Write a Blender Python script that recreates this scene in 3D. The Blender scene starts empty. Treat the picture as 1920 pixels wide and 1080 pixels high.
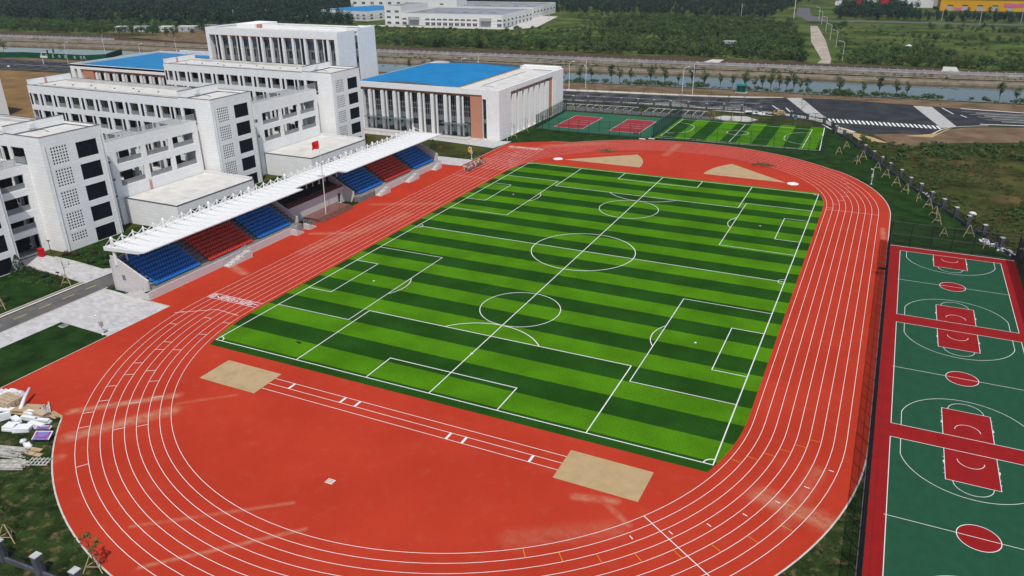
import bpy, bmesh, math, random
import numpy as np
from mathutils import Vector, Matrix, Euler

random.seed(7)
RNG = np.random.default_rng(11)
scene = bpy.context.scene
COL = scene.collection

# ------------------------------------------------------------------ camera, sky, sun, exposure
cam_d = bpy.data.cameras.new("camera")
cam_d.sensor_width = 36.0
cam_d.lens = 36.0 * 1457.43 / 1920.0
cam_d.clip_start = 0.5
cam_d.clip_end = 9000.0
cam = bpy.data.objects.new("camera", cam_d)
cam.location = (44.260, -121.019, 49.062)
cam.rotation_euler = (1.15900, 0.01016, 0.44415)
COL.objects.link(cam)
scene.camera = cam

SUN_EL = math.radians(61.0)
SUN_DIR = Vector((math.cos(SUN_EL) * 0.545, -math.cos(SUN_EL) * 0.839, math.sin(SUN_EL)))
world = bpy.data.worlds.new("World")
scene.world = world
world.use_nodes = True
wn = world.node_tree
bg = wn.nodes["Background"]
sky = wn.nodes.new("ShaderNodeTexSky")
sky.sky_type = 'NISHITA'
sky.sun_disc = False
sky.sun_elevation = SUN_EL
sky.sun_rotation = math.radians(147.0)
sky.air_density = 1.0
sky.dust_density = 1.5
wn.links.new(sky.outputs[0], bg.inputs[0])
bg.inputs[1].default_value = 0.105
sun_d = bpy.data.lights.new("sun", 'SUN')
sun_d.energy = 3.3
sun_d.angle = math.radians(0.5)
sun_d.color = (1.0, 0.955, 0.88)
sun = bpy.data.objects.new("sun", sun_d)
sun.rotation_euler = SUN_DIR.to_track_quat('Z', 'Y').to_euler()
sun.location = (0, 0, 200)
COL.objects.link(sun)
vs = scene.view_settings
vs.view_transform = 'Standard'
vs.look = 'None'
vs.exposure = 0.2
vs.gamma = 1.0
vs.use_curve_mapping = False
scene.cycles.max_bounces = 5
scene.cycles.transparent_max_bounces = 12

# ------------------------------------------------------------------ helpers
ORG = {}          # world origin of every object that gets children

def tag(o, label=None, cat=None, group=None, kind=None):
    if label: o['label'] = label
    if cat: o['category'] = cat
    if group: o['group'] = group
    if kind: o['kind'] = kind
    return o

def thing(name, loc, label, cat, group=None, rz=0.0):
    o = bpy.data.objects.new(name, None)
    o.empty_display_size = 0.5
    o.location = loc
    o.rotation_euler = (0, 0, rz)
    COL.objects.link(o)
    ORG[o] = Vector(loc)
    return tag(o, label, cat, group)

def kids(o):
    return list(o.children)

def copy_tree(o, parent=None):
    c = o.copy()
    COL.objects.link(c)
    if parent is not None:
        c.parent = parent
    for k in kids(o):
        copy_tree(k, c)
    return c

ONES = ['', 'first', 'second', 'third', 'fourth', 'fifth', 'sixth', 'seventh', 'eighth', 'ninth', 'tenth', 'eleventh',
        'twelfth', 'thirteenth', 'fourteenth', 'fifteenth', 'sixteenth', 'seventeenth', 'eighteenth', 'nineteenth']
TENS = {2: 'twent', 3: 'thirt', 4: 'fort', 5: 'fift', 6: 'sixt', 7: 'sevent', 8: 'eight', 9: 'ninet'}

def ordn(i):
    if i < 20: return ONES[i]
    t, r = divmod(i, 10)
    return TENS[t] + 'ieth' if r == 0 else TENS[t] + 'y-' + ONES[r]

class MB:
    """collects polygons with material slots and links them as one mesh object"""
    def __init__(self, *mats):
        self.v = []; self.f = []; self.mi = []; self.mats = list(mats); self.cur = 0
    def use(self, i):
        self.cur = i; return self
    def add(self, verts, faces):
        b = len(self.v)
        self.v.extend(verts)
        for f in faces:
            self.f.append(tuple(b + i for i in f)); self.mi.append(self.cur)
        return self
    def quad(self, a, b, c, d):
        return self.add([a, b, c, d], [(0, 1, 2, 3)])
    def poly(self, pts, z):
        return self.add([(p[0], p[1], z) for p in pts], [tuple(range(len(pts)))])
    def box(self, x0, y0, z0, x1, y1, z1):
        return self.add([(x0, y0, z0), (x1, y0, z0), (x1, y1, z0), (x0, y1, z0), (x0, y0, z1), (x1, y0, z1), (x1, y1, z1), (x0, y1, z1)],
                        [(3, 2, 1, 0), (4, 5, 6, 7), (0, 1, 5, 4), (1, 2, 6, 5), (2, 3, 7, 6), (3, 0, 4, 7)])
    def obox(self, c, sx, sy, z0, z1, rz=0.0, tilt=0.0):
        """box centred at c (x,y) rotated about z, optionally tilted about its own x axis"""
        m = Matrix.Rotation(rz, 3, 'Z') @ Matrix.Rotation(tilt, 3, 'X')
        zc = (z0 + z1) / 2
        vs_ = []
        for dz in (z0 - zc, z1 - zc):
            for dx, dy in ((-sx / 2, -sy / 2), (sx / 2, -sy / 2), (sx / 2, sy / 2), (-sx / 2, sy / 2)):
                p = m @ Vector((dx, dy, dz))
                vs_.append((c[0] + p.x, c[1] + p.y, zc + p.z))
        return self.add(vs_, [(3, 2, 1, 0), (4, 5, 6, 7), (0, 1, 5, 4), (1, 2, 6, 5), (2, 3, 7, 6), (3, 0, 4, 7)])
    def prism(self, pts, z0, z1):
        n = len(pts)
        v = [(p[0], p[1], z0) for p in pts] + [(p[0], p[1], z1) for p in pts]
        f = [tuple(range(n - 1, -1, -1)), tuple(range(n, 2 * n))] + [(i, (i + 1) % n, n + (i + 1) % n, n + i) for i in range(n)]
        return self.add(v, f)
    def tube(self, pts, radii, n=6, cap=True):
        pts = [Vector(p) for p in pts]
        if not hasattr(radii, '__len__'): radii = [radii] * len(pts)
        vs_, fs = [], []
        for i, p in enumerate(pts):
            d = (pts[min(i + 1, len(pts) - 1)] - pts[max(i - 1, 0)])
            if d.length < 1e-9: d = Vector((0, 0, 1))
            d.normalize()
            a = d.orthogonal().normalized() if abs(d.z) < 0.99 else Vector((1, 0, 0))
            if i and abs(d.z) < 0.99:
                a = (prev - d * prev.dot(d))
                a = a.normalized() if a.length > 1e-6 else d.orthogonal().normalized()
            b = d.cross(a).normalized(); a = b.cross(d).normalized(); prev = a
            for k in range(n):
                t = 2 * math.pi * (k + 0.5) / n
                q = p + a * (math.cos(t) * radii[i]) + b * (math.sin(t) * radii[i])
                vs_.append(tuple(q))
        for i in range(len(pts) - 1):
            for k in range(n):
                fs.append((i * n + k, i * n + (k + 1) % n, (i + 1) * n + (k + 1) % n, (i + 1) * n + k))
        if cap:
            fs.append(tuple(range(n - 1, -1, -1))); fs.append(tuple((len(pts) - 1) * n + k for k in range(n)))
        return self.add(vs_, fs)
    def strip(self, pts, w, z, closed=False):
        """flat painted line of width w along pts"""
        P = [Vector((p[0], p[1], 0)) for p in pts]
        n = len(P); L = []; R_ = []
        for i in range(n):
            if closed: d0 = P[i] - P[i - 1]; d1 = P[(i + 1) % n] - P[i]
            else: d0 = P[i] - P[max(i - 1, 0)]; d1 = P[min(i + 1, n - 1)] - P[i]
            d = (d0.normalized() if d0.length else Vector()) + (d1.normalized() if d1.length else Vector())
            d.normalize()
            nn = Vector((-d.y, d.x, 0))
            k = d0.normalized() if d0.length > 0 else d1.normalized()
            m = max(0.5, abs(nn.dot(Vector((-k.y, k.x, 0)))))
            L.append(P[i] + nn * (w / 2 / m)); R_.append(P[i] - nn * (w / 2 / m))
        v = [(p.x, p.y, z) for p in L] + [(p.x, p.y, z) for p in R_]
        m = n if closed else n - 1
        return self.add(v, [(n + i, n + (i + 1) % n, (i + 1) % n, i) for i in range(m)])
    def ico(self, c, r, sub=2, squash=(1, 1, 1), jit=0.0, rnd=random):
        bm = bmesh.new()
        bmesh.ops.create_icosphere(bm, subdivisions=sub, radius=1.0)
        vs_ = []
        for vv in bm.verts:
            k = r * (1 + jit * (rnd.random() - 0.5) * 2)
            vs_.append((c[0] + vv.co.x * k * squash[0], c[1] + vv.co.y * k * squash[1], c[2] + vv.co.z * k * squash[2]))
        fs = [tuple(x.index for x in ff.verts) for ff in bm.faces]
        bm.free()
        return self.add(vs_, fs)
    def wall(self, face, plane, u0, u1, z0, z1, holes=(), depth=0.3):
        """wall in plane y=plane (face '-y'/'+y') or x=plane (face '+x'/'-x') with rectangular holes and their reveals"""
        us = sorted({u0, u1} | {min(max(h[i], u0), u1) for h in holes for i in (0, 1)})
        zs = sorted({z0, z1} | {min(max(h[i], z0), z1) for h in holes for i in (2, 3)})
        inward = {'-y': 1, '+y': -1, '+x': -1, '-x': 1}[face] * depth
        ax = 'y' in face
        P = (lambda u, z, d=0.0: (u, plane + d, z)) if ax else (lambda u, z, d=0.0: (plane + d, u, z))
        for k in range(len(zs) - 1):
            zc = (zs[k] + zs[k + 1]) / 2
            run = None
            for i in range(len(us)):
                solid = i < len(us) - 1 and not any(h[0] < (us[i] + us[i + 1]) / 2 < h[1] and h[2] < zc < h[3] for h in holes)
                if solid and run is None: run = us[i]
                if not solid and run is not None:
                    self.quad(P(run, zs[k]), P(us[i], zs[k]), P(us[i], zs[k + 1]), P(run, zs[k + 1])); run = None
        for a, b, c, d in holes:
            self.quad(P(a, c), P(a, d), P(a, d, inward), P(a, c, inward))
            self.quad(P(b, c), P(b, d), P(b, d, inward), P(b, c, inward))
            self.quad(P(a, d), P(b, d), P(b, d, inward), P(a, d, inward))
            self.quad(P(a, c), P(b, c), P(b, c, inward), P(a, c, inward))
        return self
    def leaves(self, c, rad, n, size, rnd, shell=0.55, squash=1.0, aspect=0.62):
        """n leaf clumps spread through an ellipsoid"""
        for _ in range(n):
            while True:
                p = Vector((rnd.uniform(-1, 1), rnd.uniform(-1, 1), rnd.uniform(-1, 1)))
                if 0.05 < p.length <= 1: break
            p = p.normalized() * (shell + (1 - shell) * rnd.random()) if rnd.random() < 0.7 else p
            q = Vector((c[0] + p.x * rad[0], c[1] + p.y * rad[1], c[2] + p.z * rad[2] * squash))
            s = size * rnd.uniform(0.6, 1.35)
            nr = Vector((p.x, p.y, p.z * .8 + .45)) + Vector((rnd.gauss(0, 1), rnd.gauss(0, 1), rnd.gauss(0, 1))) * .42
            a = nr.cross(Vector((rnd.gauss(0, 1), rnd.gauss(0, 1), rnd.gauss(0, 1)))).normalized()
            b = nr.cross(a).normalized()
            a *= s; b *= s * aspect
            self.add([tuple(q - a * .5), tuple(q + b * .5 - a * .08), tuple(q + a * .5), tuple(q - b * .5 + a * .08)], [(0, 1, 2, 3)])
        return self
    def mesh(self, name):
        m = bpy.data.meshes.new(name)
        m.from_pydata(self.v, [], self.f)
        for mt in self.mats: m.materials.append(mt)
        if len(self.mats) > 1:
            m.polygons.foreach_set('material_index', self.mi)
        m.update()
        return m
    def build(self, name, parent=None, label=None, cat=None, group=None, kind=None, smooth=False):
        if parent is not None:
            org = ORG[parent]
        elif self.v:
            a = np.array(self.v)
            org = Vector(((a[:, 0].min() + a[:, 0].max()) / 2, (a[:, 1].min() + a[:, 1].max()) / 2, a[:, 2].min()))
        else:
            org = Vector((0, 0, 0))
        self.v = [(x - org.x, y - org.y, z - org.z) for x, y, z in self.v]
        m = self.mesh(name)
        if smooth:
            m.polygons.foreach_set('use_smooth', [True] * len(m.polygons))
        o = bpy.data.objects.new(name, m)
        COL.objects.link(o)
        ORG[o] = org
        if parent is not None:
            o.parent = parent
        else:
            o.location = org
        return tag(o, label, cat, group, kind)

def structure(mb, name):
    return mb.build(name, kind='structure')

# ------------------------------------------------------------------ materials
class NT:
    def __init__(self, mat):
        self.t = mat.node_tree
    def n(self, typ, **kw):
        nd = self.t.nodes.new(typ)
        for k, v in kw.items():
            if hasattr(nd, k): setattr(nd, k, v)
        return nd
    def l(self, a, b): self.t.links.new(a, b)
    def val(self, sock, v):
        if isinstance(v, bpy.types.NodeSocket): self.l(v, sock)
        else: sock.default_value = v
    def math(self, op, a, b=0.0, c=None, clamp=False):
        nd = self.n("ShaderNodeMath", operation=op, use_clamp=clamp)
        self.val(nd.inputs[0], a); self.val(nd.inputs[1], b)
        if c is not None: self.val(nd.inputs[2], c)
        return nd.outputs[0]
    def mix(self, fac, a, b):
        nd = self.n("ShaderNodeMix", data_type='RGBA')
        self.val(nd.inputs[0], fac)
        for s, v in ((nd.inputs[6], a), (nd.inputs[7], b)):
            self.val(s, v if isinstance(v, bpy.types.NodeSocket) else tuple(v)[:3] + (1.0,))
        return nd.outputs[2]
    def noise(self, vec, scale, detail=3.0, rough=0.55, out=0):
        nd = self.n("ShaderNodeTexNoise")
        if vec is not None: self.l(vec, nd.inputs['Vector'])
        nd.inputs['Scale'].default_value = scale
        nd.inputs['Detail'].default_value = detail
        nd.inputs['Roughness'].default_value = rough
        return nd.outputs[out]
    def ramp(self, fac, a, b):
        """smooth remap of a..b to 0..1"""
        nd = self.n("ShaderNodeMapRange", interpolation_type='SMOOTHSTEP')
        self.val(nd.inputs[0], fac)
        nd.inputs[1].default_value = a; nd.inputs[2].default_value = b
        return nd.outputs[0]
    def scaled(self, vec, s):
        nd = self.n("ShaderNodeMapping")
        self.l(vec, nd.inputs[0])
        nd.inputs['Scale'].default_value = s
        return nd.outputs[0]

def new_mat(name, rough=0.8, spec=0.3):
    m = bpy.data.materials.new(name)
    m.use_nodes = True
    b = m.node_tree.nodes["Principled BSDF"]
    b.inputs['Roughness'].default_value = rough
    b.inputs['Specular IOR Level'].default_value = spec
    return m, NT(m), b

G = 0.83
def surf(name, col, rough=0.8, spec=0.12, var=0.10, scale=1.2, fine=0.05, fscale=14.0, stain=None, stain_scale=0.25, stain_amt=0.35, bump=0.0, coord='world', metallic=0.0):
    """general weathered surface: broad tone variation, fine grain, optional stain colour in blotches"""
    col = tuple(c * G for c in col)
    if stain: stain = tuple(c * G for c in stain)
    m, t, b = new_mat(name, rough, spec)
    if coord == 'world': vec = t.n("ShaderNodeNewGeometry").outputs['Position']
    else: vec = t.n("ShaderNodeTexCoord").outputs['Object']
    n1 = t.noise(vec, scale, 4.0)
    n2 = t.noise(vec, fscale, 2.0)
    lo = tuple(c * (1 - var * 1.6) for c in col); hi = tuple(c * (1 + var * 1.6) for c in col)
    c = t.mix(t.ramp(n1, 0.25, 0.75), lo, hi)
    f = t.math('MULTIPLY_ADD', n2, 2 * fine * 1.6, 1 - fine * 1.6)
    mul = t.n("ShaderNodeVectorMath", operation='SCALE')
    t.l(c, mul.inputs[0]); t.l(f, mul.inputs[3])
    c = mul.outputs[0]
    if stain:
        n3 = t.noise(vec, stain_scale, 5.0, 0.65)
        k = t.math('MULTIPLY', t.ramp(n3, 0.5, 0.72), stain_amt)
        c = t.mix(k, c, stain)
    t.l(c, b.inputs['Base Color'])
    b.inputs['Metallic'].default_value = metallic
    if bump:
        bp = t.n("ShaderNodeBump")
        bp.inputs['Strength'].default_value = bump
        bp.inputs['Distance'].default_value = 0.05
        t.l(n2, bp.inputs['Height']); t.l(bp.outputs[0], b.inputs['Normal'])
    return m

def cladding(name, col, joint, pw=1.25, ph=0.62):
    """pale stone cladding: rectangular panels, thin darker joints, panel-to-panel tone change"""
    m, t, b = new_mat(name, 0.6, 0.25)
    pos = t.n("ShaderNodeNewGeometry")
    sep = t.n("ShaderNodeSeparateXYZ"); t.l(pos.outputs['Position'], sep.inputs[0])
    nrm = t.n("ShaderNodeSeparateXYZ"); t.l(pos.outputs['Normal'], nrm.inputs[0])
    isx = t.math('GREATER_THAN', t.math('ABSOLUTE', nrm.outputs[0]), 0.5)
    u = t.math('ADD', t.math('MULTIPLY', isx, sep.outputs[1]), t.math('MULTIPLY', t.math('SUBTRACT', 1.0, isx), sep.outputs[0]))
    com = t.n("ShaderNodeCombineXYZ"); t.l(u, com.inputs[0]); t.l(sep.outputs[2], com.inputs[1])
    br = t.n("ShaderNodeTexBrick")
    br.offset = 0.5
    t.l(com.outputs[0], br.inputs['Vector'])
    br.inputs['Color1'].default_value = tuple(c * 0.965 for c in col) + (1,)
    br.inputs['Color2'].default_value = tuple(min(1, c * 1.03) for c in col) + (1,)
    br.inputs['Mortar'].default_value = tuple(joint) + (1,)
    br.inputs['Scale'].default_value = 1.0
    br.inputs['Brick Width'].default_value = pw
    br.inputs['Row Height'].default_value = ph
    br.inputs['Mortar Size'].default_value = 0.02
    n = t.noise(pos.outputs['Position'], 0.35, 4.0)
    sv = t.scaled(pos.outputs['Position'], (1.2, 1.2, 0.12))
    n2 = t.noise(sv, 1.0, 4.0)
    c = t.mix(t.math('MULTIPLY', t.ramp(n, 0.35, 0.8), 0.10), br.outputs[0], (0.50, 0.49, 0.46))
    c = t.mix(t.math('MULTIPLY', t.ramp(n2, 0.55, 0.8), 0.14), c, (0.42, 0.42, 0.40))
    t.l(c, b.inputs['Base Color'])
    return m

def leafmat(name, col, col2, rough=0.6):
    """foliage: tone differs leaf clump by clump (world noise) and plant by plant (object random)"""
    m, t, b = new_mat(name, rough, 0.25)
    oi = t.n("ShaderNodeObjectInfo")
    pos = t.n("ShaderNodeNewGeometry")
    n = t.noise(pos.outputs['Position'], 0.9, 3.0)
    k = t.math('ADD', t.math('MULTIPLY', oi.outputs['Random'], 0.55), t.math('MULTIPLY', t.ramp(n, 0.3, 0.7), 0.45))
    c = t.mix(k, col, col2)
    isl = t.math('MULTIPLY_ADD', pos.outputs['Random Per Island'], 0.7, 0.65)
    mul = t.n("ShaderNodeVectorMath", operation='SCALE'); t.l(c, mul.inputs[0]); t.l(isl, mul.inputs[3])
    t.l(mul.outputs[0], b.inputs['Base Color'])
    b.inputs['Subsurface Weight'].default_value = 0.0
    return m

def glassmat(name, col, rough=0.08, spec=0.6):
    m, t, b = new_mat(name, rough, spec)
    pos = t.n("ShaderNodeNewGeometry")
    n = t.noise(pos.outputs['Position'], 0.45, 2.0)
    t.l(t.mix(t.ramp(n, 0.35, 0.7), col, tuple(c * 1.9 + 0.004 for c in col)), b.inputs['Base Color'])
    return m

# colours are real-world base colours
M = {}
M['clad'] = cladding('stone_cladding', (0.79, 0.79, 0.785), (0.60, 0.60, 0.60))
M['white'] = surf('white_render', (0.74, 0.735, 0.715), 0.75, var=0.04, fine=0.03, stain=(0.5, 0.48, 0.44), stain_scale=0.5, stain_amt=0.3)
M['roofc'] = surf('roof_concrete', (0.64, 0.625, 0.59), 0.9, var=0.06, scale=0.5, stain=(0.42, 0.40, 0.36), stain_scale=0.35, stain_amt=0.45)
M['membrane'] = surf('white_membrane', (0.80, 0.80, 0.79), 0.5, var=0.02, fine=0.02, stain=(0.66, 0.65, 0.62), stain_scale=0.3, stain_amt=0.3)
M['steelw'] = surf('white_steel', (0.78, 0.78, 0.77), 0.4, 0.5, var=0.03, fine=0.01)
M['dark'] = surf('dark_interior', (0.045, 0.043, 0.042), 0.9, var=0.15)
M['greyin'] = surf('grey_floor', (0.33, 0.32, 0.31), 0.9, var=0.1)
M['louv'] = surf('dark_louvre', (0.016, 0.018, 0.026), 0.5, var=0.1)
M['edge'] = surf('roof_edge', (0.14, 0.14, 0.14), 0.6)
M['rail'] = surf('grey_railing', (0.42, 0.43, 0.44), 0.45, 0.5)
M['glass'] = glassmat('dark_glass', (0.012, 0.018, 0.024))
M['glassg'] = glassmat('green_glass', (0.05, 0.085, 0.085), 0.1)
M['bluegl'] = glassmat('blue_glass', (0.07, 0.10, 0.15), 0.15)
M['terra'] = cladding('terracotta_panel', (0.50, 0.22, 0.135), (0.38, 0.17, 0.105), 0.6, 0.3)
M['grey'] = surf('grey_panel', (0.20, 0.205, 0.215), 0.6)
M['bluer'] = surf('blue_roof_sheet', (0.012, 0.19, 0.43), 0.5, 0.15, var=0.06, scale=0.2, stain=(0.05, 0.26, 0.47), stain_scale=0.08, stain_amt=0.3)
M['grassl'] = surf('lawn_grass', (0.0145, 0.040, 0.008), 0.95, 0.05, var=0.28, scale=0.35, fine=0.32, fscale=6.0, stain=(0.034, 0.046, 0.010), stain_scale=0.12, stain_amt=0.5, bump=0.4)
M['grassw'] = surf('worn_grass', (0.022, 0.040, 0.010), 0.95, 0.05, var=0.35, scale=0.6, fine=0.38, fscale=5.0, stain=(0.17, 0.12, 0.06), stain_scale=0.9, stain_amt=0.85, bump=0.4)
M['wild'] = surf('wild_ground', (0.044, 0.054, 0.013), 0.95, 0.05, var=0.35, scale=0.12, fine=0.38, fscale=2.5, stain=(0.15, 0.10, 0.042), stain_scale=0.05, stain_amt=0.8)
M['farf'] = surf('far_meadow', (0.060, 0.090, 0.020), 0.95, 0.05, var=0.4, scale=0.05, fine=0.4, fscale=1.2, stain=(0.15, 0.115, 0.045), stain_scale=0.03, stain_amt=0.7)
M['pathc'] = surf('pale_path', (0.40, 0.35, 0.285), 0.95, 0.05, var=0.15, scale=0.2, fine=0.15, fscale=1.5, stain=(0.22, 0.16, 0.10), stain_scale=0.12, stain_amt=0.5)
M['dirt'] = surf('bare_dirt', (0.17, 0.115, 0.070), 0.95, 0.05, var=0.18, scale=0.15, fine=0.2, fscale=2.0, stain=(0.09, 0.075, 0.03), stain_scale=0.08, stain_amt=0.7)
M['dirtd'] = surf('dark_dirt', (0.085, 0.055, 0.035), 0.95, 0.1, var=0.2, scale=0.2, fine=0.25, fscale=1.5, stain=(0.05, 0.055, 0.02), stain_scale=0.06, stain_amt=0.6)
M['drygrass'] = surf('dry_field', (0.21, 0.125, 0.05), 0.95, 0.1, var=0.2, scale=0.08, fine=0.25, fscale=1.5, stain=(0.13, 0.09, 0.035), stain_scale=0.05, stain_amt=0.6)
M['sand'] = surf('sand', (0.46, 0.33, 0.185), 0.95, 0.1, var=0.10, scale=0.5, fine=0.10, fscale=5.0, stain=(0.24, 0.165, 0.08), stain_scale=0.5, stain_amt=0.45, bump=0.3)
M['sand2'] = surf('sand_smooth', (0.45, 0.32, 0.17), 0.95, 0.1, var=0.05, scale=0.8, fine=0.08, fscale=5.0, bump=0.2)
M['asph'] = surf('asphalt', (0.036, 0.037, 0.042), 0.85, 0.10, var=0.2, scale=0.2, fine=0.15, fscale=4.0, stain=(0.075, 0.07, 0.068), stain_scale=0.1, stain_amt=0.4)
M['asphg'] = surf('grey_asphalt', (0.125, 0.122, 0.122), 0.9, 0.1, var=0.12, scale=0.3, fine=0.12, fscale=4.0)
M['conc'] = surf('pale_concrete', (0.55, 0.53, 0.49), 0.9, 0.2, var=0.08, scale=0.3, fine=0.08, fscale=4.0, stain=(0.38, 0.35, 0.31), stain_scale=0.2, stain_amt=0.4)
M['kerb'] = surf('kerb_concrete', (0.56, 0.52, 0.47), 0.9, 0.2, var=0.1)
M['line'] = surf('white_paint', (0.80, 0.80, 0.78), 0.7, 0.2, var=0.03, fine=0.03)
M['linew'] = surf('worn_white_paint', (0.62, 0.61, 0.58), 0.8, 0.2, var=0.12, scale=0.6, stain=(0.2, 0.2, 0.2), stain_scale=0.6, stain_amt=0.4)
M['yline'] = surf('yellow_paint', (0.62, 0.42, 0.05), 0.7, 0.2)
M['oline'] = surf('orange_paint', (0.70, 0.30, 0.02), 0.7, 0.2)
M['bline'] = surf('blue_paint', (0.20, 0.12, 0.36), 0.7, 0.2)
M['cgreen'] = surf('court_green', (0.019, 0.080, 0.042), 0.8, 0.05, var=0.06, scale=0.8, fine=0.16, fscale=7.0)
M['cred'] = surf('court_red', (0.275, 0.0135, 0.0135), 0.8, 0.05, var=0.05, scale=0.5, fine=0.10, fscale=7.0)
M['vgreen'] = surf('volley_green', (0.035, 0.125, 0.070), 0.8, 0.05, var=0.06, fine=0.08)
M['vred'] = surf('volley_red', (0.33, 0.030, 0.040), 0.8, 0.05, var=0.05, fine=0.08)
M['black'] = surf('black_steel', (0.012, 0.013, 0.014), 0.5, 0.4)
M['gsteel'] = surf('green_steel', (0.010, 0.045, 0.030), 0.5, 0.4)
M['stone'] = surf('grey_stone', (0.095, 0.10, 0.125), 0.7, 0.3, var=0.12, coord='world')
M['stonel'] = surf('pale_stone', (0.48, 0.48, 0.48), 0.8, var=0.1)
M['bal'] = surf('balustrade_stone', (0.40, 0.40, 0.42), 0.8, var=0.12, scale=0.3)
M['terr'] = surf('bank_stone', (0.185, 0.15, 0.105), 0.9, 0.05, var=0.25, scale=0.3, stain=(0.10, 0.11, 0.04), stain_scale=0.12, stain_amt=0.6)
M['bark'] = surf('bark', (0.11, 0.075, 0.045), 0.9, var=0.2)
M['stake'] = surf('pine_stake', (0.55, 0.43, 0.25), 0.85, var=0.12, coord='object')
M['seatb'] = surf('blue_seat', (0.014, 0.19, 0.62), 0.35, 0.4, var=0.05)
M['seatr'] = surf('red_seat', (0.66, 0.05, 0.03), 0.35, 0.4, var=0.05)
M['granite'] = surf('brown_granite', (0.20, 0.085, 0.068), 0.35, 0.5, var=0.12, scale=1.5)
M['stepg'] = surf('step_concrete', (0.21, 0.20, 0.20), 0.9, var=0.1)
M['tile'] = cladding('stand_tile', (0.55, 0.51, 0.50), (0.40, 0.37, 0.36), 0.9, 0.45)
M['red'] = surf('red_cloth', (0.62, 0.012, 0.02), 0.7, var=0.05, coord='object')
M['redp'] = surf('red_paint', (0.52, 0.02, 0.03), 0.5)
M['teal'] = surf('teal_cabinet', (0.01, 0.17, 0.155), 0.5)
M['yellow'] = surf('yellow_wall', (0.72, 0.36, 0.01), 0.7, var=0.06, scale=0.05)
M['pink'] = surf('pink_wall', (0.60, 0.16, 0.25), 0.7)
M['fwhite'] = surf('factory_white', (0.78, 0.775, 0.75), 0.7, var=0.03, scale=0.1)
M['fgrey'] = surf('factory_grey', (0.42, 0.42, 0.43), 0.7)
M['froof'] = surf('factory_roof', (0.26, 0.27, 0.29), 0.7, var=0.15, scale=0.1)
M['hoard'] = surf('green_hoarding', (0.008, 0.075, 0.035), 0.6, var=0.12)
M['tarp'] = surf('white_tarp', (0.72, 0.72, 0.74), 0.45, var=0.06, coord='object')
M['foam'] = surf('white_foam', (0.80, 0.81, 0.82), 0.8, var=0.03, coord='object')
M['ply'] = surf('plywood', (0.46, 0.34, 0.20), 0.85, var=0.12, coord='object')
M['lumber'] = surf('weathered_timber', (0.46, 0.44, 0.40), 0.9, var=0.22, scale=3.0, coord='object')
M['paletw'] = surf('pale_carton', (0.50, 0.39, 0.27), 0.85, var=0.1, coord='object')
M['bboard'] = surf('blue_board', (0.19, 0.19, 0.46), 0.5, var=0.06, coord='object')
M['magenta'] = surf('magenta_pad', (0.55, 0.02, 0.16), 0.5, coord='object')
M['clip'] = leafmat('grass_clippings', (0.10, 0.075, 0.03), (0.20, 0.16, 0.07), 0.9)
M['leafa'] = leafmat('leaf_mid', (0.022, 0.056, 0.012), (0.060, 0.100, 0.018))
M['leafb'] = leafmat('leaf_dark', (0.012, 0.038, 0.012), (0.028, 0.062, 0.018))
M['leafc'] = leafmat('leaf_olive', (0.050, 0.075, 0.014), (0.095, 0.100, 0.025))
M['leafp'] = leafmat('leaf_purple', (0.045, 0.020, 0.018), (0.050, 0.040, 0.020))
M['weed'] = leafmat('weeds', (0.024, 0.046, 0.010), (0.085, 0.070, 0.018))
M['weedg'] = leafmat('green_weeds', (0.024, 0.066, 0.012), (0.078, 0.110, 0.020))
M['forest'] = leafmat('forest_leaf', (0.009, 0.026, 0.015), (0.020, 0.046, 0.018))
M['thick'] = leafmat('thicket_leaf', (0.016, 0.048, 0.013), (0.074, 0.118, 0.022))

def water_mat():
    m, t, b = new_mat('canal_water', 0.05, 0.22)
    b.inputs['Base Color'].default_value = (0.042, 0.045, 0.028, 1)
    pos = t.n("ShaderNodeNewGeometry").outputs['Position']
    n = t.noise(t.scaled(pos, (0.6, 1.6, 1)), 1.2, 3.0)
    bp = t.n("ShaderNodeBump"); bp.inputs['Strength'].default_value = 0.10; bp.inputs['Distance'].default_value = 0.03
    t.l(n, bp.inputs['Height']); t.l(bp.outputs[0], b.inputs['Normal'])
    return m
M['water'] = water_mat()

def turf_mat(name, light, dark, axis, period, offset=0.0):
    """artificial turf: alternate rolls laid light / dark, blade grain, faint brushed patches"""
    m, t, b = new_mat(name, 1.0, 0.0)
    pos = t.n("ShaderNodeNewGeometry").outputs['Position']
    sep = t.n("ShaderNodeSeparateXYZ"); t.l(pos, sep.inputs[0])
    wob = t.noise(pos, 1.3, 2.0)
    c = t.math('ADD', t.math('ADD', sep.outputs[axis], offset), t.math('MULTIPLY', t.math('SUBTRACT', wob, 0.5), 0.10))
    s = t.math('FLOOR', t.math('DIVIDE', c, period))
    par = t.math('PINGPONG', s, 1.0)     # 0 for even rolls, 1 for odd
    grain = t.noise(t.scaled(pos, (3.0, 9.0, 1.0) if axis == 1 else (9.0, 3.0, 1.0)), 1.0, 3.0)
    patch = t.noise(pos, 0.16, 3.0)
    base = t.mix(par, dark, light)
    k = t.math('MULTIPLY_ADD', grain, 1.1, 0.45)
    k = t.math('MULTIPLY', k, t.math('MULTIPLY_ADD', t.ramp(patch, 0.3, 0.7), 0.34, 0.83))
    grain2 = t.noise(pos, 5.0, 2.0)
    k = t.math('MULTIPLY', k, t.math('MULTIPLY_ADD', grain2, 0.5, 0.75))
    mul = t.n("ShaderNodeVectorMath", operation='SCALE'); t.l(base, mul.inputs[0]); t.l(k, mul.inputs[3])
    t.l(mul.outputs[0], b.inputs['Base Color'])
    return m
M['turf'] = turf_mat('pitch_turf', (0.056, 0.163, 0.0050), (0.0145, 0.054, 0.0068), 1, 4.0)
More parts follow.
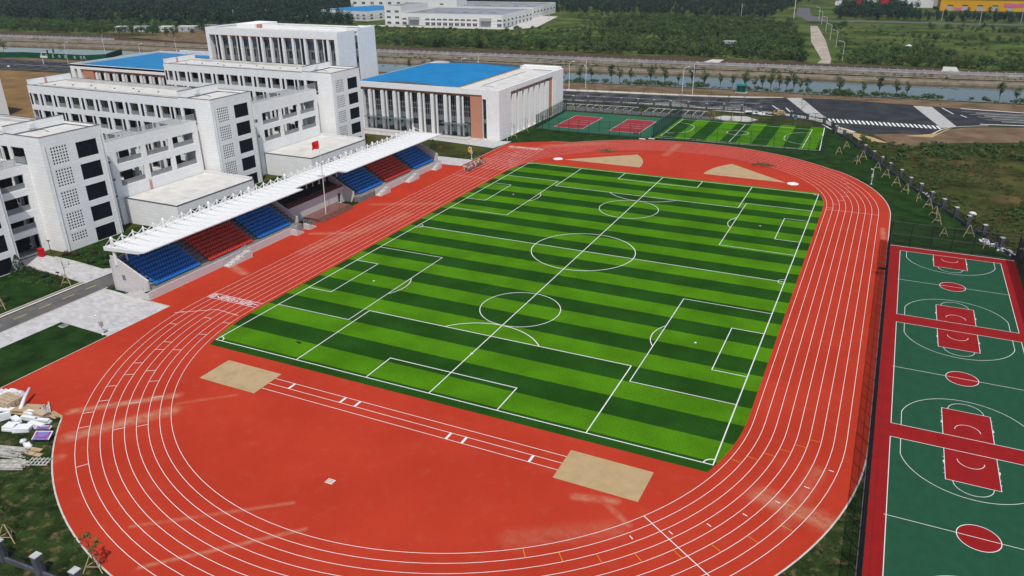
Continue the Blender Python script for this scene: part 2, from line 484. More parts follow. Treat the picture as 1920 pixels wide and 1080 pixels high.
M['turfm'] = turf_mat('mini_turf', (0.056, 0.163, 0.0050), (0.0145, 0.054, 0.0068), 0, 4.15, 20.75 - 8.45 + 8.3)

def track_mat():
    m, t, b = new_mat('track_rubber', 0.85, 0.05)
    pos = t.n("ShaderNodeNewGeometry").outputs['Position']
    n1 = t.noise(pos, 0.10, 4.0); n2 = t.noise(pos, 7.0, 2.0); n3 = t.noise(pos, 0.6, 5.0, 0.65)
    c = t.mix(t.ramp(n1, 0.3, 0.7), (0.350, 0.0305, 0.0135), (0.392, 0.0370, 0.0170))
    f = t.math('MULTIPLY_ADD', n2, 0.50, 0.75)
    mul = t.n("ShaderNodeVectorMath", operation='SCALE'); t.l(c, mul.inputs[0]); t.l(f, mul.inputs[3])
    c = mul.outputs[0]
    c = t.mix(t.math('MULTIPLY', t.ramp(n3, 0.50, 0.78), 0.16), c, (0.42, 0.13, 0.08))
    n5 = t.noise(t.scaled(pos, (0.5, 0.06, 1)), 1.0, 4.0)
    c = t.mix(t.math('MULTIPLY', t.ramp(n5, 0.5, 0.75), 0.14), c, (0.30, 0.028, 0.014))
    # sand and dust trodden or driven onto the surface
    smears = [((-36.0, -73.5), (-27.5, -65.5), 1.0, 0.55), ((-31.5, -77.0), (-25.4, -68.3), 1.6, 0.50), ((-26, -67), (-21, -62.5), 0.5, 0.20),
              ((23.0, -63.2), (26.8, -62.2), 0.8, 0.5), ((25.5, -62.5), (29.0, -65.0), 0.6, 0.3), ((39.5, -55.5), (45.5, -57.0), 2.2, 0.42), ((44.0, -49.0), (42.0, -59.0), 1.4, 0.2),
              ((-51.8, -31.0), (-47.8, -32.5), 1.3, 0.5), ((-45.0, -20.0), (-40.0, 5.0), 2.5, 0.25), ((-50.0, -12.0), (-42.0, -8.0), 1.2, 0.35), ((-50, 8), (-38, 14), 1.5, 0.25),
              ((-8.0, -88.0), (2.0, -78.0), 0.45, 0.4), ((-13.0, -84.5), (-1.5, -75.5), 0.45, 0.3), ((-5.0, 73.0), (-5.0, 86.0), 1.5, 0.35), ((-22, 67), (-12, 73.5), 0.7, 0.25),
              ((47.3, 34.0), (47.6, 28.0), 0.8, 0.45), ((-37, 71), (-24, 80), 3.0, 0.25), ((-45, 65), (-38, 67), 2.0, 0.3), ((20, -71), (28, -66), 2.0, 0.18), ((-30, -85), (-29, -80), 1.0, 0.3)]
    sep = t.n("ShaderNodeSeparateXYZ"); t.l(pos, sep.inputs[0])
    n4 = t.noise(pos, 0.9, 5.0, 0.7)
    tot = None
    for (x0, y0), (x1, y1), w, a in smears:
        dx, dy = x1 - x0, y1 - y0; L = math.hypot(dx, dy); ux, uy = dx / L, dy / L
        px = t.math('SUBTRACT', sep.outputs[0], x0); py = t.math('SUBTRACT', sep.outputs[1], y0)
        u = t.math('MULTIPLY_ADD', px, ux, t.math('MULTIPLY', py, uy))
        v = t.math('MULTIPLY_ADD', px, -uy, t.math('MULTIPLY', py, ux))
        uo = t.math('SUBTRACT', u, t.math('MINIMUM', t.math('MAXIMUM', u, 0.0), L))
        d = t.math('SQRT', t.math('MULTIPLY_ADD', uo, uo, t.math('MULTIPLY', v, v)))
        nd = t.n("ShaderNodeMapRange", interpolation_type='SMOOTHSTEP')
        t.l(d, nd.inputs[0]); nd.inputs[1].default_value = w; nd.inputs[2].default_value = 0.0; nd.inputs[3].default_value = 0.0; nd.inputs[4].default_value = a
        tot = nd.outputs[0] if tot is None else t.math('MAXIMUM', tot, nd.outputs[0])
    k = t.math('MULTIPLY', tot, t.math('MULTIPLY_ADD', t.ramp(n4, 0.3, 0.65), 0.9, 0.25), clamp=True)
    c = t.mix(k, c, (0.44, 0.27, 0.17))
    t.l(c, b.inputs['Base Color'])
    return m
M['track'] = track_mat()

def paver_mat():
    m, t, b = new_mat('granite_pavers', 0.85, 0.25)
    pos = t.n("ShaderNodeNewGeometry").outputs['Position']
    br = t.n("ShaderNodeTexBrick"); t.l(t.scaled(pos, (1, 1, 0)), br.inputs['Vector'])
    br.inputs['Color1'].default_value = (0.35, 0.34, 0.34, 1); br.inputs['Color2'].default_value = (0.47, 0.46, 0.46, 1)
    br.inputs['Mortar'].default_value = (0.31, 0.30, 0.30, 1)
    br.inputs['Scale'].default_value = 1.0; br.inputs['Brick Width'].default_value = 0.9; br.inputs['Row Height'].default_value = 0.45; br.inputs['Mortar Size'].default_value = 0.012
    n = t.noise(pos, 0.5, 4.0)
    c = t.mix(t.math('MULTIPLY', t.ramp(n, 0.35, 0.75), 0.35), br.outputs[0], (0.50, 0.49, 0.48))
    t.l(c, b.inputs['Base Color'])
    return m
M['paver'] = paver_mat()

def railglass_mat():
    m, t, b = new_mat('railing_glass', 0.1, 0.5)
    b.inputs['Base Color'].default_value = (0.42, 0.46, 0.48, 1)
    tr = t.n("ShaderNodeBsdfTransparent"); mx = t.n("ShaderNodeMixShader"); mx.inputs[0].default_value = 0.28
    t.l(tr.outputs[0], mx.inputs[1]); t.l(b.outputs[0], mx.inputs[2])
    t.l(mx.outputs[0], [n for n in m.node_tree.nodes if n.type == 'OUTPUT_MATERIAL'][0].inputs['Surface'])
    return m
M['railglass'] = railglass_mat()

# ------------------------------------------------------------------ terrain
def near_bank(x): return float(np.interp(x, [-900, -400, -347, -77, -30, 33, 85, 900], [118, 159, 164, 177, 181.6, 185, 190, 255]))
def far_bank(x): return float(np.interp(x, [-900, -435, -355, -88, -43, 8, 50, 89, 900], [135, 181, 193, 206, 214, 221, 223, 228, 290]))
def bal_y(x): return float(np.interp(x, [-900, -469, -380, -198, -99, -47, 4, 49, 90, 900], [165, 203, 213, 221.5, 229, 231.5, 236, 239, 243.5, 320]))
def dirt_y(x): return float(np.interp(x, [-900, -469, -217, -113, -44, 92, 900], [205, 240, 250, 262, 266, 265, 330]))

XS = [-5000, -2000, -900, -640, -520] + list(range(-480, 141, 12)) + [180, 260, 400, 900, 2000, 5000]
rows = []
for x in XS:
    n, f, b, d = near_bank(x), far_bank(x), bal_y(x), dirt_y(x)
    rows.append([(-3000, -0.10), (n - 1.5, -0.10), (n + 0.2, -1.1), (f - 0.3, -1.1), (f, -0.4), (f + 0.4, 0.35), (f + (b - f) * 0.45, 0.45), (f + (b - f) * 0.46, 0.95), (b - 1.2, 1.0), (b - 1.1, 1.35), (b + 1.2, 1.35), (d, 0.3), (9000, 0.3)])
g = MB(M['wild'], M['dirt'], M['terr'], M['dirtd'], M['farf'])
nv = len(rows[0])
for i, x in enumerate(XS):
    g.v.extend([(x, y, z) for y, z in rows[i]])
slot = [0, 1, 1, 1, 2, 2, 2, 2, 2, 2, 3, 4]
for i in range(len(XS) - 1):
    for k in range(nv - 1):
        a = i * nv + k
        g.f.append((a, a + nv, a + nv + 1, a + 1)); g.mi.append(slot[k])
structure(g, 'ground')

w = MB(M['water'])
wx = [x for x in XS if -900 <= x <= 900]
w.v = [(x, near_bank(x) - 1.0, -0.55) for x in wx] + [(x, far_bank(x) - 0.05, -0.55) for x in wx]
w.f = [(i, i + 1, len(wx) + i + 1, len(wx) + i) for i in range(len(wx) - 1)]; w.mi = [0] * len(w.f)
structure(w, 'water')
cp = MB(M['kerb'])
for fr, zz, ww in ((0.03, 0.38, .5), (0.24, 0.42, .35), (0.455, 0.98, .5), (0.72, 1.0, .35), (0.9, 1.02, .5)):
    cp.strip([(x, far_bank(x) + (bal_y(x) - far_bank(x)) * fr + (.4 if fr < .1 else 0)) for x in wx], ww, zz + .02)
structure(cp, 'bank_coping')

def sheet(name, mat, pts, z):
    return structure(MB(M[mat]).poly(pts, z), name)

# lawns, paths and roads of the school grounds
sheet('lawn', 'grassl', [(-86, 42), (-48, 42), (-48, 72), (-52, 70), (-52, 119), (-14, 119), (28.5, 124), (30, 127), (34, 116), (40, 99), (47, 80), (55, 58), (62, 41), (68.5, 25), (68, -10), (48, -10), (48, -120), (-30, -120), (-52, -80), (-52, -47), (-63, -47), (-63, 42)], -0.060)
sheet('lawn', 'grassl', [(-59.0, -57.75), (-48.9, -57.98), (-48.9, -76), (-52, -80), (-60, -96), (-63.3, -118), (-59.3, -72)], -0.044)
sheet('worn_lawn', 'grassw', [(46, -43), (48.35, -43), (48.35, -110), (-8, -110), (-60, -98), (-49.0, -76), (-28, -70), (0, -60)], -0.052)
sheet('bare_ground', 'dirt', [(-430, 136), (-322, 141.5), (-68, 156), (-38, 160), (-18, 163.5), (12, 171), (27, 174), (60, 171.5), (150, 167), (150, 190), (84, 186), (30, 181.5), (-30, 178), (-77, 173.5), (-347, 160), (-430, 154)], -0.080)
sheet('dry_field', 'drygrass', [(-430, 104), (-322, 112), (-285, 116), (-222, 112), (-222, 62), (-152, 62), (-150, 0), (-430, 0)], -0.085)
sheet('road', 'asph', [(-620, 82), (-430, 103), (-293, 119.5), (-62, 139.5), (3, 144), (14.8, 143), (23, 139.5), (29, 131), (30, 130), (36.5, 122.6), (42.4, 119.7), (50.5, 124.5), (56, 123), (59.5, 134), (62, 138.5), (64, 140), (72, 144.3), (81, 147.5), (140, 162), (400, 200), (400, 224), (140, 180), (95, 169), (69, 170.8), (57.5, 171.2), (40, 172.5), (26.5, 173.5), (12, 170), (-0.8, 164.6), (-18.7, 160.8), (-37.5, 158), (-68, 154.3), (-322, 140.5), (-430, 135), (-620, 115)], -0.045)
sheet('sidewalk', 'kerb', [(-68.5, 155.2), (-37.8, 159), (-19, 161.8), (-1, 165.6), (11, 170.6), (10.5, 171.6), (-1.4, 168), (-19.5, 164.2), (-39, 162.4), (-70, 158.8)], -0.040)
sheet('parking_lane', 'asphg', [(-62, 120.5), (2, 121.5), (2, 127.2), (-62, 126.6)], -0.040)
sheet('parking_bay', 'asph', [(-62, 127), (-30, 127.4), (-30, 134.0), (-62, 130.8)], -0.038)
sheet('parking_bay', 'asph', [(-27.0, 127.4), (-7.8, 127.7), (-8.0, 135.3), (-27.0, 134.2)], -0.038)
sheet('pavement', 'conc', [(-4, 126.8), (0, 122.6), (7, 123.2), (9, 128), (5, 132), (-2, 130.5)], -0.037)
sheet('pavement', 'kerb', [(-62, 137.2), (-32, 139.2), (-13, 138.6), (8, 136.4), (19, 136), (26, 132), (29.5, 124), (34, 117), (37.5, 121.5), (31, 128.5), (28.2, 135.5), (22.5, 139.2), (14.8, 141.8), (3, 143.4), (-33, 142.0), (-62, 138.4)], -0.041)
mk = MB(M['line'])
for k in range(12):
    x = -60.5 + 2.62 * k
    mk.strip([(x, 127.1), (x - 0.2, 131.2 + 0.1 * k)], 0.16, -0.032)
for k in range(8):
    x = -26.8 + 2.62 * k
    mk.strip([(x, 127.5), (x - 0.3, 134.6)], 0.16, -0.032)
mk.strip([(-62, 127.0), (-30.6, 127.3)], 0.16, -0.031); mk.strip([(-27, 127.45), (-7.9, 127.7)], 0.16, -0.031)
mk.strip([(-62, 130.9), (-30.6, 133.9)], 0.5, -0.031); mk.strip([(-27.2, 134.3), (-8, 135.4)], 0.5, -0.031)
structure(mk, 'parking_marking')

# street markings
mk = MB(M['linew'])
def road_pt(x, s):
    a = float(np.interp(x, [-420, -293, -62, 3, 14], [104, 119.5, 139.5, 144, 143.5])); b = float(np.interp(x, [-420, -322, -68, -18, 12], [135.5, 140.5, 154.3, 160.8, 170]))
    return (x, a + (b - a) * s)
for s in (0.2, 0.36, 0.64, 0.8):
    for x in range(-410, 6, 9):
        mk.strip([road_pt(x, s), road_pt(x + 4.5, s)], 0.16, -0.040)
for s in (0.04, 0.5, 0.52, 0.96):
    mk.strip([road_pt(x, s) for x in range(-415, 12, 12)], 0.16, -0.040)
for k in range(5):
    for x0, x1 in ((-8, 6), (-30, -14)):
        mk.strip([road_pt(x0 + 1.5 * k, 0.06 + 0.07 * k), road_pt(x1 - 2.0 * k, 0.06 + 0.07 * k)], 0.35, -0.039)
for k in range(4):
    x0 = 66 + 2 * k
    mk.strip([(x0, 166 - 3.9 * k), (x0 + 40, 169 - 3.9 * k)], 0.22, -0.040)
    mk.strip([(x0 + 4, 164.5 - 3.9 * k), (x0 + 18, 165.6 - 3.9 * k)], 0.45, -0.040)
mk.strip([(60.5, 170.5), (63.5, 160.5)], 0.5, -0.040); mk.strip([(65.5, 159.5), (67, 156)], 0.5, -0.040)
mk.strip([(9.5, 154.0), (12.5, 147.5)], 0.5, -0.040); mk.strip([(14.2, 151.5), (17.5, 141.5)], 0.5, -0.040)
structure(mk, 'lane_marking')
mk = MB(M['kerb'])
mk.strip([(70, 146.4), (80, 148.5), (140, 164)], 1.0, -0.034); mk.strip([(66, 171.3), (95, 170), (140, 181)], 1.2, -0.034)
mk.strip([(56, 123.5), (59.5, 134), (62, 138.5), (65, 141), (72, 145)], 0.5, -0.033)
structure(mk, 'kerb')
def zebra(quad, n, name, mat='linew', fill=None):
    """stripes across quad a-b-c-d, each stripe running from edge a-b to edge d-c"""
    a, b, c, d = [Vector((p[0], p[1], 0)) for p in quad]
    m = MB(M[mat], M['asphg'])
    if fill:
        m.use(1).poly(quad, -0.040).use(0)
    for k in range(n):
        t0, t1 = (k + 0.08) / n, (k + (0.75 if fill else 0.58)) / n
        p = [a.lerp(b, t0), a.lerp(b, t1), d.lerp(c, t1), d.lerp(c, t0)]
        m.poly([(q.x, q.y) for q in p], -0.036)
    structure(m, name)
zebra([(11.9, 170.3), (22.9, 139.6), (28.0, 138.1), (16.6, 172.6)], 34, 'zebra_crossing', fill=True)
zebra([(52.0, 170.8), (59.5, 136.2), (63.6, 140.2), (57.6, 171.0)], 34, 'zebra_crossing', fill=True)
zebra([(28.2, 138.2), (59.2, 139.2), (60.0, 134.6), (29.4, 132.6)], 26, 'zebra_crossing', 'line')
m = MB(M['sand2'])
for (pts, z) in (([(30.5, 129), (35, 122), (42.4, 115.4), (46.1, 109.9), (39, 110.5), (36, 118), (31, 126)], -0.03), ([(50.0, 121), (57, 122), (60, 131), (62.5, 137.5), (60.5, 134), (58.5, 128)], -0.03)):
    m.poly(pts, z)
structure(m, 'sand')
sheet('dirt', 'dirt', [(42, 119.9), (50.5, 124.6), (56, 123.2), (60, 133), (66, 140), (82, 146), (150, 160), (150, 138), (80, 124.5), (63, 117.5), (51, 107.5), (46.5, 109.5)], -0.043)

# school street west of the stand
sheet('school_road', 'asphg', [(-68.3, -120), (-64.0, -120), (-63.9, -47), (-63.9, 44), (-68.3, 44)], -0.040)
sheet('pavement', 'paver', [(-63.6, -120), (-59.3, -72), (-59.05, -57.7), (-48.82, -57.95), (-48.82, -47.1), (-53.2, -47.1), (-62, -46.5), (-63.6, -46.5)], -0.030)
sheet('pavement', 'paver', [(-88, -45.3), (-69.9, -46.1), (-68.5, -46.5), (-68.5, -39.3), (-71.1, -41.0), (-79.2, -40.4), (-88, -40.4)], -0.034)
sheet('pavement', 'paver', [(-98, 64.5), (-68.4, 65.2), (-49.4, 63.0), (-48.2, 72), (-52, 71.2), (-98, 71.2)], -0.034)
sheet('pavement', 'paver', [(-60.5, 49.6), (-48.4, 49.6), (-48.3, 43.2), (-53.0, 43.0), (-63, 43.4), (-63, 47)], -0.034)
lw = MB(M['grassl'])
lw.poly([(-84, -120), (-69.6, -120), (-69.5, -46.3), (-79.5, -45.5), (-84, -45.2)], -0.046)
lw.poly([(-84, -40.3), (-79.2, -40.3), (-71.1, -40.9), (-69.6, -39.6), (-69.6, 44), (-84, 44)], -0.046)
structure(lw, 'lawn')
kb = MB(M['kerb'])
for pts in ([(-69.5, -120), (-69.45, -46.3), (-79.5, -45.45), (-84, -45.1)], [(-84, -40.35), (-79.2, -40.4), (-71.1, -41.0), (-69.45, -39.6), (-69.45, 44)]):
    P = [Vector((p[0], p[1], 0)) for p in pts]
    for a, b in zip(P[:-1], P[1:]):
        d = (b - a).normalized(); nn = Vector((-d.y, d.x, 0)) * 0.09
        kb.prism([(a.x + nn.x, a.y + nn.y), (b.x + nn.x, b.y + nn.y), (b.x - nn.x, b.y - nn.y), (a.x - nn.x, a.y - nn.y)][::-1], -0.05, 0.07)
kb.strip([(-68.9, -120), (-68.9, -46.5)], 0.5, -0.028); kb.strip([(-63.75, -120), (-63.75, -46)], 0.25, -0.020)
structure(kb, 'kerb')
yl = MB(M['yline'])
for k in range(-30, 2):
    yl.strip([(-66.3, -52 + 3.97 * k + 0), (-66.3, -50.0 + 3.97 * k)], 0.16, -0.034)
structure(yl, 'road_marking')

# ------------------------------------------------------------------ running track
R0, LW, HS = 36.5, 1.22, 42.2
def arc(cx, cy, r, a0, a1, n):
    return [(cx + r * math.cos(math.radians(a0 + (a1 - a0) * i / n)), cy + r * math.sin(math.radians(a0 + (a1 - a0) * i / n))) for i in range(n + 1)]
outer = arc(0, -HS, 48.4, -138, 0, 60) + arc(0, HS, 48.4, 0, 40, 16) + arc(0, HS, 47.8, 45, 133, 40) + [(-38, 76.4), (-47.7, 70.2), (-48.3, 66), (-48.3, 43.1), (-53.4, 42.9), (-53.4, -47.0), (-48.8, -47.16), (-48.85, -73.6), (-46, -75.2), (-40, -75.0)]
structure(MB(M['track']).poly(outer, 0.0), 'running_track')
kb = MB(M['kerb'])
kb.strip(outer[:-9], 0.16, 0.012); kb.strip([(-48.3, 72), (-48.35, 43.1)], 0.14, 0.012); kb.strip([(-53.2, -47.05), (-48.8, -47.16), (-48.85, -73.6)], 0.12, 0.012)
structure(kb, 'track_kerb')

ZL = 0.016
mk = MB(M['line'], M['oline'], M['bline'])
LWID = 0.055
for i in range(9):
    r = R0 + LW * i
    loop = arc(0, -HS, r, -180, 0, 72) + arc(0, HS, r, 0, 180, 72)
    mk.strip(loop, LWID, ZL, closed=True)
    mk.strip([(-r, HS), (-r, 67.2)], LWID, ZL)
    mk.strip([(-r, -HS), (-r, -HS - 0.1)], LWID, ZL)
def radial(i0, i1, cy, ang, w=0.075):
    a = math.radians(ang); c, s = math.cos(a), math.sin(a)
    r0, r1 = R0 + LW * i0, R0 + LW * i1
    mk.strip([(r0 * c, cy + r0 * s), (r1 * c, cy + r1 * s)], w, ZL + 0.004)
radial(0, 8, -HS, -35, 0.09)
for i, a in enumerate((-171, -165, -158, -150, -161, -153, -145.5, -138)):
    radial(i % 8, i % 8 + 1, -HS, a)
for i, a in ((2, -146), (3, -139), (4, -131.5), (6, -141), (7, -134), (5, -149), (4, -158), (6, -168), (7, -173), (3, -172), (1, -140), (2, -131), (7, -124)):
    radial(i, i + 1, -HS, a)
for i in range(8):
    a = 2 + i * 4.5
    radial(i, i + 1, HS, a)
    radial(i, i + 1, HS, 172 - i * 2.4)
radial(0, 8, HS, 0, 0.07)
mk.strip([(-R0, -HS), (-R0 - 8 * LW, -HS)], 0.10, ZL + 0.004)
mk.strip([(-R0, -HS + 1.5), (-R0 - 8 * LW, -HS + 1.5)], 0.10, ZL + 0.004)
mk.strip([(-R0 - 0.4, -HS - 3.2), (-R0 - 4.8, -HS - 2.9), (-R0 - 8 * LW, -HS - 6.4)], 0.08, ZL + 0.004)
mk.strip([(-R0, 67.2), (-R0 - 8 * LW, 67.2)], 0.10, ZL + 0.004); mk.strip([(-R0, 65.6), (-R0 - 8 * LW, 65.6)], 0.08, ZL + 0.004)
for y in (57.9, 52.1, 43.5, 35.2):
    mk.strip([(-R0, y), (-R0 - 8 * LW, y)], 0.06, ZL + 0.004)
mk.use(1)
for i, (x, y) in enumerate(((46.2, -31.2), (43.2, -40.6), (39.9, -47.6), (36.9, -50.6))):
    pass
for i in range(8):
    radial(i, i + 1, -HS, -13.5 + 2.3 * (i - 0) if i < 6 else -12 - i, 0.06)
    radial(i, i + 1, -HS, -22 - 4.6 * (7 - i), 0.06)
mk.use(2)
for i, a in ((3, -170), (1, -163), (6, -150), (5, -139), (2, -176), (7, -160)):
    radial(i, i + 1, -HS, a, 0.06)
mk.use(0)
for i in range(7):
    a = math.radians(-8 - 5.2 * i); r = R0 + LW * (7.5 - i)
    c, s = math.cos(a), math.sin(a)
    mk.strip([((r - .25) * c, -HS + (r - .25) * s), ((r + .25) * c, -HS + (r + .25) * s)], 0.10, ZL)
structure(mk, 'track_marking')

SEG = {'1': [((.5, 0), (.5, 1)), ((.3, .8), (.5, 1))], '2': [((0, 1), (1, 1)), ((1, 1), (1, .5)), ((1, .5), (0, .5)), ((0, .5), (0, 0)), ((0, 0), (1, 0))],
       '3': [((0, 1), (1, 1)), ((1, 1), (1, 0)), ((0, .5), (1, .5)), ((0, 0), (1, 0))], '4': [((0, 1), (0, .4)), ((0, .4), (1, .4)), ((.8, 1), (.8, 0))],
       '5': [((1, 1), (0, 1)), ((0, 1), (0, .5)), ((0, .5), (1, .5)), ((1, .5), (1, 0)), ((1, 0), (0, 0))], '6': [((1, 1), (0, 1)), ((0, 1), (0, 0)), ((0, 0), (1, 0)), ((1, 0), (1, .5)), ((1, .5), (0, .5))],
       '7': [((0, 1), (1, 1)), ((1, 1), (.4, 0))], '8': [((0, 0), (1, 0)), ((1, 0), (1, 1)), ((1, 1), (0, 1)), ((0, 1), (0, 0)), ((0, .5), (1, .5))]}
nm = MB(M['line'])
for lane in range(8):
    xc = -(R0 + LW * (lane + 0.5))
    for yb, sc in ((-HS + 0.3, 0.9), (66.0, 0.8)):
        for a, b in SEG[str(lane + 1)]:
            # digits lie on their side, read by a runner coming up the lane from the left
            f = lambda p: (xc - 0.42 + 0.84 * p[1] * 0.95, yb + (1 - p[0]) * sc)
            nm.strip([f(a), f(b)], 0.16, ZL + 0.008)
structure(nm, 'lane_number')

# jump runways and sand pits
mk = MB(M['line'])
for y in (-57.5, -58.75, -60.0):
    mk.strip([(-19.3, y), (19.85, y)], 0.07, ZL)
for x, y0, y1 in ((-16.2, -57.5, -58.75), (-8.5, -57.5, -58.75), (-6.4, -57.5, -58.75), (6.65, -58.75, -60.0), (8.6, -58.75, -60.0), (16.6, -58.75, -60.0)):
    mk.strip([(x, y0), (x, y1)], 0.28, ZL + 0.004)
for k in range(4):
    mk.strip([(-0.7, -71.6 + 0.2 * k), (0.2, -71.6 + 0.2 * k)], 0.11, ZL)
structure(mk, 'runway_marking')
sheet('sand_pit', 'sand', [(-28.2, -61.35), (-19.3, -61.37), (-19.37, -56.33), (-28.2, -56.3)], 0.010)
sheet('sand_pit', 'sand2', [(19.85, -61.35), (28.8, -61.43), (28.9, -56.3), (19.84, -56.2)], 0.010)
fan = MB(M['sand'])
fan.poly([(-27.2, 58.95)] + [(-27.2 + 19.6 * math.cos(math.radians(a)), 58.95 + 19.6 * math.sin(math.radians(a))) for a in range(0, 40, 3)] + [(-27.2 + 19.6 * math.cos(math.radians(38.5)), 58.95 + 19.6 * math.sin(math.radians(38.5)))], 0.010)
fan.poly([(26.6, 59.0)] + [(26.6 - 18.8 * math.cos(math.radians(a)), 59.0 + 18.8 * math.sin(math.radians(a))) for a in np.arange(40, -1, -3)], 0.010)
structure(fan, 'throwing_sector')
mk = MB(M['line'])
mk.poly(arc(-29.0, 59.0, 1.25, 0, 360, 28)[:-1], ZL); mk.poly(arc(28.0, 58.8, 1.25, 0, 360, 28)[:-1], ZL)
mk.strip([(-29.0, 57.2), (-29.0, 60.8)], 0.12, ZL + 0.004); mk.strip([(28.0, 57.0), (28.0, 60.6)], 0.12, ZL + 0.004)
structure(mk, 'throwing_circle')

# ------------------------------------------------------------------ football pitch
RT = 35.85
pitch = [p for p in arc(0, -HS, RT, -19.2, 0, 10)] + arc(0, HS, RT, 0, 18.4, 10) + arc(0, HS, RT, 161.6, 180, 10) + arc(0, -HS, RT, 180, 199.2, 10)
structure(MB(M['turf']).poly(pitch, 0.012), 'football_pitch')
mk = MB(M['line'])
W2, L2, LN, ZP = 34.1, 52.55, 0.13, 0.020
rc = lambda x0, y0, x1, y1: [(x0, y0), (x1, y0), (x1, y1), (x0, y1)]
mk.strip(rc(-W2, -L2, W2, L2), LN, ZP, closed=True)
mk.strip([(-W2, 0), (W2, 0)], LN, ZP + .001); mk.strip([(0, -L2), (0, L2)], LN, ZP + .002)
mk.strip(arc(0, 0, 9.15, 0, 360, 64)[:-1], LN, ZP + .003, closed=True)
for s in (-1, 1):
    mk.strip([(-20.16, s * L2), (-20.16, s * (L2 - 16.5)), (20.16, s * (L2 - 16.5)), (20.16, s * L2)], LN, ZP + .001)
    mk.strip([(-9.16, s * L2), (-9.16, s * (L2 - 5.5)), (9.16, s * (L2 - 5.5)), (9.16, s * L2)], LN, ZP + .001)
    a = math.degrees(math.acos(5.5 / 9.15))
    c = -90 * s
    mk.strip(arc(0, s * (L2 - 11), 9.15, c - a, c + a, 24), LN, ZP + .003)
    mk.poly(arc(0, s * (L2 - 11), 0.2, 0, 360, 12)[:-1], ZP + .004)
    for sx in (-1, 1):
        c0 = math.degrees(math.atan2(-s, -sx))
        mk.strip(arc(sx * W2, s * L2, 1.0, c0 - 45, c0 + 45, 8), LN, ZP + .003)
# the two smaller pitches laid across the big one
for s in (-1, 1):
    cy = s * 26.35
    mk.strip(arc(0, cy, 6.0, 0, 360, 48)[:-1], 0.11, ZP + .003, closed=True)
    for sx in (-1, 1):
        for hw, dp in ((13.5, 12.95), (6.45, 4.4)):
            mk.strip([(sx * W2, cy - hw), (sx * (W2 - dp), cy - hw), (sx * (W2 - dp), cy + hw), (sx * W2, cy + hw)], 0.11, ZP + .001)
        mk.poly(arc(sx * (W2 - 8.0), cy, 0.18, 0, 360, 12)[:-1], ZP + .004)
        c0 = 180 if sx > 0 else 0
        mk.strip(arc(sx * (W2 - 8.0), cy, 6.0, c0 - 34.5, c0 + 34.5, 16), 0.11, ZP + .003)
for sx in (-1, 1):
    c0 = 180 if sx > 0 else 0
    mk.strip(arc(sx * W2, 0, 1.0, c0 - 90, c0 + 90, 12), 0.1, ZP + .004)
structure(mk, 'pitch_marking')

# ------------------------------------------------------------------ basketball courts
sheet('court_surround', 'cred', [(48.6, 24.95), (67.9, 25.15), (67.9, -125), (48.6, -125)], -0.012)
mk = MB(M['line'])
cg = MB(M['cgreen']); crd = MB(M['cred'])
for k in range(4):
    yb, yt = -5.4 - 31.05 * k, 22.75 - 31.05 * k
    x0, x1 = 50.45, 65.7
    cx, cy = (x0 + x1) / 2, (yb + yt) / 2
    cg.poly(rc(x0, yb, x1, yt), -0.006)
    mk.strip(rc(x0, yb, x1, yt), 0.07, 0.006, closed=True)
    mk.strip([(x0 - 0.2, cy), (x1 + 0.2, cy)], 0.06, 0.008)
    crd.poly(arc(cx, cy, 1.8, 0, 360, 40)[:-1], 0.0)
    mk.strip(arc(cx, cy, 1.8, 0, 360, 48)[:-1], 0.07, 0.010, closed=True)
    for s, yy in ((1, yb), (-1, yt)):
        crd.poly(rc(cx - 2.45, yy, cx + 2.45, yy + s * 5.8), 0.0)
        mk.strip([(cx - 2.45, yy), (cx - 2.45, yy + s * 5.8), (cx + 2.45, yy + s * 5.8), (cx + 2.45, yy)], 0.06, 0.007)
        a0, a1 = (0, 180) if s > 0 else (180, 360)
        mk.strip(arc(cx, yy + s * 5.8, 1.8, a0, a1, 24), 0.06, 0.008)
        mk.strip(arc(cx, yy + s * 1.575, 1.25, a0, a1, 20), 0.06, 0.006)
        th = math.degrees(math.asin(1.42 / 6.75))
        pts = arc(cx, yy + s * 1.575, 6.75, a0 + (12.1), a1 - 12.1, 40)
        mk.strip([(pts[0][0], yy)] + pts + [(pts[-1][0], yy)], 0.06, 0.008)
        for sx in (-1, 1):
            for d in (1.75, 2.6, 3.0, 3.9, 4.75):
                mk.strip([(cx + sx * 2.45, yy + s * d), (cx + sx * 2.6, yy + s * d)], 0.4 if d == 2.6 else 0.06, 0.010)
structure(cg, 'basketball_court'); structure(crd, 'court_key'); structure(mk, 'court_marking')
kb = MB(M['kerb'])
kb.box(48.34, -125, -0.05, 48.5, 31, 0.05)
kb.box(48.5, 25.0, -0.05, 67.9, 25.12, 0.03)
structure(kb, 'court_kerb')
dr = MB(M['black'])
for k in range(150):
    dr.poly(rc(49.35, -75 + 0.66 * k, 49.41, -74.67 + 0.66 * k), -0.004)
structure(dr, 'drain_slot')

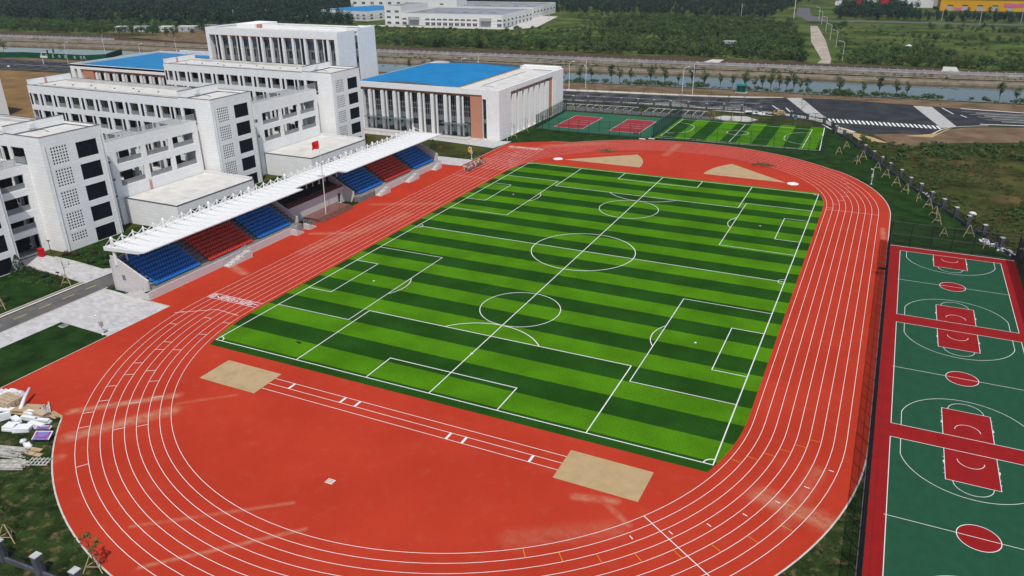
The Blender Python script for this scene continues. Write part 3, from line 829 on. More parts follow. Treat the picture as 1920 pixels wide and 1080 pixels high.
# ------------------------------------------------------------------ volleyball courts and mini pitch
sheet('volleyball_court', 'vgreen', [(-49.0, 90.0), (-13.4, 90.4), (-13.4, 119.9), (-50.5, 118.4)], -0.030)
vr = MB(M['vred']); mk = MB(M['line'])
for x0, x1, y0, y1 in ((-45.0, -36.0, 94.7, 112.8), (-28.0, -18.9, 95.6, 113.6)):
    vr.poly(rc(x0, y0, x1, y1), -0.024)
    mk.strip(rc(x0, y0, x1, y1), 0.12, -0.012, closed=True)
    ym = (y0 + y1) / 2
    for d in (-3, 0, 3): mk.strip([(x0, ym + d), (x1, ym + d)], 0.10, -0.016)
structure(vr, 'volleyball_zone'); structure(mk, 'volleyball_marking')
sheet('mini_pitch', 'turfm', [(-13.2, 92.2), (30.3, 93.5), (28.7, 123.7), (-13.2, 121.5)], -0.026)
mk = MB(M['line'])
x0, x1, y0, y1 = -12.2, 25.8, 94.4, 119.8
mk.strip(rc(x0, y0, x1, y1), 0.13, -0.018, closed=True)
xm, ym = (x0 + x1) / 2, (y0 + y1) / 2
mk.strip([(xm, y0), (xm, y1)], 0.13, -0.016)
mk.strip(arc(xm, ym, 3.0, 0, 360, 36)[:-1], 0.13, -0.014, closed=True)
for s, xx in ((1, x0), (-1, x1)):
    c0 = 0 if s > 0 else 180
    mk.strip([(xx, ym + 7.6)] + ([(p[0], p[1]) for p in arc(xx, ym + 1.6 * s, 6.0, c0 + 90, c0, 10)] + [(p[0], p[1]) for p in arc(xx, ym - 1.6 * s, 6.0, c0, c0 - 90, 10)] if s > 0 else [(p[0], p[1]) for p in arc(xx, ym + 1.6, 6.0, 90, 180, 10)] + [(p[0], p[1]) for p in arc(xx, ym - 1.6, 6.0, 180, 270, 10)]), 0.12, -0.015)
    mk.poly(arc(xx + s * 6, ym, 0.2, 0, 360, 10)[:-1], -0.012)
mk.strip([(28.75, 123.7), (30.3, 93.6), (-13.4, 92.3)], 0.22, -0.015)
structure(mk, 'mini_pitch_marking')

# ------------------------------------------------------------------ teaching wings
FZ = [15.7, 11.8, 7.9, 4.0, 0.1]          # opening sills, top storey first

def railing(parent, face, plane, u0, u1, z, h=1.0, name='balcony_railing', gap=0.13):
    m = MB(M['rail'])
    P = (lambda u, zz, d: (u, plane + d, zz)) if 'y' in face else (lambda u, zz, d: (plane + d, u, zz))
    def bar(ua, ub, za, zb, t=0.03):
        a, b = P(ua, za, -t / 2), P(ub, zb, t / 2)
        m.box(min(a[0], b[0]), min(a[1], b[1]), za, max(a[0], b[0]), max(a[1], b[1]), zb)
    bar(u0, u1, z + h - 0.07, z + h, 0.08)
    bar(u0, u1, z + 0.06, z + 0.11)
    n = max(2, int((u1 - u0) / gap))
    for k in range(n + 1):
        u = u0 + (u1 - u0) * k / n
        bar(u - 0.03, u + 0.03, z + 0.11, z + h - 0.07)
    return m.build(name, parent)

def south_modules(x0, x1):
    """(strip, opening) spans of the top storey and of the storey below, where their order swaps"""
    starts = [x0] + [x0 + 3.8 + 4.81 * k for k in range(9)]
    top, low = [], []
    for i, s in enumerate(starts):
        if i == 0:
            top.append(((s + .1, s + .8), (s + 1.2, s + 2.9))); low.append(((s + 2.0, s + 2.75), (s, s + 1.75)))
        else:
            top.append(((s, s + .75), (s + 1.3, s + 3.95))); low.append(((s + 2.9, s + 3.65), (s - .2, s + 2.5)))
    s = starts[-1] + 4.3
    top.append(((s, s + .75), (s + 1.1, s + 2.9))); low.append(((s + 2.0, s + 2.7), (s - .2, s + 1.7)))
    return top, low

def teaching_wing(y0, label, x0=-142.6, x1=-84.0, wid=12.0, south=True):
    root = thing('teaching_block', ((x0 + x1) / 2, y0 + wid / 2, 0), label, 'school building', 'parallel teaching blocks west of the stand')
    top, low = south_modules(x0 + 0.15, x1)
    holes, strips, opens = [], [], []
    for r, z in enumerate(FZ):
        for st, op in (top if r % 2 == 0 else low):
            strips.append((st[0], st[1], z + 0.05, z + 2.75)); opens.append((op[0], op[1], z, z + 2.7, r))
    big = (x1 - 8.2, x1 - 4.6, 15.0, 18.45)
    holes = strips + [o[:4] for o in opens] + [big]
    sh = MB(M['clad'], M['white'], M['greyin'])
    y1 = y0 + wid
    xe = x1 - 9.2                     # the end bay has a taller parapet
    sh.wall('-y', y0, x0, x1, -0.1, 20.2, holes, 0.32)
    # east end wall: louvred windows
    lou = [(y0 + 6.45, y0 + 10.6, 15.6 - 3.95 * k, 18.45 - 3.95 * k) for k in range(4)] + [(y0 + 6.45, y0 + 10.6, 0.0, 2.62)]
    scr = [(y0 + 1.5, y0 + 4.75, 15.5 - 3.95 * k, 18.6 - 3.95 * k) for k in range(4)] + [(y0 + 1.5, y0 + 4.75, 1.35, 2.95)]
    sh.wall('+x', x1, y0, y1, -0.1, 20.2, lou + scr, 0.22)
    sh.wall('+y', y1, x0, x1, -0.1, 20.2)
    sh.wall('-x', x0, y0, y1, -0.1, 20.2)
    sh.build('wall', root)
    par = MB(M['clad'], M['edge'])
    t = 0.24
    for (a, b, c, d, z) in ((x0, y0, xe, y0 + t, 20.35), (x0, y1 - t, xe, y1, 20.35), (xe, y0, x1, y0 + t, 20.6), (xe, y1 - t, x1, y1, 20.6), (x1 - t, y0 + t, x1, y1 - t, 20.6)):
        par.use(0).box(a, b, 20.2, c, d, z)
        par.use(1).box(a - .02 if a == x0 else a, b - 0.03, z, c + (.03 if c == x1 else 0), d + .02, z + 0.07)
    par.use(0).box(x0, y0 + t, 20.2, x0 + t, y1 - t, 21.6); par.use(1).box(x0 - .02, y0 + t, 21.6, x0 + t + .03, y1 - t, 21.68)
    par.use(0).box(xe - t, y0 + t, 20.2, xe, y1 - t, 21.75); par.use(1).box(xe - t - .02, y0 + t, 21.75, xe + .03, y1 - t, 21.83)
    par.build('parapet', root)
    rf = MB(M['roofc'], M['conc'], M['edge'])
    rf.box(x0 + t, y0 + t, 19.6, xe - t, y1 - t, 20.05)
    rf.box(xe, y0 + t, 19.6, x1 - t, y1 - t, 19.95)
    rf.use(1)
    rf.box(x0 + 2, y0 + 2.0, 20.05, xe - 2.5, y0 + 2.3, 20.28)
    rf.box(x0 + 2, y1 - 2.9, 20.05, xe - 2.5, y1 - 2.3, 20.55)
    rf.use(2)
    for k in range(9):
        x = x0 + 5 + k * 4.6
        rf.box(x, y0 + 3.4 + (k * 37 % 11) * 0.35, 20.05, x + 0.3, y0 + 3.7 + (k * 37 % 11) * 0.35, 20.25)
    rf.build('roof', root)
    if south:
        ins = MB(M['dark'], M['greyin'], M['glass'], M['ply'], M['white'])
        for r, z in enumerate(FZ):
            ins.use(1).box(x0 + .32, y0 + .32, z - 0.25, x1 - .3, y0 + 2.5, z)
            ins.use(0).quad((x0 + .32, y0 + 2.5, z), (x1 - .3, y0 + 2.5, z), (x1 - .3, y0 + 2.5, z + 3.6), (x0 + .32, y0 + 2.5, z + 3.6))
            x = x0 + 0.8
            rr = random.Random(int(z * 10) + int(y0))
            while x < x1 - 3:
                ins.use(2).box(x, y0 + 2.4, z + 0.9, x + 1.9, y0 + 2.46, z + 2.6)
                ins.use(4).box(x + 2.1, y0 + 2.36, z, x + 2.6, y0 + 2.46, z + 3.5)
                if rr.random() < 0.5: ins.use(3).box(x + 2.7, y0 + 2.4, z, x + 3.6, y0 + 2.46, z + 2.1)
                x += 4.81
        ins.build('corridor', root)
        for a, b, c, d in strips[:33]:
            MB(M['louv']).box(a, y0 + 0.012, c, b, y0 + 0.08, d).build('louvre_strip', root)
        for a, b, c, d, r in opens:
            if r < 3: railing(root, '-y', y0 + 0.16, a, b, c, 1.0)
    else:
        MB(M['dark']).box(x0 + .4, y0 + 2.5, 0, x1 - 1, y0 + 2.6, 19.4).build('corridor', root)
        railing(root, '-y', y0 + 0.16, x1 - 8.2, x1 - 4.6, 15.7, 1.0)
    for a, b, c, d in lou:
        m = MB(M['louv'])
        m.box(x1 - 0.20, a, c, x1 - 0.14, b, d)
        k = a + 0.12
        while k < b:
            m.box(x1 - 0.14, k, c, x1 - 0.06, k + 0.05, d); k += 0.22
        m.build('louvre_window', root)
    for a, b, c, d in scr:
        hs = []
        nz = 6 if d - c > 2 else 3
        for i in range(6):
            for j in range(nz):
                u = a + 0.12 + i * 0.54; z = d - 0.40 - j * 0.52
                hs.append((u, u + 0.31, z, z + 0.31))
        m = MB(M['clad'], M['dark'])
        m.wall('+x', x1 - 0.012, a, b, c, d, hs, 0.035)
        m.use(1).quad((x1 - 0.05, a, c), (x1 - 0.05, b, c), (x1 - 0.05, b, d), (x1 - 0.05, a, d))
        m.build('perforated_screen', root)
    for u in (y0 + 0.55, y1 - 0.5):
        MB(M['steelw']).tube([(x1 + 0.12, u, 0), (x1 + 0.12, u, 19.2)], 0.08, 6).build('downpipe', root)
    # access ladder on the raised wall at the far end, small rooftop box on the end bay
    lad = MB(M['redp'])
    yl_ = y0 + 4.6
    for dy in (0, 0.45): lad.tube([(x0 + t + 0.1, yl_ + dy, 20.05), (x0 + t + 0.1, yl_ + dy, 21.5)], 0.035, 4)
    for k in range(5): lad.tube([(x0 + t + 0.1, yl_, 20.3 + .28 * k), (x0 + t + 0.1, yl_ + .45, 20.3 + .28 * k)], 0.03, 4)
    lad.build('ladder', root)
    bx = MB(M['steelw'], M['edge'])
    bx.box(xe + 0.05, y0 + 4.6, 20.6, xe + 0.6, y0 + 5.7, 21.4)
    bx.use(1).tube([(xe + 0.7, y0 + 4.2, 20.3), (xe + 2.2, y0 + 6.0, 20.3), (xe + 3.4, y0 + 6.0, 20.05)], 0.06, 5)
    bx.build('vent_box', root)
    return root

teaching_wing(0.5, 'middle white teaching block with its blue-black louvred end wall behind the stand centre')
teaching_wing(41.3, 'white teaching block nearest the blue-roofed sports hall')
teaching_wing(-38.0, 'white teaching block behind the near stand end with a red cabinet at its foot', south=False)
teaching_wing(-58.4, 'white teaching block closest to the camera, cut off by the left edge', south=False)

def link_block(y0, y1, ops, rows, ztop, label, X=-87.8, base=0.0):
    root = thing('link_block', (X - 4, (y0 + y1) / 2, 0), label, 'link building', 'open link corridors between the teaching blocks')
    DP = 3.7
    sh = MB(M['clad'], M['roofc'])
    hs = [(a, b, c, d) for a, b in ops for c, d in rows]
    sh.wall('+x', X, y0, y1, -0.1, ztop, hs, 0.4)
    sh.wall('-y', y0, X - DP, X, -0.1, ztop); sh.wall('+y', y1, X - DP, X, -0.1, ztop); sh.wall('-x', X - DP, y0, y1, -0.1, ztop - .3, [(a - .5, b + .5, c, d) for a, b, c, d in hs], 0.3)
    sh.build('wall', root)
    rf = MB(M['conc'])
    rf.box(X - DP + .05, y0 + .2, ztop - 0.9, X - 0.2, y1 - .2, ztop - 0.5)
    rf.build('roof_terrace', root)
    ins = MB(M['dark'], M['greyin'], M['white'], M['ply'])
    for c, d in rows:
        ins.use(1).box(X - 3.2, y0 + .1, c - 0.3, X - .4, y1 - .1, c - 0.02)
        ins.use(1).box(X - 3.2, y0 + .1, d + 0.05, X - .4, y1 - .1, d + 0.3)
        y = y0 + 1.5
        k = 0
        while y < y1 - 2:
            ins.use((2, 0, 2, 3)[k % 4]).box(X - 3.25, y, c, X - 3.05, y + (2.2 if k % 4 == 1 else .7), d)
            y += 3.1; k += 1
    ins.build('corridor', root)
    for c, d in rows:
        for a, b in ops:
            if c > 1: railing(root, '+x', X - 0.25, a, b, c, 0.95)
    railing(root, '+x', X - 0.3, y0, y1, ztop, 1.45, 'terrace_railing', 1.9)
    MB(M['railglass']).box(X - .31, y0, ztop + .12, X - .29, y1, ztop + 1.38).build('glass_panel', root)
    return root
link_block(-22.7, -0.6, [(-21.2, -15.4), (-14.2, -8.6), (-7.5, -1.9)], [(7.35, 10.2), (11.7, 14.05)], 16.2, 'open white link corridor above the low hall with the wall ladder')
link_block(16.8, 39.5, [(19.2, 25.0), (26.0, 31.7), (32.7, 38.4)], [(7.5, 10.3), (11.5, 14.25)], 16.8, 'open white link corridor above the low hall behind the red flag')
link_block(-46.4, -38.0, [(-43.7, -39.3)], [(11.7, 14.2), (7.8, 10.5), (4.5, 6.5), (0.05, 3.4)], 15.6, 'stack of open balconies over the entrance between the two nearest blocks', X=-88.6)

def low_hall(y0, y1, label, x0=-87.6, x1=-73.8):
    root = thing('low_hall', ((x0 + x1) / 2, (y0 + y1) / 2, 0), label, 'low building', 'low flat-roofed halls behind the stand')
    sh = MB(M['clad'], M['edge'], M['white'])
    win = [(y0 + 3.2 + 3.1 * k, y0 + 4.9 + 3.1 * k, 0.6, 3.4) for k in range(5)]
    sh.wall('-y', y0, x0, x1, -0.1, 5.0); sh.wall('+x', x1, y0, y1, -0.1, 5.0, win, 0.2); sh.wall('+y', y1, x0, x1, -0.1, 5.0)
    sh.use(1)
    sh.box(x0, y0 - 0.04, 5.0, x1 + 0.04, y0 + 0.2, 5.16); sh.box(x1 - 0.2, y0 + .2, 5.0, x1 + 0.04, y1, 5.16)
    sh.use(2).box(x0, y1 - 0.25, 5.0, x1 - .2, y1, 5.55)
    sh.build('wall', root)
    MB(M['roofc']).box(x0, y0 + 0.2, 4.6, x1 - 0.2, y1 - 0.25, 5.03).build('roof', root)
    for a, b, c, d in win:
        MB(M['glass']).box(x1 - 0.16, a, c, x1 - 0.1, b, d).build('window', root)
    return root
low_hall(-21.4, -0.8, 'low white hall with a flat pale roof between the two blocks behind the near stand')
low_hall(18.2, 39.3, 'low white hall with a flat pale roof behind the flagpole')
lad = MB(M['redp'])
for dy in (0, .4): lad.tube([(-87.65, -15.0 + dy, 5.05), (-87.65, -15.0 + dy, 7.2)], 0.035, 4)
for k in range(6): lad.tube([(-87.65, -15.0, 5.3 + .33 * k), (-87.65, -14.6, 5.3 + .33 * k)], 0.03, 4)
tag(lad.build('wall_ladder'), 'small rusty ladder rising from the low hall roof to the link corridor', 'ladder')
for (y, z) in ((-24.6, 12.6), (-24.4, 9.2), (-24.6, 6.0), (15.0, 13.0), (15.2, 9.4)):
    m = MB(M['steelw'], M['edge'])
    m.box(-86.6, y, z, -86.1, y + 0.85, z + 0.65); m.use(1).box(-86.09, y + .1, z + .08, -86.07, y + .6, z + .57)
    m.use(0).box(-88.0, y + .1, z - .08, -86.1, y + .75, z)
    tag(m.build('air_conditioner'), ('white air conditioner in the dark slot beside the near link corridor, ' if y < 0 else 'white air conditioner in the dark slot beside the far link corridor, ') + ('topmost' if z > 12 else 'middle one' if z > 9 and y < 0 else 'lowest'), 'air conditioner', 'air conditioners on brackets')

# ------------------------------------------------------------------ tower block
def tower():
    x0, x1, y0, y1 = -159.5, -107.0, 75.0, 94.5
    root = thing('tower_block', ((x0 + x1) / 2, (y0 + y1) / 2, 0), 'tall white block with deep vertical fins and a blank grey end wall', 'school building')
    sh = MB(M['clad'], M['terra'], M['roofc'])
    sh.wall('-y', y0, x0, x1, -0.1, 26.4, [(x0 + 1.3, x1 - 1.2, 6.0, 24.55)], 2.6)
    sh.wall('+x', x1, y0, 83.7, -0.1, 26.4); sh.wall('+x', x1, 85.4, y1, -0.1, 26.7)
    sh.wall('+x', x1 - .3, 83.7, 85.4, -0.1, 25.6)
    sh.quad((x1, 83.7, -.1), (x1 - .3, 83.7, -.1), (x1 - .3, 83.7, 26.4), (x1, 83.7, 26.4)); sh.quad((x1, 85.4, -.1), (x1 - .3, 85.4, -.1), (x1 - .3, 85.4, 26.7), (x1, 85.4, 26.7))
    sh.wall('-x', x0, y0, y1, -0.1, 26.4); sh.wall('+y', y1, x0, x1, -0.1, 26.4)
    for (a, b, c, d) in ((x0, y0, x1, y0 + .3), (x0, y0 + .3, x0 + .3, y1 - .3), (x0, y1 - .3, x1 - 6, y1), (x1 - .3, y0 + .3, x1, 83.7)):
        sh.box(a, b, 26.4, c, d, 26.75)
    sh.box(x1 - 6.0, y1 - .3, 26.4, x1 - .3, y1, 27.0); sh.box(x1 - .3, 85.4, 26.7, x1, y1, 27.0)
    sh.box(x0 + 16, y0 + 9, 26.0, x1 - 3, y0 + 9.4, 27.3)
    sh.box(x0 + 6, y0 + 8, 26.0, x0 + 14, y1 - 1, 27.4)
    sh.use(1).box(x0 + 14.2, y0 + 8.4, 26.0, x0 + 15.4, y0 + 9.6, 27.3)
    sh.build('wall', root)
    MB(M['roofc']).box(x0 + .3, y0 + .3, 25.6, x1 - 1.0, y1 - .3, 26.2).build('roof', root)
    bk = MB(M['terra'], M['bluegl'], M['grey'], M['dark'], M['glass'], M['rail'])
    yb = y0 + 1.7
    bk.use(0).box(x0 + 1.3, yb, 23.4, x1 - 1.2, yb + .3, 24.55)
    bk.use(1).quad((x0 + 1.3, yb, 21.65), (x1 - 1.2, yb, 21.65), (x1 - 1.2, yb + .28, 23.4), (x0 + 1.3, yb + .28, 23.4))
    bk.use(2).box(x0 + 1.3, yb - .06, 20.4, x1 - 1.2, yb + .3, 21.65)
    bk.use(4).box(x0 + 1.3, yb + .1, 18.2, x1 - 1.2, yb + .3, 20.4)
    bk.use(2).box(x0 + 1.3, yb - .06, 16.8, x1 - 1.2, yb + .3, 18.2)
    bk.use(4).box(x0 + 1.3, yb + .1, 12.5, x1 - 1.2, yb + .3, 16.8)
    bk.use(2).box(x0 + 1.3, yb - .06, 6.0, x1 - 1.2, yb + .3, 12.5)
    x = x0 + 2.6
    while x < x1 - 2:
        bk.use(5).quad((x, yb - .02, 21.75), (x + .14, yb - .02, 21.75), (x + 2.3, yb + .2, 23.3), (x + 2.1, yb + .2, 23.3))
        bk.use(2).box(x + 0.9, yb - .02, 18.2, x + 1.6, yb + .1, 20.4)
        x += 2.15
    bk.build('glazing', root)
    fins = [-154.2, -150.3, -145.5, -141.8, -137.0, -133.25, -128.45, -124.55, -119.9, -115.9, -111.2]
    for i, x in enumerate(fins):
        f = MB(M['clad'])
        f.add([(x, y0 + .06, 6.0), (x + .8, y0 + .06, 6.0), (x + .8, y0 + .06, 24.55), (x, y0 + .06, 24.55), (x, y0 + .75, 6.0), (x + .8, y0 + .95, 6.0), (x + .8, y0 + .95, 24.55), (x, y0 + .75, 24.55)],
              [(0, 1, 2, 3), (1, 5, 6, 2), (0, 3, 7, 4), (4, 7, 6, 5)])
        f.build('fin', root)
        if i % 2 == 0 :
            MB(M['louv']).box(x - 1.15, y0 + .3, 6.0, x - .1, y0 + .4, 24.55).build('louvre_strip', root)
            MB(M['clad']).box(x - 1.45, y0 + .06, 6.0, x - 1.2, y0 + .5, 24.55).build('slim_fin', root)
    for z in (24.0, 19.8, 15.8, 12.4):
        MB(M['grey']).box(x1 - .29, 83.8, z - 1.0, x1 - .2, 85.3, z + 1.0).build('spandrel', root)
        MB(M['glass']).box(x1 - .29, 83.8, z - 3.0, x1 - .23, 85.3, z - 1.05).build('window', root)
tower()

# ------------------------------------------------------------------ sports hall
def fin_pair(root, x, yf, z1, zb=0.0):
    """broad double fin with a pointed top, grey panel, slim fin"""
    for a, b in ((x, x + .40), (x + .48, x + .88)):
        f = MB(M['clad'])
        f.add([(a, yf, zb), (b, yf, zb), (b, yf, z1), (a, yf, z1 - .25), (a, yf + .55, zb), (b, yf + .55, zb), (b, yf + .55, z1 + .1), (a, yf + .55, z1 + .1)],
              [(0, 1, 2, 3), (1, 5, 6, 2), (4, 0, 3, 7), (3, 2, 6, 7), (5, 4, 7, 6)])
        f.build('fin', root)
    MB(M['grey']).box(x + .95, yf + .55, zb, x + 1.78, yf + .65, z1).build('grey_panel', root)
    MB(M['clad']).box(x + 1.8, yf, zb, x + 2.12, yf + .5, z1 - .1).build('slim_fin', root)

def sports_hall():
    x0, x1, y0, y1, H = -99.5, -51.6, 71.3, 118.0, 13.6
    root = thing('sports_hall', ((x0 + x1) / 2, (y0 + y1) / 2, 0), 'wide white sports hall with a bright blue roof, upright fins and terracotta panels', 'sports hall')
    sh = MB(M['clad'], M['roofc'], M['edge'])
    sh.wall('-y', y0, x0, x1, -0.1, H, [(x0 + 1.2, x1 - 5.25, 0, 12.15), (x1 - 5.2, x1 - 4.0, 0.1, 11.1)], 1.6)
    sh.wall('+x', x1, y0, y1, -0.1, H, [(78.8, 109.4, 0, 12.3), (111.0, 111.5, 2.0, 11.4)], 1.4)
    sh.wall('+y', y1, x0, x1, -0.1, H); sh.wall('-x', x0, y0, y1, -0.1, H)
    for a, b, c, d in ((x0, y0, x1, y0 + .4), (x1 - .4, y0 + .4, x1, y1), (x0, y1 - .4, x1 - .4, y1)):
        sh.box(a, b, H, c, d, H + 0.12)
    sh.use(1).box(x0, y0 + .4, 12.6, x1 - .4, y1 - .4, 13.45)
    sh.use(0)
    sh.box(x1 - 13.3, y1 - 3.0, 13.45, x1 - .4, y1 - .4, 14.3)
    sh.build('wall', root)
    rf = MB(M['bluer'], M['ply'], M['edge'])
    rx0, rx1, ry0, ry1, rm = x0 + .4, x1 - 13.5, y0 + .55, y1 - 4.5, -81.5
    prof = [(rx0, 13.6), (rm, 14.35), (rx1, 13.75)]
    n = 54
    for (xa, za), (xb, zb) in zip(prof[:-1], prof[1:]):
        for k in range(n):
            ya, yb_ = ry0 + (ry1 - ry0) * k / n, ry0 + (ry1 - ry0) * (k + .82) / n
            yc = ry0 + (ry1 - ry0) * (k + 1) / n
            rf.quad((xa, ya, za), (xb, ya, zb), (xb, yb_, zb), (xa, yb_, za))
            rf.quad((xa, yb_, za), (xb, yb_, zb), (xb, (yb_ + yc) / 2, zb + .05), (xa, (yb_ + yc) / 2, za + .05))
            rf.quad((xa, (yb_ + yc) / 2, za + .05), (xb, (yb_ + yc) / 2, zb + .05), (xb, yc, zb), (xa, yc, za))
    rf.use(2)
    for (xa, za), (xb, zb) in zip(prof[:-1], prof[1:]):
        rf.quad((xa, ry0, 13.3), (xb, ry0, 13.3), (xb, ry0, zb), (xa, ry0, za)); rf.quad((xa, ry1, 13.3), (xb, ry1, 13.3), (xb, ry1, zb), (xa, ry1, za))
    rf.quad((rx1, ry0, 13.4), (rx1, ry1, 13.4), (rx1, ry1, 13.75), (rx1, ry0, 13.75))
    rf.use(1).box(rx1 + .05, ry0, 13.45, rx1 + .5, ry1, 13.6)
    rf.use(2)
    rf.box(rx0 + 8, ry1 + .1, 13.45, rx1, ry1 + .5, 14.6)
    for k in range(28): rf.box(-60.5, 79 + k * 1.05, 13.45, -60.2, 79.6 + k * 1.05, 13.52)
    rf.box(-60.5, 77.8, 13.45, -56.5, 77.95, 13.52); rf.box(-57.0, 73.6, 13.45, -55.6, 73.72, 13.5); rf.box(-59.8, 112.5, 13.45, -53.5, 112.62, 13.6)
    rf.build('roof', root)
    # recessed front: terracotta head, dark glazing, grey spandrel
    bk = MB(M['terra'], M['glass'], M['grey'], M['glassg'], M['rail'])
    yb = y0 + 1.5
    bk.use(0).box(x0 + 1.2, yb, 11.2, x1 - 5.25, yb + .1, 12.15)
    bk.use(1).box(x0 + 1.2, yb + .06, 5.5, x1 - 9.1, yb + .1, 11.2)
    bk.use(2).box(x0 + 1.2, yb, 3.95, x1 - 9.1, yb + .1, 5.5)
    bk.use(1).box(x0 + 1.2, yb + .06, 2.3, x1 - 9.1, yb + .1, 3.95)
    bk.use(2).box(x0 + 1.2, yb, 0, x1 - 9.1, yb + .1, 2.3)
    bk.use(4)
    for z in (6.9, 8.3, 9.7): bk.box(x0 + 1.2, yb - .02, z, x1 - 9.1, yb + .06, z + .07)
    x = x0 + 1.6
    while x < x1 - 9.3:
        bk.box(x, yb - .02, 5.5, x + .06, yb + .06, 11.2); x += 0.7
    bk.build('glazing', root)
    MB(M['terra']).box(x1 - 9.1, y0 + .25, 0, x1 - 5.25, yb + .05, 12.15).build('terracotta_panel', root)
    MB(M['glass']).box(x1 - 5.2, y0 + .5, 0.1, x1 - 4.0, y0 + .56, 11.1).build('window', root)
    MB(M['grey']).box(x1 - 5.2, y0 + .42, 4.4, x1 - 4.0, y0 + .5, 5.5).build('spandrel', root)
    for x in (-97.25, -94.85, -90.45, -86.25, -82.0, -77.75, -73.5, -69.2, -65.05):
        if x > -96: fin_pair(root, x, y0 + .02, 11.45)
        else: MB(M['clad']).box(x, y0 + .02, 0, x + .4, y0 + 1.5, 11.3).build('slim_fin', root)
    for x in (-92.4, -88.2, -84.0, -67.2, -63.0):
        d = MB(M['glassg'], M['rail'])
        d.box(x + .1, yb - .1, 0.05, x + 1.9, yb - .04, 3.4)
        d.use(1)
        for u in (x + .1, x + .98, x + 1.85): d.box(u, yb - .14, .05, u + .06, yb - .02, 3.4)
        d.build('door', root)
    for xa, xb in ((-95.5, -79.5), (-69.6, -61.0)):
        c = MB(M['glassg'], M['edge'])
        c.box(xa, y0 - 2.2, 3.95, xb, y0 + .1, 4.02)
        c.use(1)
        k = xa
        while k < xb: c.box(k, y0 - 2.2, 3.85, k + .07, y0, 3.95); k += 2.0
        c.build('glass_canopy', root)
    # east side
    bk = MB(M['terra'], M['glass'], M['grey'])
    xb = x1 - 1.3
    bk.use(0).box(xb - .1, 78.8, 11.2, xb, 109.4, 12.3)
    bk.use(1).box(xb - .1, 78.8, 5.6, xb - .05, 107.2, 11.2)
    bk.use(2).box(xb - .1, 78.8, 4.5, xb, 107.2, 5.6)
    bk.use(1).box(xb - .1, 78.8, 0.8, xb - .05, 107.2, 4.5)
    bk.use(2).box(xb - .1, 78.8, 0, xb, 107.2, 0.8)
    bk.build('side_glazing', root)
    MB(M['terra']).box(xb, 107.2, 0, x1 - .3, 109.4, 12.3).build('terracotta_panel', root)
    y = 80.55
    while y < 107:
        for a, b in ((0, .5), (.75, 1.05), (1.5, 2.1)):
            MB(M['clad']).box(xb, y + a, 0, x1 - .05, min(y + b, 107.15), 11.3 + .02 * a).build('fin', root)
        y += 3.95
    for u in (72.6, 110.3):
        MB(M['steelw']).tube([(x1 + .1, u + 4.6 if u < 80 else u, 0 if u > 80 else 10), (x1 + .1, u + 4.6 if u < 80 else u, 12.0)], .07, 5).build('downpipe', root)
    MB(M['conc']).box(-98, y0 - 3.0, -.02, -60.5, y0, 0.25).build('entrance_step', root)
sports_hall()

def left_hall():
    x0, x1, y0, y1, H = -217.0, -166.0, 66.0, 105.5, 13.6
    root = thing('assembly_hall', ((x0 + x1) / 2, (y0 + y1) / 2, 0), 'white hall with a sunken blue roof at far left, partly hidden by teaching blocks', 'hall')
    sh = MB(M['clad'], M['white'])
    sh.wall('-y', y0, x0, x1, -0.1, H, [(x0 + 1.9, x0 + 3.2, 4, 12.1), (x0 + 5.0, x1 - 2, 0, 12.1)], 1.6)
    sh.wall('+x', x1, y0, y1, -.1, H); sh.wall('-x', x0, y0, y1, -.1, H); sh.wall('+y', y1, x0, x1, -.1, H)
    sh.use(1)
    for a, b, c, d in ((x0, y0, x1, y0 + .5), (x0, y0 + .5, x0 + .5, y1 - .5), (x0, y1 - .5, x1, y1)): sh.box(a, b, H - .6, c, d, H + .1)
    sh.box(x0 + 12, y1 - 1.2, 12, x1, y1 - .5, H + .9)
    for k in range(4): sh.box(x0 + 15 + 8 * k, y1 - 1.9, 12.4, x0 + 15.6 + 8 * k, y1 - 1.2, H + .8)
    sh.build('wall', root)
    MB(M['bluer']).quad((x0 + .5, y0 + .5, 12.85), (x1, y0 + .5, 12.85), (x1, y1 - 1.2, 13.15), (x0 + .5, y1 - 1.2, 13.15)).build('roof', root)
    bk = MB(M['terra'], M['glass'])
    bk.box(x0 + 5, y0 + 1.5, 11.0, x1 - 2, y0 + 1.6, 12.1); bk.use(1).box(x0 + 11, y0 + 1.54, 0, x1 - 2, y0 + 1.6, 11.0); bk.box(x0 + 5.05, y0 + 1.3, 0, x0 + 5.9, y0 + 1.34, 12.0); bk.box(x0 + 1.9, y0 + .8, 4, x0 + 3.2, y0 + .9, 12.1)
    bk.build('glazing', root)
    MB(M['terra']).box(x0 + 5.9, y0 + .3, 0, x0 + 11, y0 + 1.5, 12.1).build('terracotta_panel', root)
    MB(M['grey']).box(x0 + 7.4, y0 + .24, 7.2, x0 + 9.4, y0 + .29, 9.4).build('window', root)
    x = x0 + 12.2
    while x < x1 - 4:
        fin_pair(root, x, y0 + .02, 11.3); x += 4.3
left_hall()

r = thing('dormitory_block', (-232, 32, 0), 'grey-white building edge behind the nearest blocks at the far left', 'building')
MB(M['clad']).box(-246, 22, -.1, -219.2, 42, 19).build('wall', r)
MB(M['roofc']).box(-246.2, 21.8, 19, -219.0, 42.2, 19.5).build('roof', r)

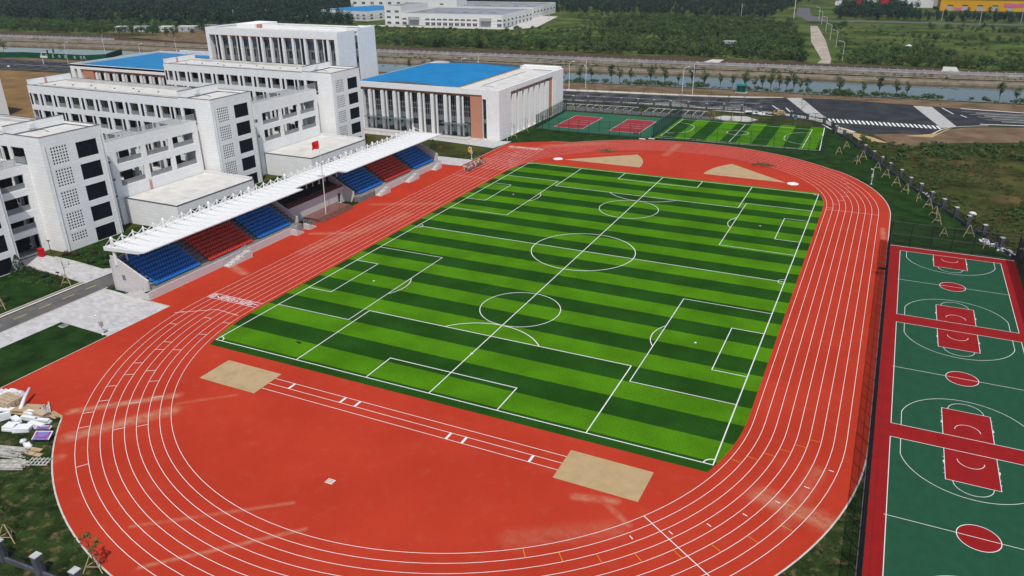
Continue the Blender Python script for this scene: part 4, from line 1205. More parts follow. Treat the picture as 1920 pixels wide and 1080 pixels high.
# ------------------------------------------------------------------ grandstand
def seat_mesh(m, x, y, z):
    """moulded bucket seat facing +x"""
    m.add([(x + .22, y - .2, z + .40), (x + .22, y + .2, z + .40), (x - .16, y + .2, z + .37), (x - .16, y - .2, z + .37),
           (x - .26, y + .17, z + .78), (x - .26, y - .17, z + .78), (x + .22, y - .2, z + .34), (x + .22, y + .2, z + .34), (x - .18, y + .2, z + .31), (x - .18, y - .2, z + .31), (x - .31, y + .17, z + .77), (x - .31, y - .17, z + .77)],
          [(0, 1, 2, 3), (3, 2, 4, 5), (6, 9, 8, 7), (9, 11, 10, 8), (0, 6, 7, 1), (1, 7, 8, 2), (2, 8, 10, 4), (4, 10, 11, 5), (5, 11, 9, 3), (3, 9, 6, 0)])
    m.box(x - .06, y - .05, z, x + .04, y + .05, z + .33)

def grandstand():
    root = thing('grandstand', (-57.4, -2.2, 0), 'long white-roofed grandstand with blue and red bucket seats', 'grandstand')
    XB = -61.6
    RX = lambda r: -54.75 - 0.75 * r        # seat centre line of row r
    RZ = lambda r: 1.12 + 0.42 * r          # tread height of row r
    for ya, yb in ((-45.75, -10.6), (7.9, 41.6)):
        st = MB(M['stepg'])
        for r in range(9):
            st.box(XB if r == 8 else RX(r) - .36, ya, RZ(r) - .6 if r else 0, RX(r) + .36, yb, RZ(r))
        st.box(RX(0) + .36, ya - (1.1 if ya < 0 else 0), 0, -53.35, yb, 1.10)
        st.build('terrace', root)
    wl = MB(M['tile'], M['dark'], M['grey'])
    for ya, yb in ((-46.95, -12.3), (13.6, 41.6)):
        wl.box(-53.35, ya, -.05, -53.2, yb, 1.32)
    wl.box(-61.6, -46.95, -.05, -53.35, -46.8, 0.5) if False else None
    # raking side walls
    for y, t in ((-46.0, .25), (41.6, .3)):
        pr = [(-61.5, -.05), (-54.1, -.05), (-54.1, 2.75), (-60.75, 5.75), (-61.5, 5.85)]
        n = len(pr)
        wl.add([(a, y, b) for a, b in pr] + [(a, y + t, b) for a, b in pr], [tuple(range(n)), tuple(range(2 * n - 1, n - 1, -1))] + [(i, n + i, n + (i + 1) % n, (i + 1) % n) for i in range(n)])
    for y, t in ((-10.6, .35), (7.55, .35)):
        pr = [(-61.5, 0), (-55.2, 0), (-54.6, 1.1), (-54.6, 2.25), (-61.5, 5.8)]
        n = len(pr)
        wl.add([(a, y, b) for a, b in pr] + [(a, y + t, b) for a, b in pr], [tuple(range(n)), tuple(range(2 * n - 1, n - 1, -1))] + [(i, n + i, n + (i + 1) % n, (i + 1) % n) for i in range(n)])
    wl.box(XB - .25, -46.0, -.05, XB, 41.9, 5.0)
    wl.use(2).quad((-59.6, -46.02, 2.0), (-58.9, -46.02, 2.0), (-58.9, -46.02, 2.9), (-59.6, -46.02, 2.9))
    wl.use(0)
    # centre box: front wall of the upper platform, glazed room behind
    wl.wall('+x', -57.0, -10.25, 7.55, -.05, 3.3, [(5.4, 6.3, .1, 2.2)], .3)
    wl.use(1).box(-57.6, 5.2, 0, -57.35, 6.5, 2.3)
    wl.build('wall', root)
    pf = MB(M['granite'], M['dark'], M['grey'], M['fgrey'])
    pf.box(-61.5, -10.25, 3.0, -57.3, 7.55, 3.3)
    pf.use(1).box(-60.9, -10.2, 3.3, -60.8, 7.5, 5.0)
    pf.use(3).box(-61.2, -10.2, 5.0, -61.0, 7.5, 7.0)
    for k in range(10): pf.use(2).box(-60.98, -9.8 + 1.8 * k, 5.0, -60.86, -9.5 + 1.8 * k, 7.0)
    for r in range(3):
        pf.use(1).box(-58.9 - .8 * r, -9.6, 3.3, -58.3 - .8 * r, 7.0, 3.75 + .2 * r)
    pf.build('centre_platform', root)
    # roof: white membrane on a slender steel frame, set back in the middle
    cn = MB(M['membrane'], M['steelw'])
    xb_, zb_, xf_, zf_ = -62.1, 7.25, -53.2, 7.65
    zx = lambda x: zb_ + (zf_ - zb_) * (x - xb_) / (xf_ - xb_)
    YS = np.linspace(-46.3, 42.3, 177)
    def front(y): return -55.3 if -9.4 < y < 4.0 else xf_
    for i in range(len(YS) - 1):
        ya, yb = YS[i], YS[i + 1]
        ym = (ya + yb) / 2
        ra, rb = (0.05 if i % 4 == 0 else 0.0), (0.05 if (i + 1) % 4 == 0 else 0.0)
        xf = front(ym)
        xs = [xb_, -58.5, -55.5, xf] if xf < -55.4 or xf > -55 else [xb_, xf]
        xs = [xb_, -59.0, -56.5, xf]
        for a, b in zip(xs[:-1], xs[1:]):
            cn.quad((a, ya, zx(a) + ra), (b, ya, zx(b) + ra * .6), (b, yb, zx(b) + rb * .6), (a, yb, zx(a) + rb))
            cn.quad((a, ya, zx(a) - .16), (a, yb, zx(a) - .16), (b, yb, zx(b) - .16), (b, ya, zx(b) - .16))
        cn.quad((xf, ya, zx(xf) + ra * .6), (xf, yb, zx(xf) + rb * .6), (xf, yb, zx(xf) - .16), (xf, ya, zx(xf) - .16))
        cn.quad((xb_, ya, zx(xb_) + ra), (xb_, yb, zx(xb_) + rb), (xb_, yb, zx(xb_) - .16), (xb_, ya, zx(xb_) - .16))
    for y in (YS[0], YS[-1]):
        cn.add([(xb_, y, zb_ - .6), (xf_ - 1.5, y, zx(xf_ - 1.5) - .45), (xf_, y, zf_ - .10), (xf_, y, zf_ + .02), (xb_, y, zb_ + .05)], [(0, 1, 2, 3, 4)])
    for y in (-9.4, 4.0):
        cn.quad((-55.3, y, zx(-55.3)), (xf_, y, zf_), (xf_, y, zf_ - .16), (-55.3, y, zx(-55.3) - .16))
    cn.build('roof', root)
    # columns along the back with tie rods over the roof
    for k in range(45):
        y = -45.95 + 1.988 * k
        big = k % 5 == 0
        rr = .26 if big else .15
        c = MB(M['steelw'])
        zt = 8.95 + (.12 if big else 0)
        c.tube([(-60.3, y, 4.4), (-60.3, y, zt - .25), (-60.3, y, zt)], [rr, rr, rr * .35], 8)
        co = c.build('column', root)
        t = MB(M['steelw'])
        t.tube([(-60.3, y, zt - .2), (-62.0, y, 7.32)], .05, 4); t.tube([(-60.3, y, zt - .2), (-56.6, y, zx(-56.6) + .06)], .045, 4)
        t.box(-59.2, y - .06, zx(-59.2), -58.95, y + .06, zx(-59) + .17)
        if k < 44:
            t.tube([(-60.3, y, zt - .25), (-60.3, y + 1.988, 7.5)], .03, 3); t.tube([(-60.3, y, 7.5), (-60.3, y + 1.988, zt - .25)], .03, 3)
        ORG[co] = ORG[root]
        t.build('tie_rod', co)
    # seats
    blocks = [(-44.1, 19, 'b'), (-32.75, 21, 'r'), (-20.9, 18, 'b'), (9.8, 18, 'b'), (20.0, 21, 'r'), (32.0, 18, 'b')]
    rest = MB(M['seatb'], M['seatr'])
    proto = None
    for bi, (ys, n, c) in enumerate(blocks):
        for r in range(9):
            for k in range(n):
                y = ys + .5 * k
                if bi == 0 and r < 5:
                    if proto is None:
                        pm = MB(M['seatb']); seat_mesh(pm, 0, 0, 0)
                        proto = pm.mesh('seat')
                    o = bpy.data.objects.new('seat', proto)
                    COL.objects.link(o); o.parent = root
                    o.location = Vector((RX(r), y, RZ(r))) - ORG[root]
                else:
                    rest.use(0 if c == 'b' else 1)
                    seat_mesh(rest, RX(r), y, RZ(r))
    rest.build('seat', root, kind='stuff')
    # stairs at the front with steel railings
    for y0, y1, d in ((-31.6, -26.0, 1), (-14.2, -12.2, -1), (13.4, 17.2, 1), (25.0, 29.2, 1), (36.7, 39.6, 1), (-10.6, -8.6, -1)):
        s = MB(M['tile'], M['stepg'])
        n = 6
        for k in range(n):
            ya, yb = y0 + (y1 - y0) * k / n, y0 + (y1 - y0) * (k + 1) / n
            z = 1.1 * ((k + 1) / n if d > 0 else (n - k) / n)
            s.box(-53.2, ya, -.05, -51.75, yb, z)
        s.build('stair', root)
        rl = MB(M['rail'])
        for x in (-51.8, -53.1):
            za, zb = (0.2, 1.1) if d > 0 else (1.1, .2)
            for h in (.35, .65, .95): rl.tube([(x, y0, za + h), (x, y1, zb + h)], .03, 4)
            for k in range(5):
                t_ = k / 4
                rl.tube([(x, y0 + (y1 - y0) * t_, za + (zb - za) * t_ - .1), (x, y0 + (y1 - y0) * t_, za + (zb - za) * t_ + .95)], .03, 4)
        rl.build('stair_railing', root)
    rmp = MB(M['tile'])
    rmp.add([(-58.6, -46.95, -.05), (-53.37, -46.95, -.05), (-53.37, -46.95, 1.1), (-54.2, -46.95, 1.1), (-58.6, -46.95, .1), (-58.6, -46.05, -.05), (-53.37, -46.05, -.05), (-53.37, -46.05, 1.1), (-54.2, -46.05, 1.1), (-58.6, -46.05, .1)],
            [(0, 1, 2, 3, 4), (5, 9, 8, 7, 6), (0, 4, 9, 5), (4, 3, 8, 9), (3, 2, 7, 8), (2, 1, 6, 7)])
    rmp.build('ramp', root)
    rl = MB(M['rail'])
    for h in (.4, .7, 1.0): rl.tube([(-58.4, -46.9, .1 + h), (-54.2, -46.9, 1.1 + h), (-53.3, -46.9, 1.1 + h)], .03, 4)
    for x, z in ((-58.4, .1), (-57, .4), (-55.6, .75), (-54.2, 1.1), (-53.3, 1.1)): rl.tube([(x, -46.9, z), (x, -46.9, z + 1.0)], .03, 4)
    rl.build('ramp_railing', root)
    vr = MB(M['granite'])
    for h in (.5, .95): vr.tube([(-57.15, -10.1, 3.3 + h), (-57.15, 7.4, 3.3 + h)], .035, 4)
    for k in range(45): vr.tube([(-57.15, -10.1 + .397 * k, 3.3), (-57.15, -10.1 + .397 * k, 4.25)], .022, 4)
    vr.build('platform_railing', root)
grandstand()

pd = MB(M['granite'])
for k, (xf, z) in enumerate(((-52.3, .15), (-52.65, .30), (-53.0, .45), (-53.35, .60))):
    pd.box(-56.98 + .002 * k, -6.1 + .002 * k, -.02, xf, 4.5 - .002 * k, z)
tag(pd.build('podium'), 'brown stone podium with four front steps before the centre of the stand', 'podium')
fp = thing('flagpole', (-53.9, -2.8, .6), 'tall slim flagpole with a small red flag standing on the brown podium', 'flagpole')
MB(M['steelw']).tube([(-53.9, -2.8, .6), (-53.6, -2.9, 8), (-53.37, -3.3, 15.8)], [.10, .075, .045], 8).build('pole', fp)
fl = MB(M['red'])
N_ = 8
for i in range(N_):
    for j in range(5):
        def P_(a, b):
            s = a / N_
            return (-53.42 - 1.25 * s + .08 * math.sin(5 * s), -3.25 - .55 * s + .16 * math.sin(7 * s + b * .5), 15.6 - .30 * b - .55 * s * s - .10 * math.sin(6 * s) * (b / 5))
        fl.quad(P_(i, j), P_(i + 1, j), P_(i + 1, j + 1), P_(i, j + 1))
fl.build('flag', fp, smooth=True)
for x, y, z in ((-54.9, 1.7, 10.2),):
    pass

# ------------------------------------------------------------------ wire fences
def chain_fence(name, pts, H, label, mat, spacing=3.0, wire=0.085, wr=0.0065, gate=None, group=None, rails=(0.05, 0.5, 1.0)):
    root = thing(name, (pts[0][0], pts[0][1], 0), label, 'fence', group)
    wm = MB(M[mat]); rl = MB(M[mat])
    for (xa, ya), (xb, yb) in zip(pts[:-1], pts[1:]):
        L = math.hypot(xb - xa, yb - ya)
        n = max(1, round(L / spacing))
        ux, uy = (xb - xa) / L, (yb - ya) / L
        for k in range(n):
            x, y = xa + (xb - xa) * k / n, ya + (yb - ya) * k / n
            MB(M[mat]).tube([(x, y, -.05), (x, y, H)], .065, 6).build('post', root)
        for f in rails:
            z = max(.06, H * f - .03)
            rl.tube([(xa, ya, z), (xb, yb, z)], (.032 if mat == 'black' else .045), 4)
        m = int(L / wire)
        for k in range(m):
            x, y = xa + (xb - xa) * (k + .5) / m, ya + (yb - ya) * (k + .5) / m
            wm.tube([(x, y, .05), (x, y, H)], wr, 3, cap=False)
        for k in range(int(H / wire)):
            z = .08 + wire * k
            wm.tube([(xa, ya, z), (xb, yb, z)], wr, 3, cap=False)
    x, y = pts[-1]
    MB(M[mat]).tube([(x, y, -.05), (x, y, H)], .065, 6).build('post', root)
    rl.build('rail', root); wm.build('wire_mesh', root)
    if gate:
        gx, gy, ang = gate
        gt = MB(M[mat])
        c, s = math.cos(ang), math.sin(ang)
        P = lambda u, z: (gx + c * u, gy + s * u, z)
        for u in (0, 1.25): gt.tube([P(u, .05), P(u, 2.2)], .04, 4)
        for z in (.1, 1.1, 2.15): gt.tube([P(0, z), P(1.25, z)], .04, 4)
        gt.box(min(P(.1, 0)[0], P(1.15, 0)[0]) - .02, min(P(.1, 0)[1], P(1.15, 0)[1]) - .02, .95, max(P(.1, 0)[0], P(1.15, 0)[0]) + .02, max(P(.1, 0)[1], P(1.15, 0)[1]) + .02, 1.25)
        gt.build('gate', root)
    return root
chain_fence('wire_fence', [(48.42, 25.05), (48.42, -80)], 4.4, 'tall black wire fence between the running track and the basketball courts', 'black', 2.95, gate=(48.4, 9.8, math.radians(200)))
chain_fence('wire_fence', [(48.6, 25.15), (67.95, 25.2)], 4.4, 'tall black wire fence along the short far end of the basketball courts', 'black', 3.2)
chain_fence('wire_fence', [(68.0, 25.2), (68.0, -60)], 4.4, 'tall black wire fence along the outer right side of the basketball courts', 'black', 3.2)
chain_fence('wire_fence', [(-48.9, 90.2), (-44.1, 88.75), (-31.9, 89.2), (-13.9, 90.8)], 3.9, 'green wire fence along the track side of the volleyball courts', 'gsteel', 2.95, wire=.12, wr=.006, gate=(-17.5, 89.9, math.radians(185)))
chain_fence('wire_fence', [(-48.95, 90.4), (-50.6, 118.4)], 3.9, 'green wire fence between the volleyball courts and the sports hall', 'gsteel', 2.0, wire=.09, wr=.0075)
chain_fence('wire_fence', [(-50.5, 118.6), (-13.2, 121.0)], 3.9, 'green wire fence behind the volleyball courts before the parking bays', 'gsteel', 3.0, wire=.12, wr=.006)
chain_fence('wire_fence', [(-13.6, 91.2), (-13.1, 120.8)], 3.9, 'green wire fence dividing the volleyball courts from the striped mini pitch', 'gsteel', 2.0, wire=.09, wr=.0075)
chain_fence('wire_fence', [(-13.4, 91.0), (3.9, 92.6), (30.6, 93.0)], 3.9, 'green wire fence along the track side of the striped mini pitch', 'gsteel', 3.0, wire=.13, wr=.005)
chain_fence('wire_fence', [(-13.0, 121.2), (28.8, 124.1)], 3.9, 'green wire fence behind the striped mini pitch', 'gsteel', 3.0, wire=.13, wr=.005)

# ------------------------------------------------------------------ perimeter fence of stone pillars and dark pickets
def pillar_fence(pts, label, per=1, kerb=True, H=2.05, pick=True):
    root = thing('pillar_fence', (pts[0][0], pts[0][1], 0), label, 'fence')
    for i, (x, y) in enumerate(pts):
        a = pts[min(i + 1, len(pts) - 1)]; b = pts[max(i - 1, 0)]
        rz = math.atan2(a[1] - b[1], a[0] - b[0])
        p = MB(M['stone'], M['stonel'])
        p.obox((x, y), .62, .62, -.05, H, rz)
        po = p.build('pillar', root)
        ORG[po] = ORG[root]
        MB(M['stonel']).obox((x, y), .72, .72, H, H + .10, rz).build('cap', po)
    kw = MB(M['stone']); pk = MB(M['black'])
    for (xa, ya), (xb, yb) in zip(pts[:-1], pts[1:]):
        L = math.hypot(xb - xa, yb - ya); rz = math.atan2(yb - ya, xb - xa)
        kw.obox(((xa + xb) / 2, (ya + yb) / 2), L - .66, .26, -.05, .42, rz)
        n = int((L - .7) / .14)
        for k in range(n):
            t = (.4 + (L - .8) * k / max(1, n - 1)) / L
            x, y = xa + (xb - xa) * t, ya + (yb - ya) * t
            pk.tube([(x, y, .42), (x, y, 1.75)], .014, 3, cap=False)
        for z in (.62, 1.55):
            pk.tube([(xa + (xb - xa) * .33 / L, ya + (yb - ya) * .33 / L, z), (xb - (xb - xa) * .33 / L, yb - (yb - ya) * .33 / L, z)], .022, 4)
    kw.build('base_wall', root); pk.build('picket_panel', root)
    return root
pillar_fence([(-60.4, 135.8), (-54.5, 134.9), (-49.3, 135.9), (-43.9, 137.0), (-37.9, 137.3), (-32.1, 137.5), (-26.6, 137.7), (-21.0, 137.9), (-15.1, 138.3), (-9.0, 137.8), (-3.6, 139.0), (2.0, 139.4), (8.1, 138.0), (13.2, 136.6), (17.9, 134.8), (22.9, 132.4), (28.1, 128.6), (30.8, 123.9)], 'grey stone pillar fence along the street behind the parking bays')
pillar_fence([(30.8, 123.9), (32.3, 117.0), (34.8, 112.8), (36.8, 108.7), (39.1, 101.6), (41.0, 95.4), (43.3, 89.2), (45.3, 83.8), (47.3, 78.3), (49.7, 72.8), (51.6, 66.5), (53.7, 62.1), (55.7, 56.2), (57.8, 51.7), (59.8, 46.6), (61.7, 41.8), (64.0, 37.0), (66.2, 30.5), (68.6, 25.6), (70.0, 20), (71.6, 14.5)], 'grey stone pillar fence between the lawn and the wild field on the right')
pillar_fence([(-28.6, -92.6), (-24.2, -92.5), (-19.7, -92.35), (-15.0, -92.1), (-10.4, -91.9), (-5.8, -91.7)], 'grey stone pillar fence in the bottom left corner')

# ------------------------------------------------------------------ trees and shrubs
def sapling_proto(seed, H=3.2, leaves=60, stakes=True, mat='leafa', bare=0.3):
    rnd = random.Random(seed)
    root = thing('sapling', (0, 0, 0), 'sapling', 'tree')
    tr = MB(M['bark'])
    tr.tube([(0, 0, -.05), (.03, .02, H * .5), (rnd.uniform(-.1, .1), rnd.uniform(-.1, .1), H)], [.06, .045, .015], 6)
    tips = []
    for k in range(7):
        z0 = H * rnd.uniform(.42, .85); a = rnd.uniform(0, 6.28); L = rnd.uniform(.5, 1.0) * H * .26
        p = (math.cos(a) * L, math.sin(a) * L, z0 + L * rnd.uniform(.6, 1.2))
        tr.tube([(0, 0, z0), p], [.022, .008], 4); tips.append(p)
    tr.build('trunk', root)
    if leaves:
        lf = MB(M[mat])
        for p in tips + [(0, 0, H)]:
            lf.leaves(p, (.38, .38, .42), leaves // 8, .24, rnd, .2)
        lf.build('crown', root)
    if stakes:
        for k in range(3):
            a = 2.1 * k + .5
            MB(M['stake']).tube([(math.cos(a) * .95, math.sin(a) * .95, -.05), (math.cos(a) * .06, math.sin(a) * .06, 1.75)], .045, 5).build('stake', root)
        sb = MB(M['stake'])
        P = [(math.cos(2.1 * k + .5) * .62, math.sin(2.1 * k + .5) * .62, .55) for k in range(3)]
        for k in range(3): sb.tube([P[k], P[(k + 1) % 3]], .03, 4)
        sb.build('brace', root)
    return root

def tree_proto(seed, H, rad, mat, trunk_h=0.35, n=420, size=.42, base=None, vase=False, name='tree'):
    rnd = random.Random(seed)
    root = thing(name, (0, 0, 0), 'tree', 'tree')
    tr = MB(M['bark'])
    th = H * trunk_h
    tr.tube([(0, 0, -.1), (.04, .03, th), (rnd.uniform(-.1, .1) * rad, rnd.uniform(-.1, .1) * rad, H * .8)], [.05 * H * .35, .035 * H * .35, .01 * H * .3], 7)
    limbs = []
    for k in range(6):
        a = k * 1.05 + rnd.uniform(-.3, .3); z0 = th * rnd.uniform(.8, 1.3); L = rad * rnd.uniform(.6, .95)
        p = (math.cos(a) * L, math.sin(a) * L, z0 + (H - z0) * rnd.uniform(.35, .75))
        tr.tube([(0, 0, z0), (p[0] * .5, p[1] * .5, z0 + (p[2] - z0) * .65), p], [.014 * H, .009 * H, .003 * H], 5); limbs.append(p)
    tr.build('trunk', root)
    lf = MB(M[mat])
    cz = th + (H - th) * .52
    nb = 9
    for k in range(nb):
        if k < len(limbs): c = limbs[k]
        else: c = (rnd.uniform(-.35, .35) * rad, rnd.uniform(-.35, .35) * rad, th + (H - th) * rnd.uniform(.45, .85))
        r = rad * rnd.uniform(.38, .62)
        if vase:
            c = (c[0] * .6, c[1] * .6, th + (H - th) * rnd.uniform(.2, .85)); r *= .5 + .7 * (c[2] - th) / (H - th)
        lf.leaves(c, (r, r, r * rnd.uniform(.75, 1.05)), n // nb, size, rnd, .5)
    lf.build('crown', root)
    return root

def shrub_proto(seed, r, h, mat, n=260, size=.16, cone=False):
    rnd = random.Random(seed)
    root = thing('shrub', (0, 0, 0), 'shrub', 'shrub')
    st = MB(M['bark'])
    for k in range(4):
        a = k * 1.6; st.tube([(0, 0, -.05), (math.cos(a) * r * .4, math.sin(a) * r * .4, h * .6)], [.03, .012], 4)
    st.build('stem', root)
    lf = MB(M[mat])
    if cone:
        for k in range(n):
            t = rnd.random() ** 1.5; z = .1 + h * t * .97; rr = r * (1 - t) ** .8 * rnd.uniform(.75, 1.05)
            a = rnd.uniform(0, 6.28)
            lf.leaves((math.cos(a) * rr, math.sin(a) * rr, z), (.1, .1, .1), 1, size * 1.3, rnd)
    else:
        lf.leaves((0, 0, h * .5), (r, r, h * .52), n, size, rnd, .8)
        lf.leaves((0, 0, h * .45), (r * .75, r * .75, h * .42), n // 2, size * 1.4, rnd, .8)
    lf.build('crown', root)
    return root

def place(protos, spots, labels, group, cat=None, jit=(0.85, 1.2), seed=3, name=None):
    """first use moves the prototype itself, later uses copy it with its parts"""
    rnd = random.Random(seed)
    used = set()
    for i, (x, y) in enumerate(spots):
        k = i % len(protos)
        o = protos[k] if k not in used else copy_tree(protos[k])
        used.add(k)
        o.location = (x, y, -.04)
        o.rotation_euler = (0, 0, rnd.uniform(0, 6.28))
        s = rnd.uniform(*jit)
        o.scale = (s, s, s * rnd.uniform(.92, 1.1))
        if name: o.name = name
        o['label'] = labels(i) if callable(labels) else labels
        if group: o['group'] = group
        if cat: o['category'] = cat

sp = [(34.9, 92.2), (36.2, 99.7), (39.8, 83.7), (40.8, 88.7), (44.6, 79.2), (46.7, 73.0), (48.9, 66.7), (51.0, 61.3), (53.2, 56.4), (55.2, 51.7), (56.3, 46.2), (56.6, 41.7), (57.4, 34.5), (61.5, 36.0), (63.8, 30.6)]
place([sapling_proto(1, 3.0, 40), sapling_proto(2, 3.4, 24), sapling_proto(5, 2.7, 56)], sp, lambda i: 'staked young tree along the right pillar fence, ' + ordn(i + 1) + ' from the striped mini pitch', 'staked young trees along the pillar fence', name='staked_sapling')
sp = [(-57.4, 134.2), (-51.9, 133.6), (-46, 133.0), (-40.5, 134.2), (-35.2, 135.6), (-29.5, 136.0), (-23.8, 136.6), (-17.2, 136.4), (-12, 136.2), (-7.7, 136.8), (-2.0, 136.6), (3.4, 136.4), (9.3, 135.6), (20.5, 136.5), (33.2, 121.5)]
place([sapling_proto(11, 5.2, 70, False, 'leafc'), sapling_proto(12, 4.8, 56, False, 'leafc'), sapling_proto(13, 5.6, 64, False, 'leafa')], sp, lambda i: 'thin young street tree beside the stone pillars, ' + ordn(i + 1) + ' from the sports hall', 'young street trees along the pillar fence', name='street_tree')
sp = [(-49.0, 120.6), (-44.6, 120.8), (-40, 121), (-35.5, 121.4), (-31, 121.7), (-26.3, 121.9), (-21.5, 122.2), (-16.8, 122.3), (-9, 122.8), (-3.5, 123.2), (2, 123.6), (8, 124)]
place([sapling_proto(21, 3.2, 30, True, 'leafc'), sapling_proto(22, 3.5, 22, True, 'leafc')], sp, lambda i: 'staked sapling on the strip between the courts and the parking bays, ' + ordn(i + 1) + ' from the left', 'staked saplings behind the far courts', name='staked_sapling')
place([sapling_proto(31, 3.6, 150, True, 'leafa')], [(-11.3, -89.7)], 'leafy staked young tree at the bottom edge of the track', None, name='staked_sapling')
place([sapling_proto(32, 3.4, 40, True, 'leafa')], [(-21.8, -90.5)], 'bare staked young tree on worn grass by the corner pillars', None, name='staked_sapling')
place([sapling_proto(33, 4.3, 26, True, 'leafc')], [(-70.5, -48.0)], 'staked bare tree on the corner of lawn by the school street', None, name='staked_sapling')
place([sapling_proto(34, 3.6, 30, True, 'leafc')], [(-71.6, -58.2)], 'staked bare tree at the left edge beside the school street', None, name='staked_sapling')
place([sapling_proto(35, 4.4, 40, False, 'leafc')], [(-67.8, -20.5)], 'thin sparse tree behind the near part of the stand roof', None, name='street_tree')
place([sapling_proto(36, 4.2, 40, False, 'leafc')], [(-67.8, 19.0)], 'thin sparse tree behind the far part of the stand roof', None, name='street_tree')
place([sapling_proto(37, 3.8, 22, True, 'leafc')], [(-49.9, 77.0)], 'staked bare tree on the grass beside the sports hall corner', None, name='staked_sapling')
place([sapling_proto(38, 3.8, 22, True, 'leafc')], [(-50.0, 85.0)], 'staked bare tree on the grass next to the green court fence', None, name='staked_sapling')

# vase-shaped trees along the near bank of the canal
sp = [(-77.7, 179.5), (-69.2, 180), (-65.0, 181.5), (-56.4, 181.2), (-53.3, 182), (-48.5, 181.5), (-40.7, 182.2), (-35.2, 182.8), (-29.9, 183.2), (-24.7, 183), (-20, 183.4), (-14, 183.6), (-9.5, 183.9), (-5, 184), (-1.5, 184.1), (1.2, 184.3), (4.3, 184.3), (7.3, 184.5), (9.8, 184.8), (12.3, 185), (14.6, 185.2), (16.8, 185.2), (27.9, 185.6), (35.8, 186.3), (40.9, 186.6), (46.4, 187), (49.8, 187.4), (78.1, 190), (83.0, 190.4)]
place([tree_proto(41, 4.6, 1.25, 'leafb', .3, 420, .3, vase=True), tree_proto(42, 5.0, 1.5, 'leafa', .28, 460, .3, vase=True), tree_proto(43, 4.2, 1.1, 'leafc', .3, 360, .3, vase=True)], sp, lambda i: 'small tree on the near bank of the canal, ' + ordn(i + 1) + ' from the sports hall end', 'small trees lining the canal bank', jit=(1.05, 1.5), name='canal_tree')
place([tree_proto(44, 6.5, 2.2, 'leafb', .3, 260, .5)], [(-395, 157)], 'dark leafy tree at the left edge before the canal', None, name='canal_tree')
sp = [(-150, 180), (-143, 181), (-139, 181.5), (-131, 183), (-124, 183)]
place([tree_proto(45, 5.0, 1.5, 'leafb', .3, 200, .4, vase=True), tree_proto(46, 4.6, 1.3, 'leafa', .3, 200, .4, vase=True)], sp, lambda i: 'small canal tree showing between the tower and the blue roof, ' + ordn(i + 1) + ' from the tower', 'small trees lining the canal bank', name='canal_tree')

# first row of the plantation across the canal
sp = []
x = -212.0
rr = random.Random(5)
while x < 96:
    if not (9 < x < 20): sp.append((x, dirt_y(x) + rr.uniform(0.5, 5.0)))
    x += rr.uniform(4.0, 6.4)
place([tree_proto(51, 6.2, 2.3, 'leafa', .22, 330, .55), tree_proto(52, 5.4, 2.1, 'leafb', .2, 300, .55), tree_proto(53, 6.8, 2.5, 'leafa', .25, 330, .6), tree_proto(54, 4.6, 2.2, 'leafc', .16, 280, .5)], sp,
      lambda i: 'bushy tree in the front row of the plantation across the canal, ' + ordn(i + 1) + ' from the left', 'front row of the plantation across the canal', jit=(.75, 1.25), name='plantation_tree')
# trees along the far left bank
sp = [(-480 + 9.5 * k, 238 + (k * 7 % 5)) for k in range(14)]
place([tree_proto(55, 6.5, 2.4, 'leafb', .28, 260, .6), tree_proto(56, 7.2, 2.6, 'leafa', .3, 260, .6)], sp, lambda i: 'roadside tree above the far left canal bank, ' + ordn(i + 1) + ' from the left edge', 'trees above the far left canal bank', name='bank_tree')

# shrubs round the near blocks and the stand
sh = [shrub_proto(61, .75, 1.0, 'leafb'), shrub_proto(62, .65, .85, 'leafp'), shrub_proto(63, .9, 1.1, 'leafb')]
spots = [((-83.0, -38.9), 'round purple-green shrub at the foot of the near teaching block, nearest the red cabinet', 1), ((-81.2, -38.4), 'round purple-green shrub second from the red cabinet', 1), ((-79.0, -36.4), 'low reddish shrub below the perforated end wall', 1), ((-78.6, -33.8), 'large dark round shrub beside the near end wall', 2),
         ((-75.0, -37.3), 'dark round shrub in the middle of the planted strip behind the stand end', 2), ((-75.6, -39.6), 'dark shrub by the path edge behind the stand end', 0), ((-72.6, -39.0), 'small round shrub close to the stand end wall', 0), ((-77.1, -47.2), 'dark shrub on the lawn across the path from the stand end', 0), ((-74.0, -48.7), 'dark shrub next to the lawn lamp', 0),
         ((-82.6, -46.4), 'purple shrub beside the cone-shaped evergreen', 1), ((-81.0, -46.9), 'wide dark shrub in front of the nearest block wall', 2), ((-74.0, -56.2), 'dark shrub near the left edge of the lawn', 0)]
used = set()
for (x, y), lab, k in spots:
    o = sh[k] if k not in used else copy_tree(sh[k]); used.add(k)
    o.location = (x, y, -.04); o['label'] = lab; o['group'] = 'rounded shrubs near the blocks'; o.rotation_euler = (0, 0, x)
ev = shrub_proto(64, 1.35, 3.1, 'leafb', 700, .2, cone=True)
ev.name = 'evergreen'; ev.location = (-83.0, -47.6, -.04); ev['label'] = 'cone-shaped dark evergreen against the nearest block wall'
ev2 = copy_tree(ev); ev2.location = (-64.2, 56.4, -.04); ev2.scale = (.85, .85, .8); ev2['label'] = 'dark evergreen bush at the far end of the stand'
hd = MB(M['leafp'])
hr = random.Random(9)
for k in range(26):
    hd.leaves((-60.8 + .42 * k, 54.2 + .03 * k, .45), (.5, .8, .5), 26, .2, hr, .6)
tag(hd.build('hedge'), 'low purple-brown hedge on the lawn at the far end of the stand', 'hedge')
hd = MB(M['weedg'], M['leafc'])
for k in range(46):
    hd.use(k % 2)
    hd.leaves((-83.5 + 13 * hr.random(), -50.5 + 4.6 * hr.random() - 0, .15), (.7, .7, .25), 20, .18, hr, .5)
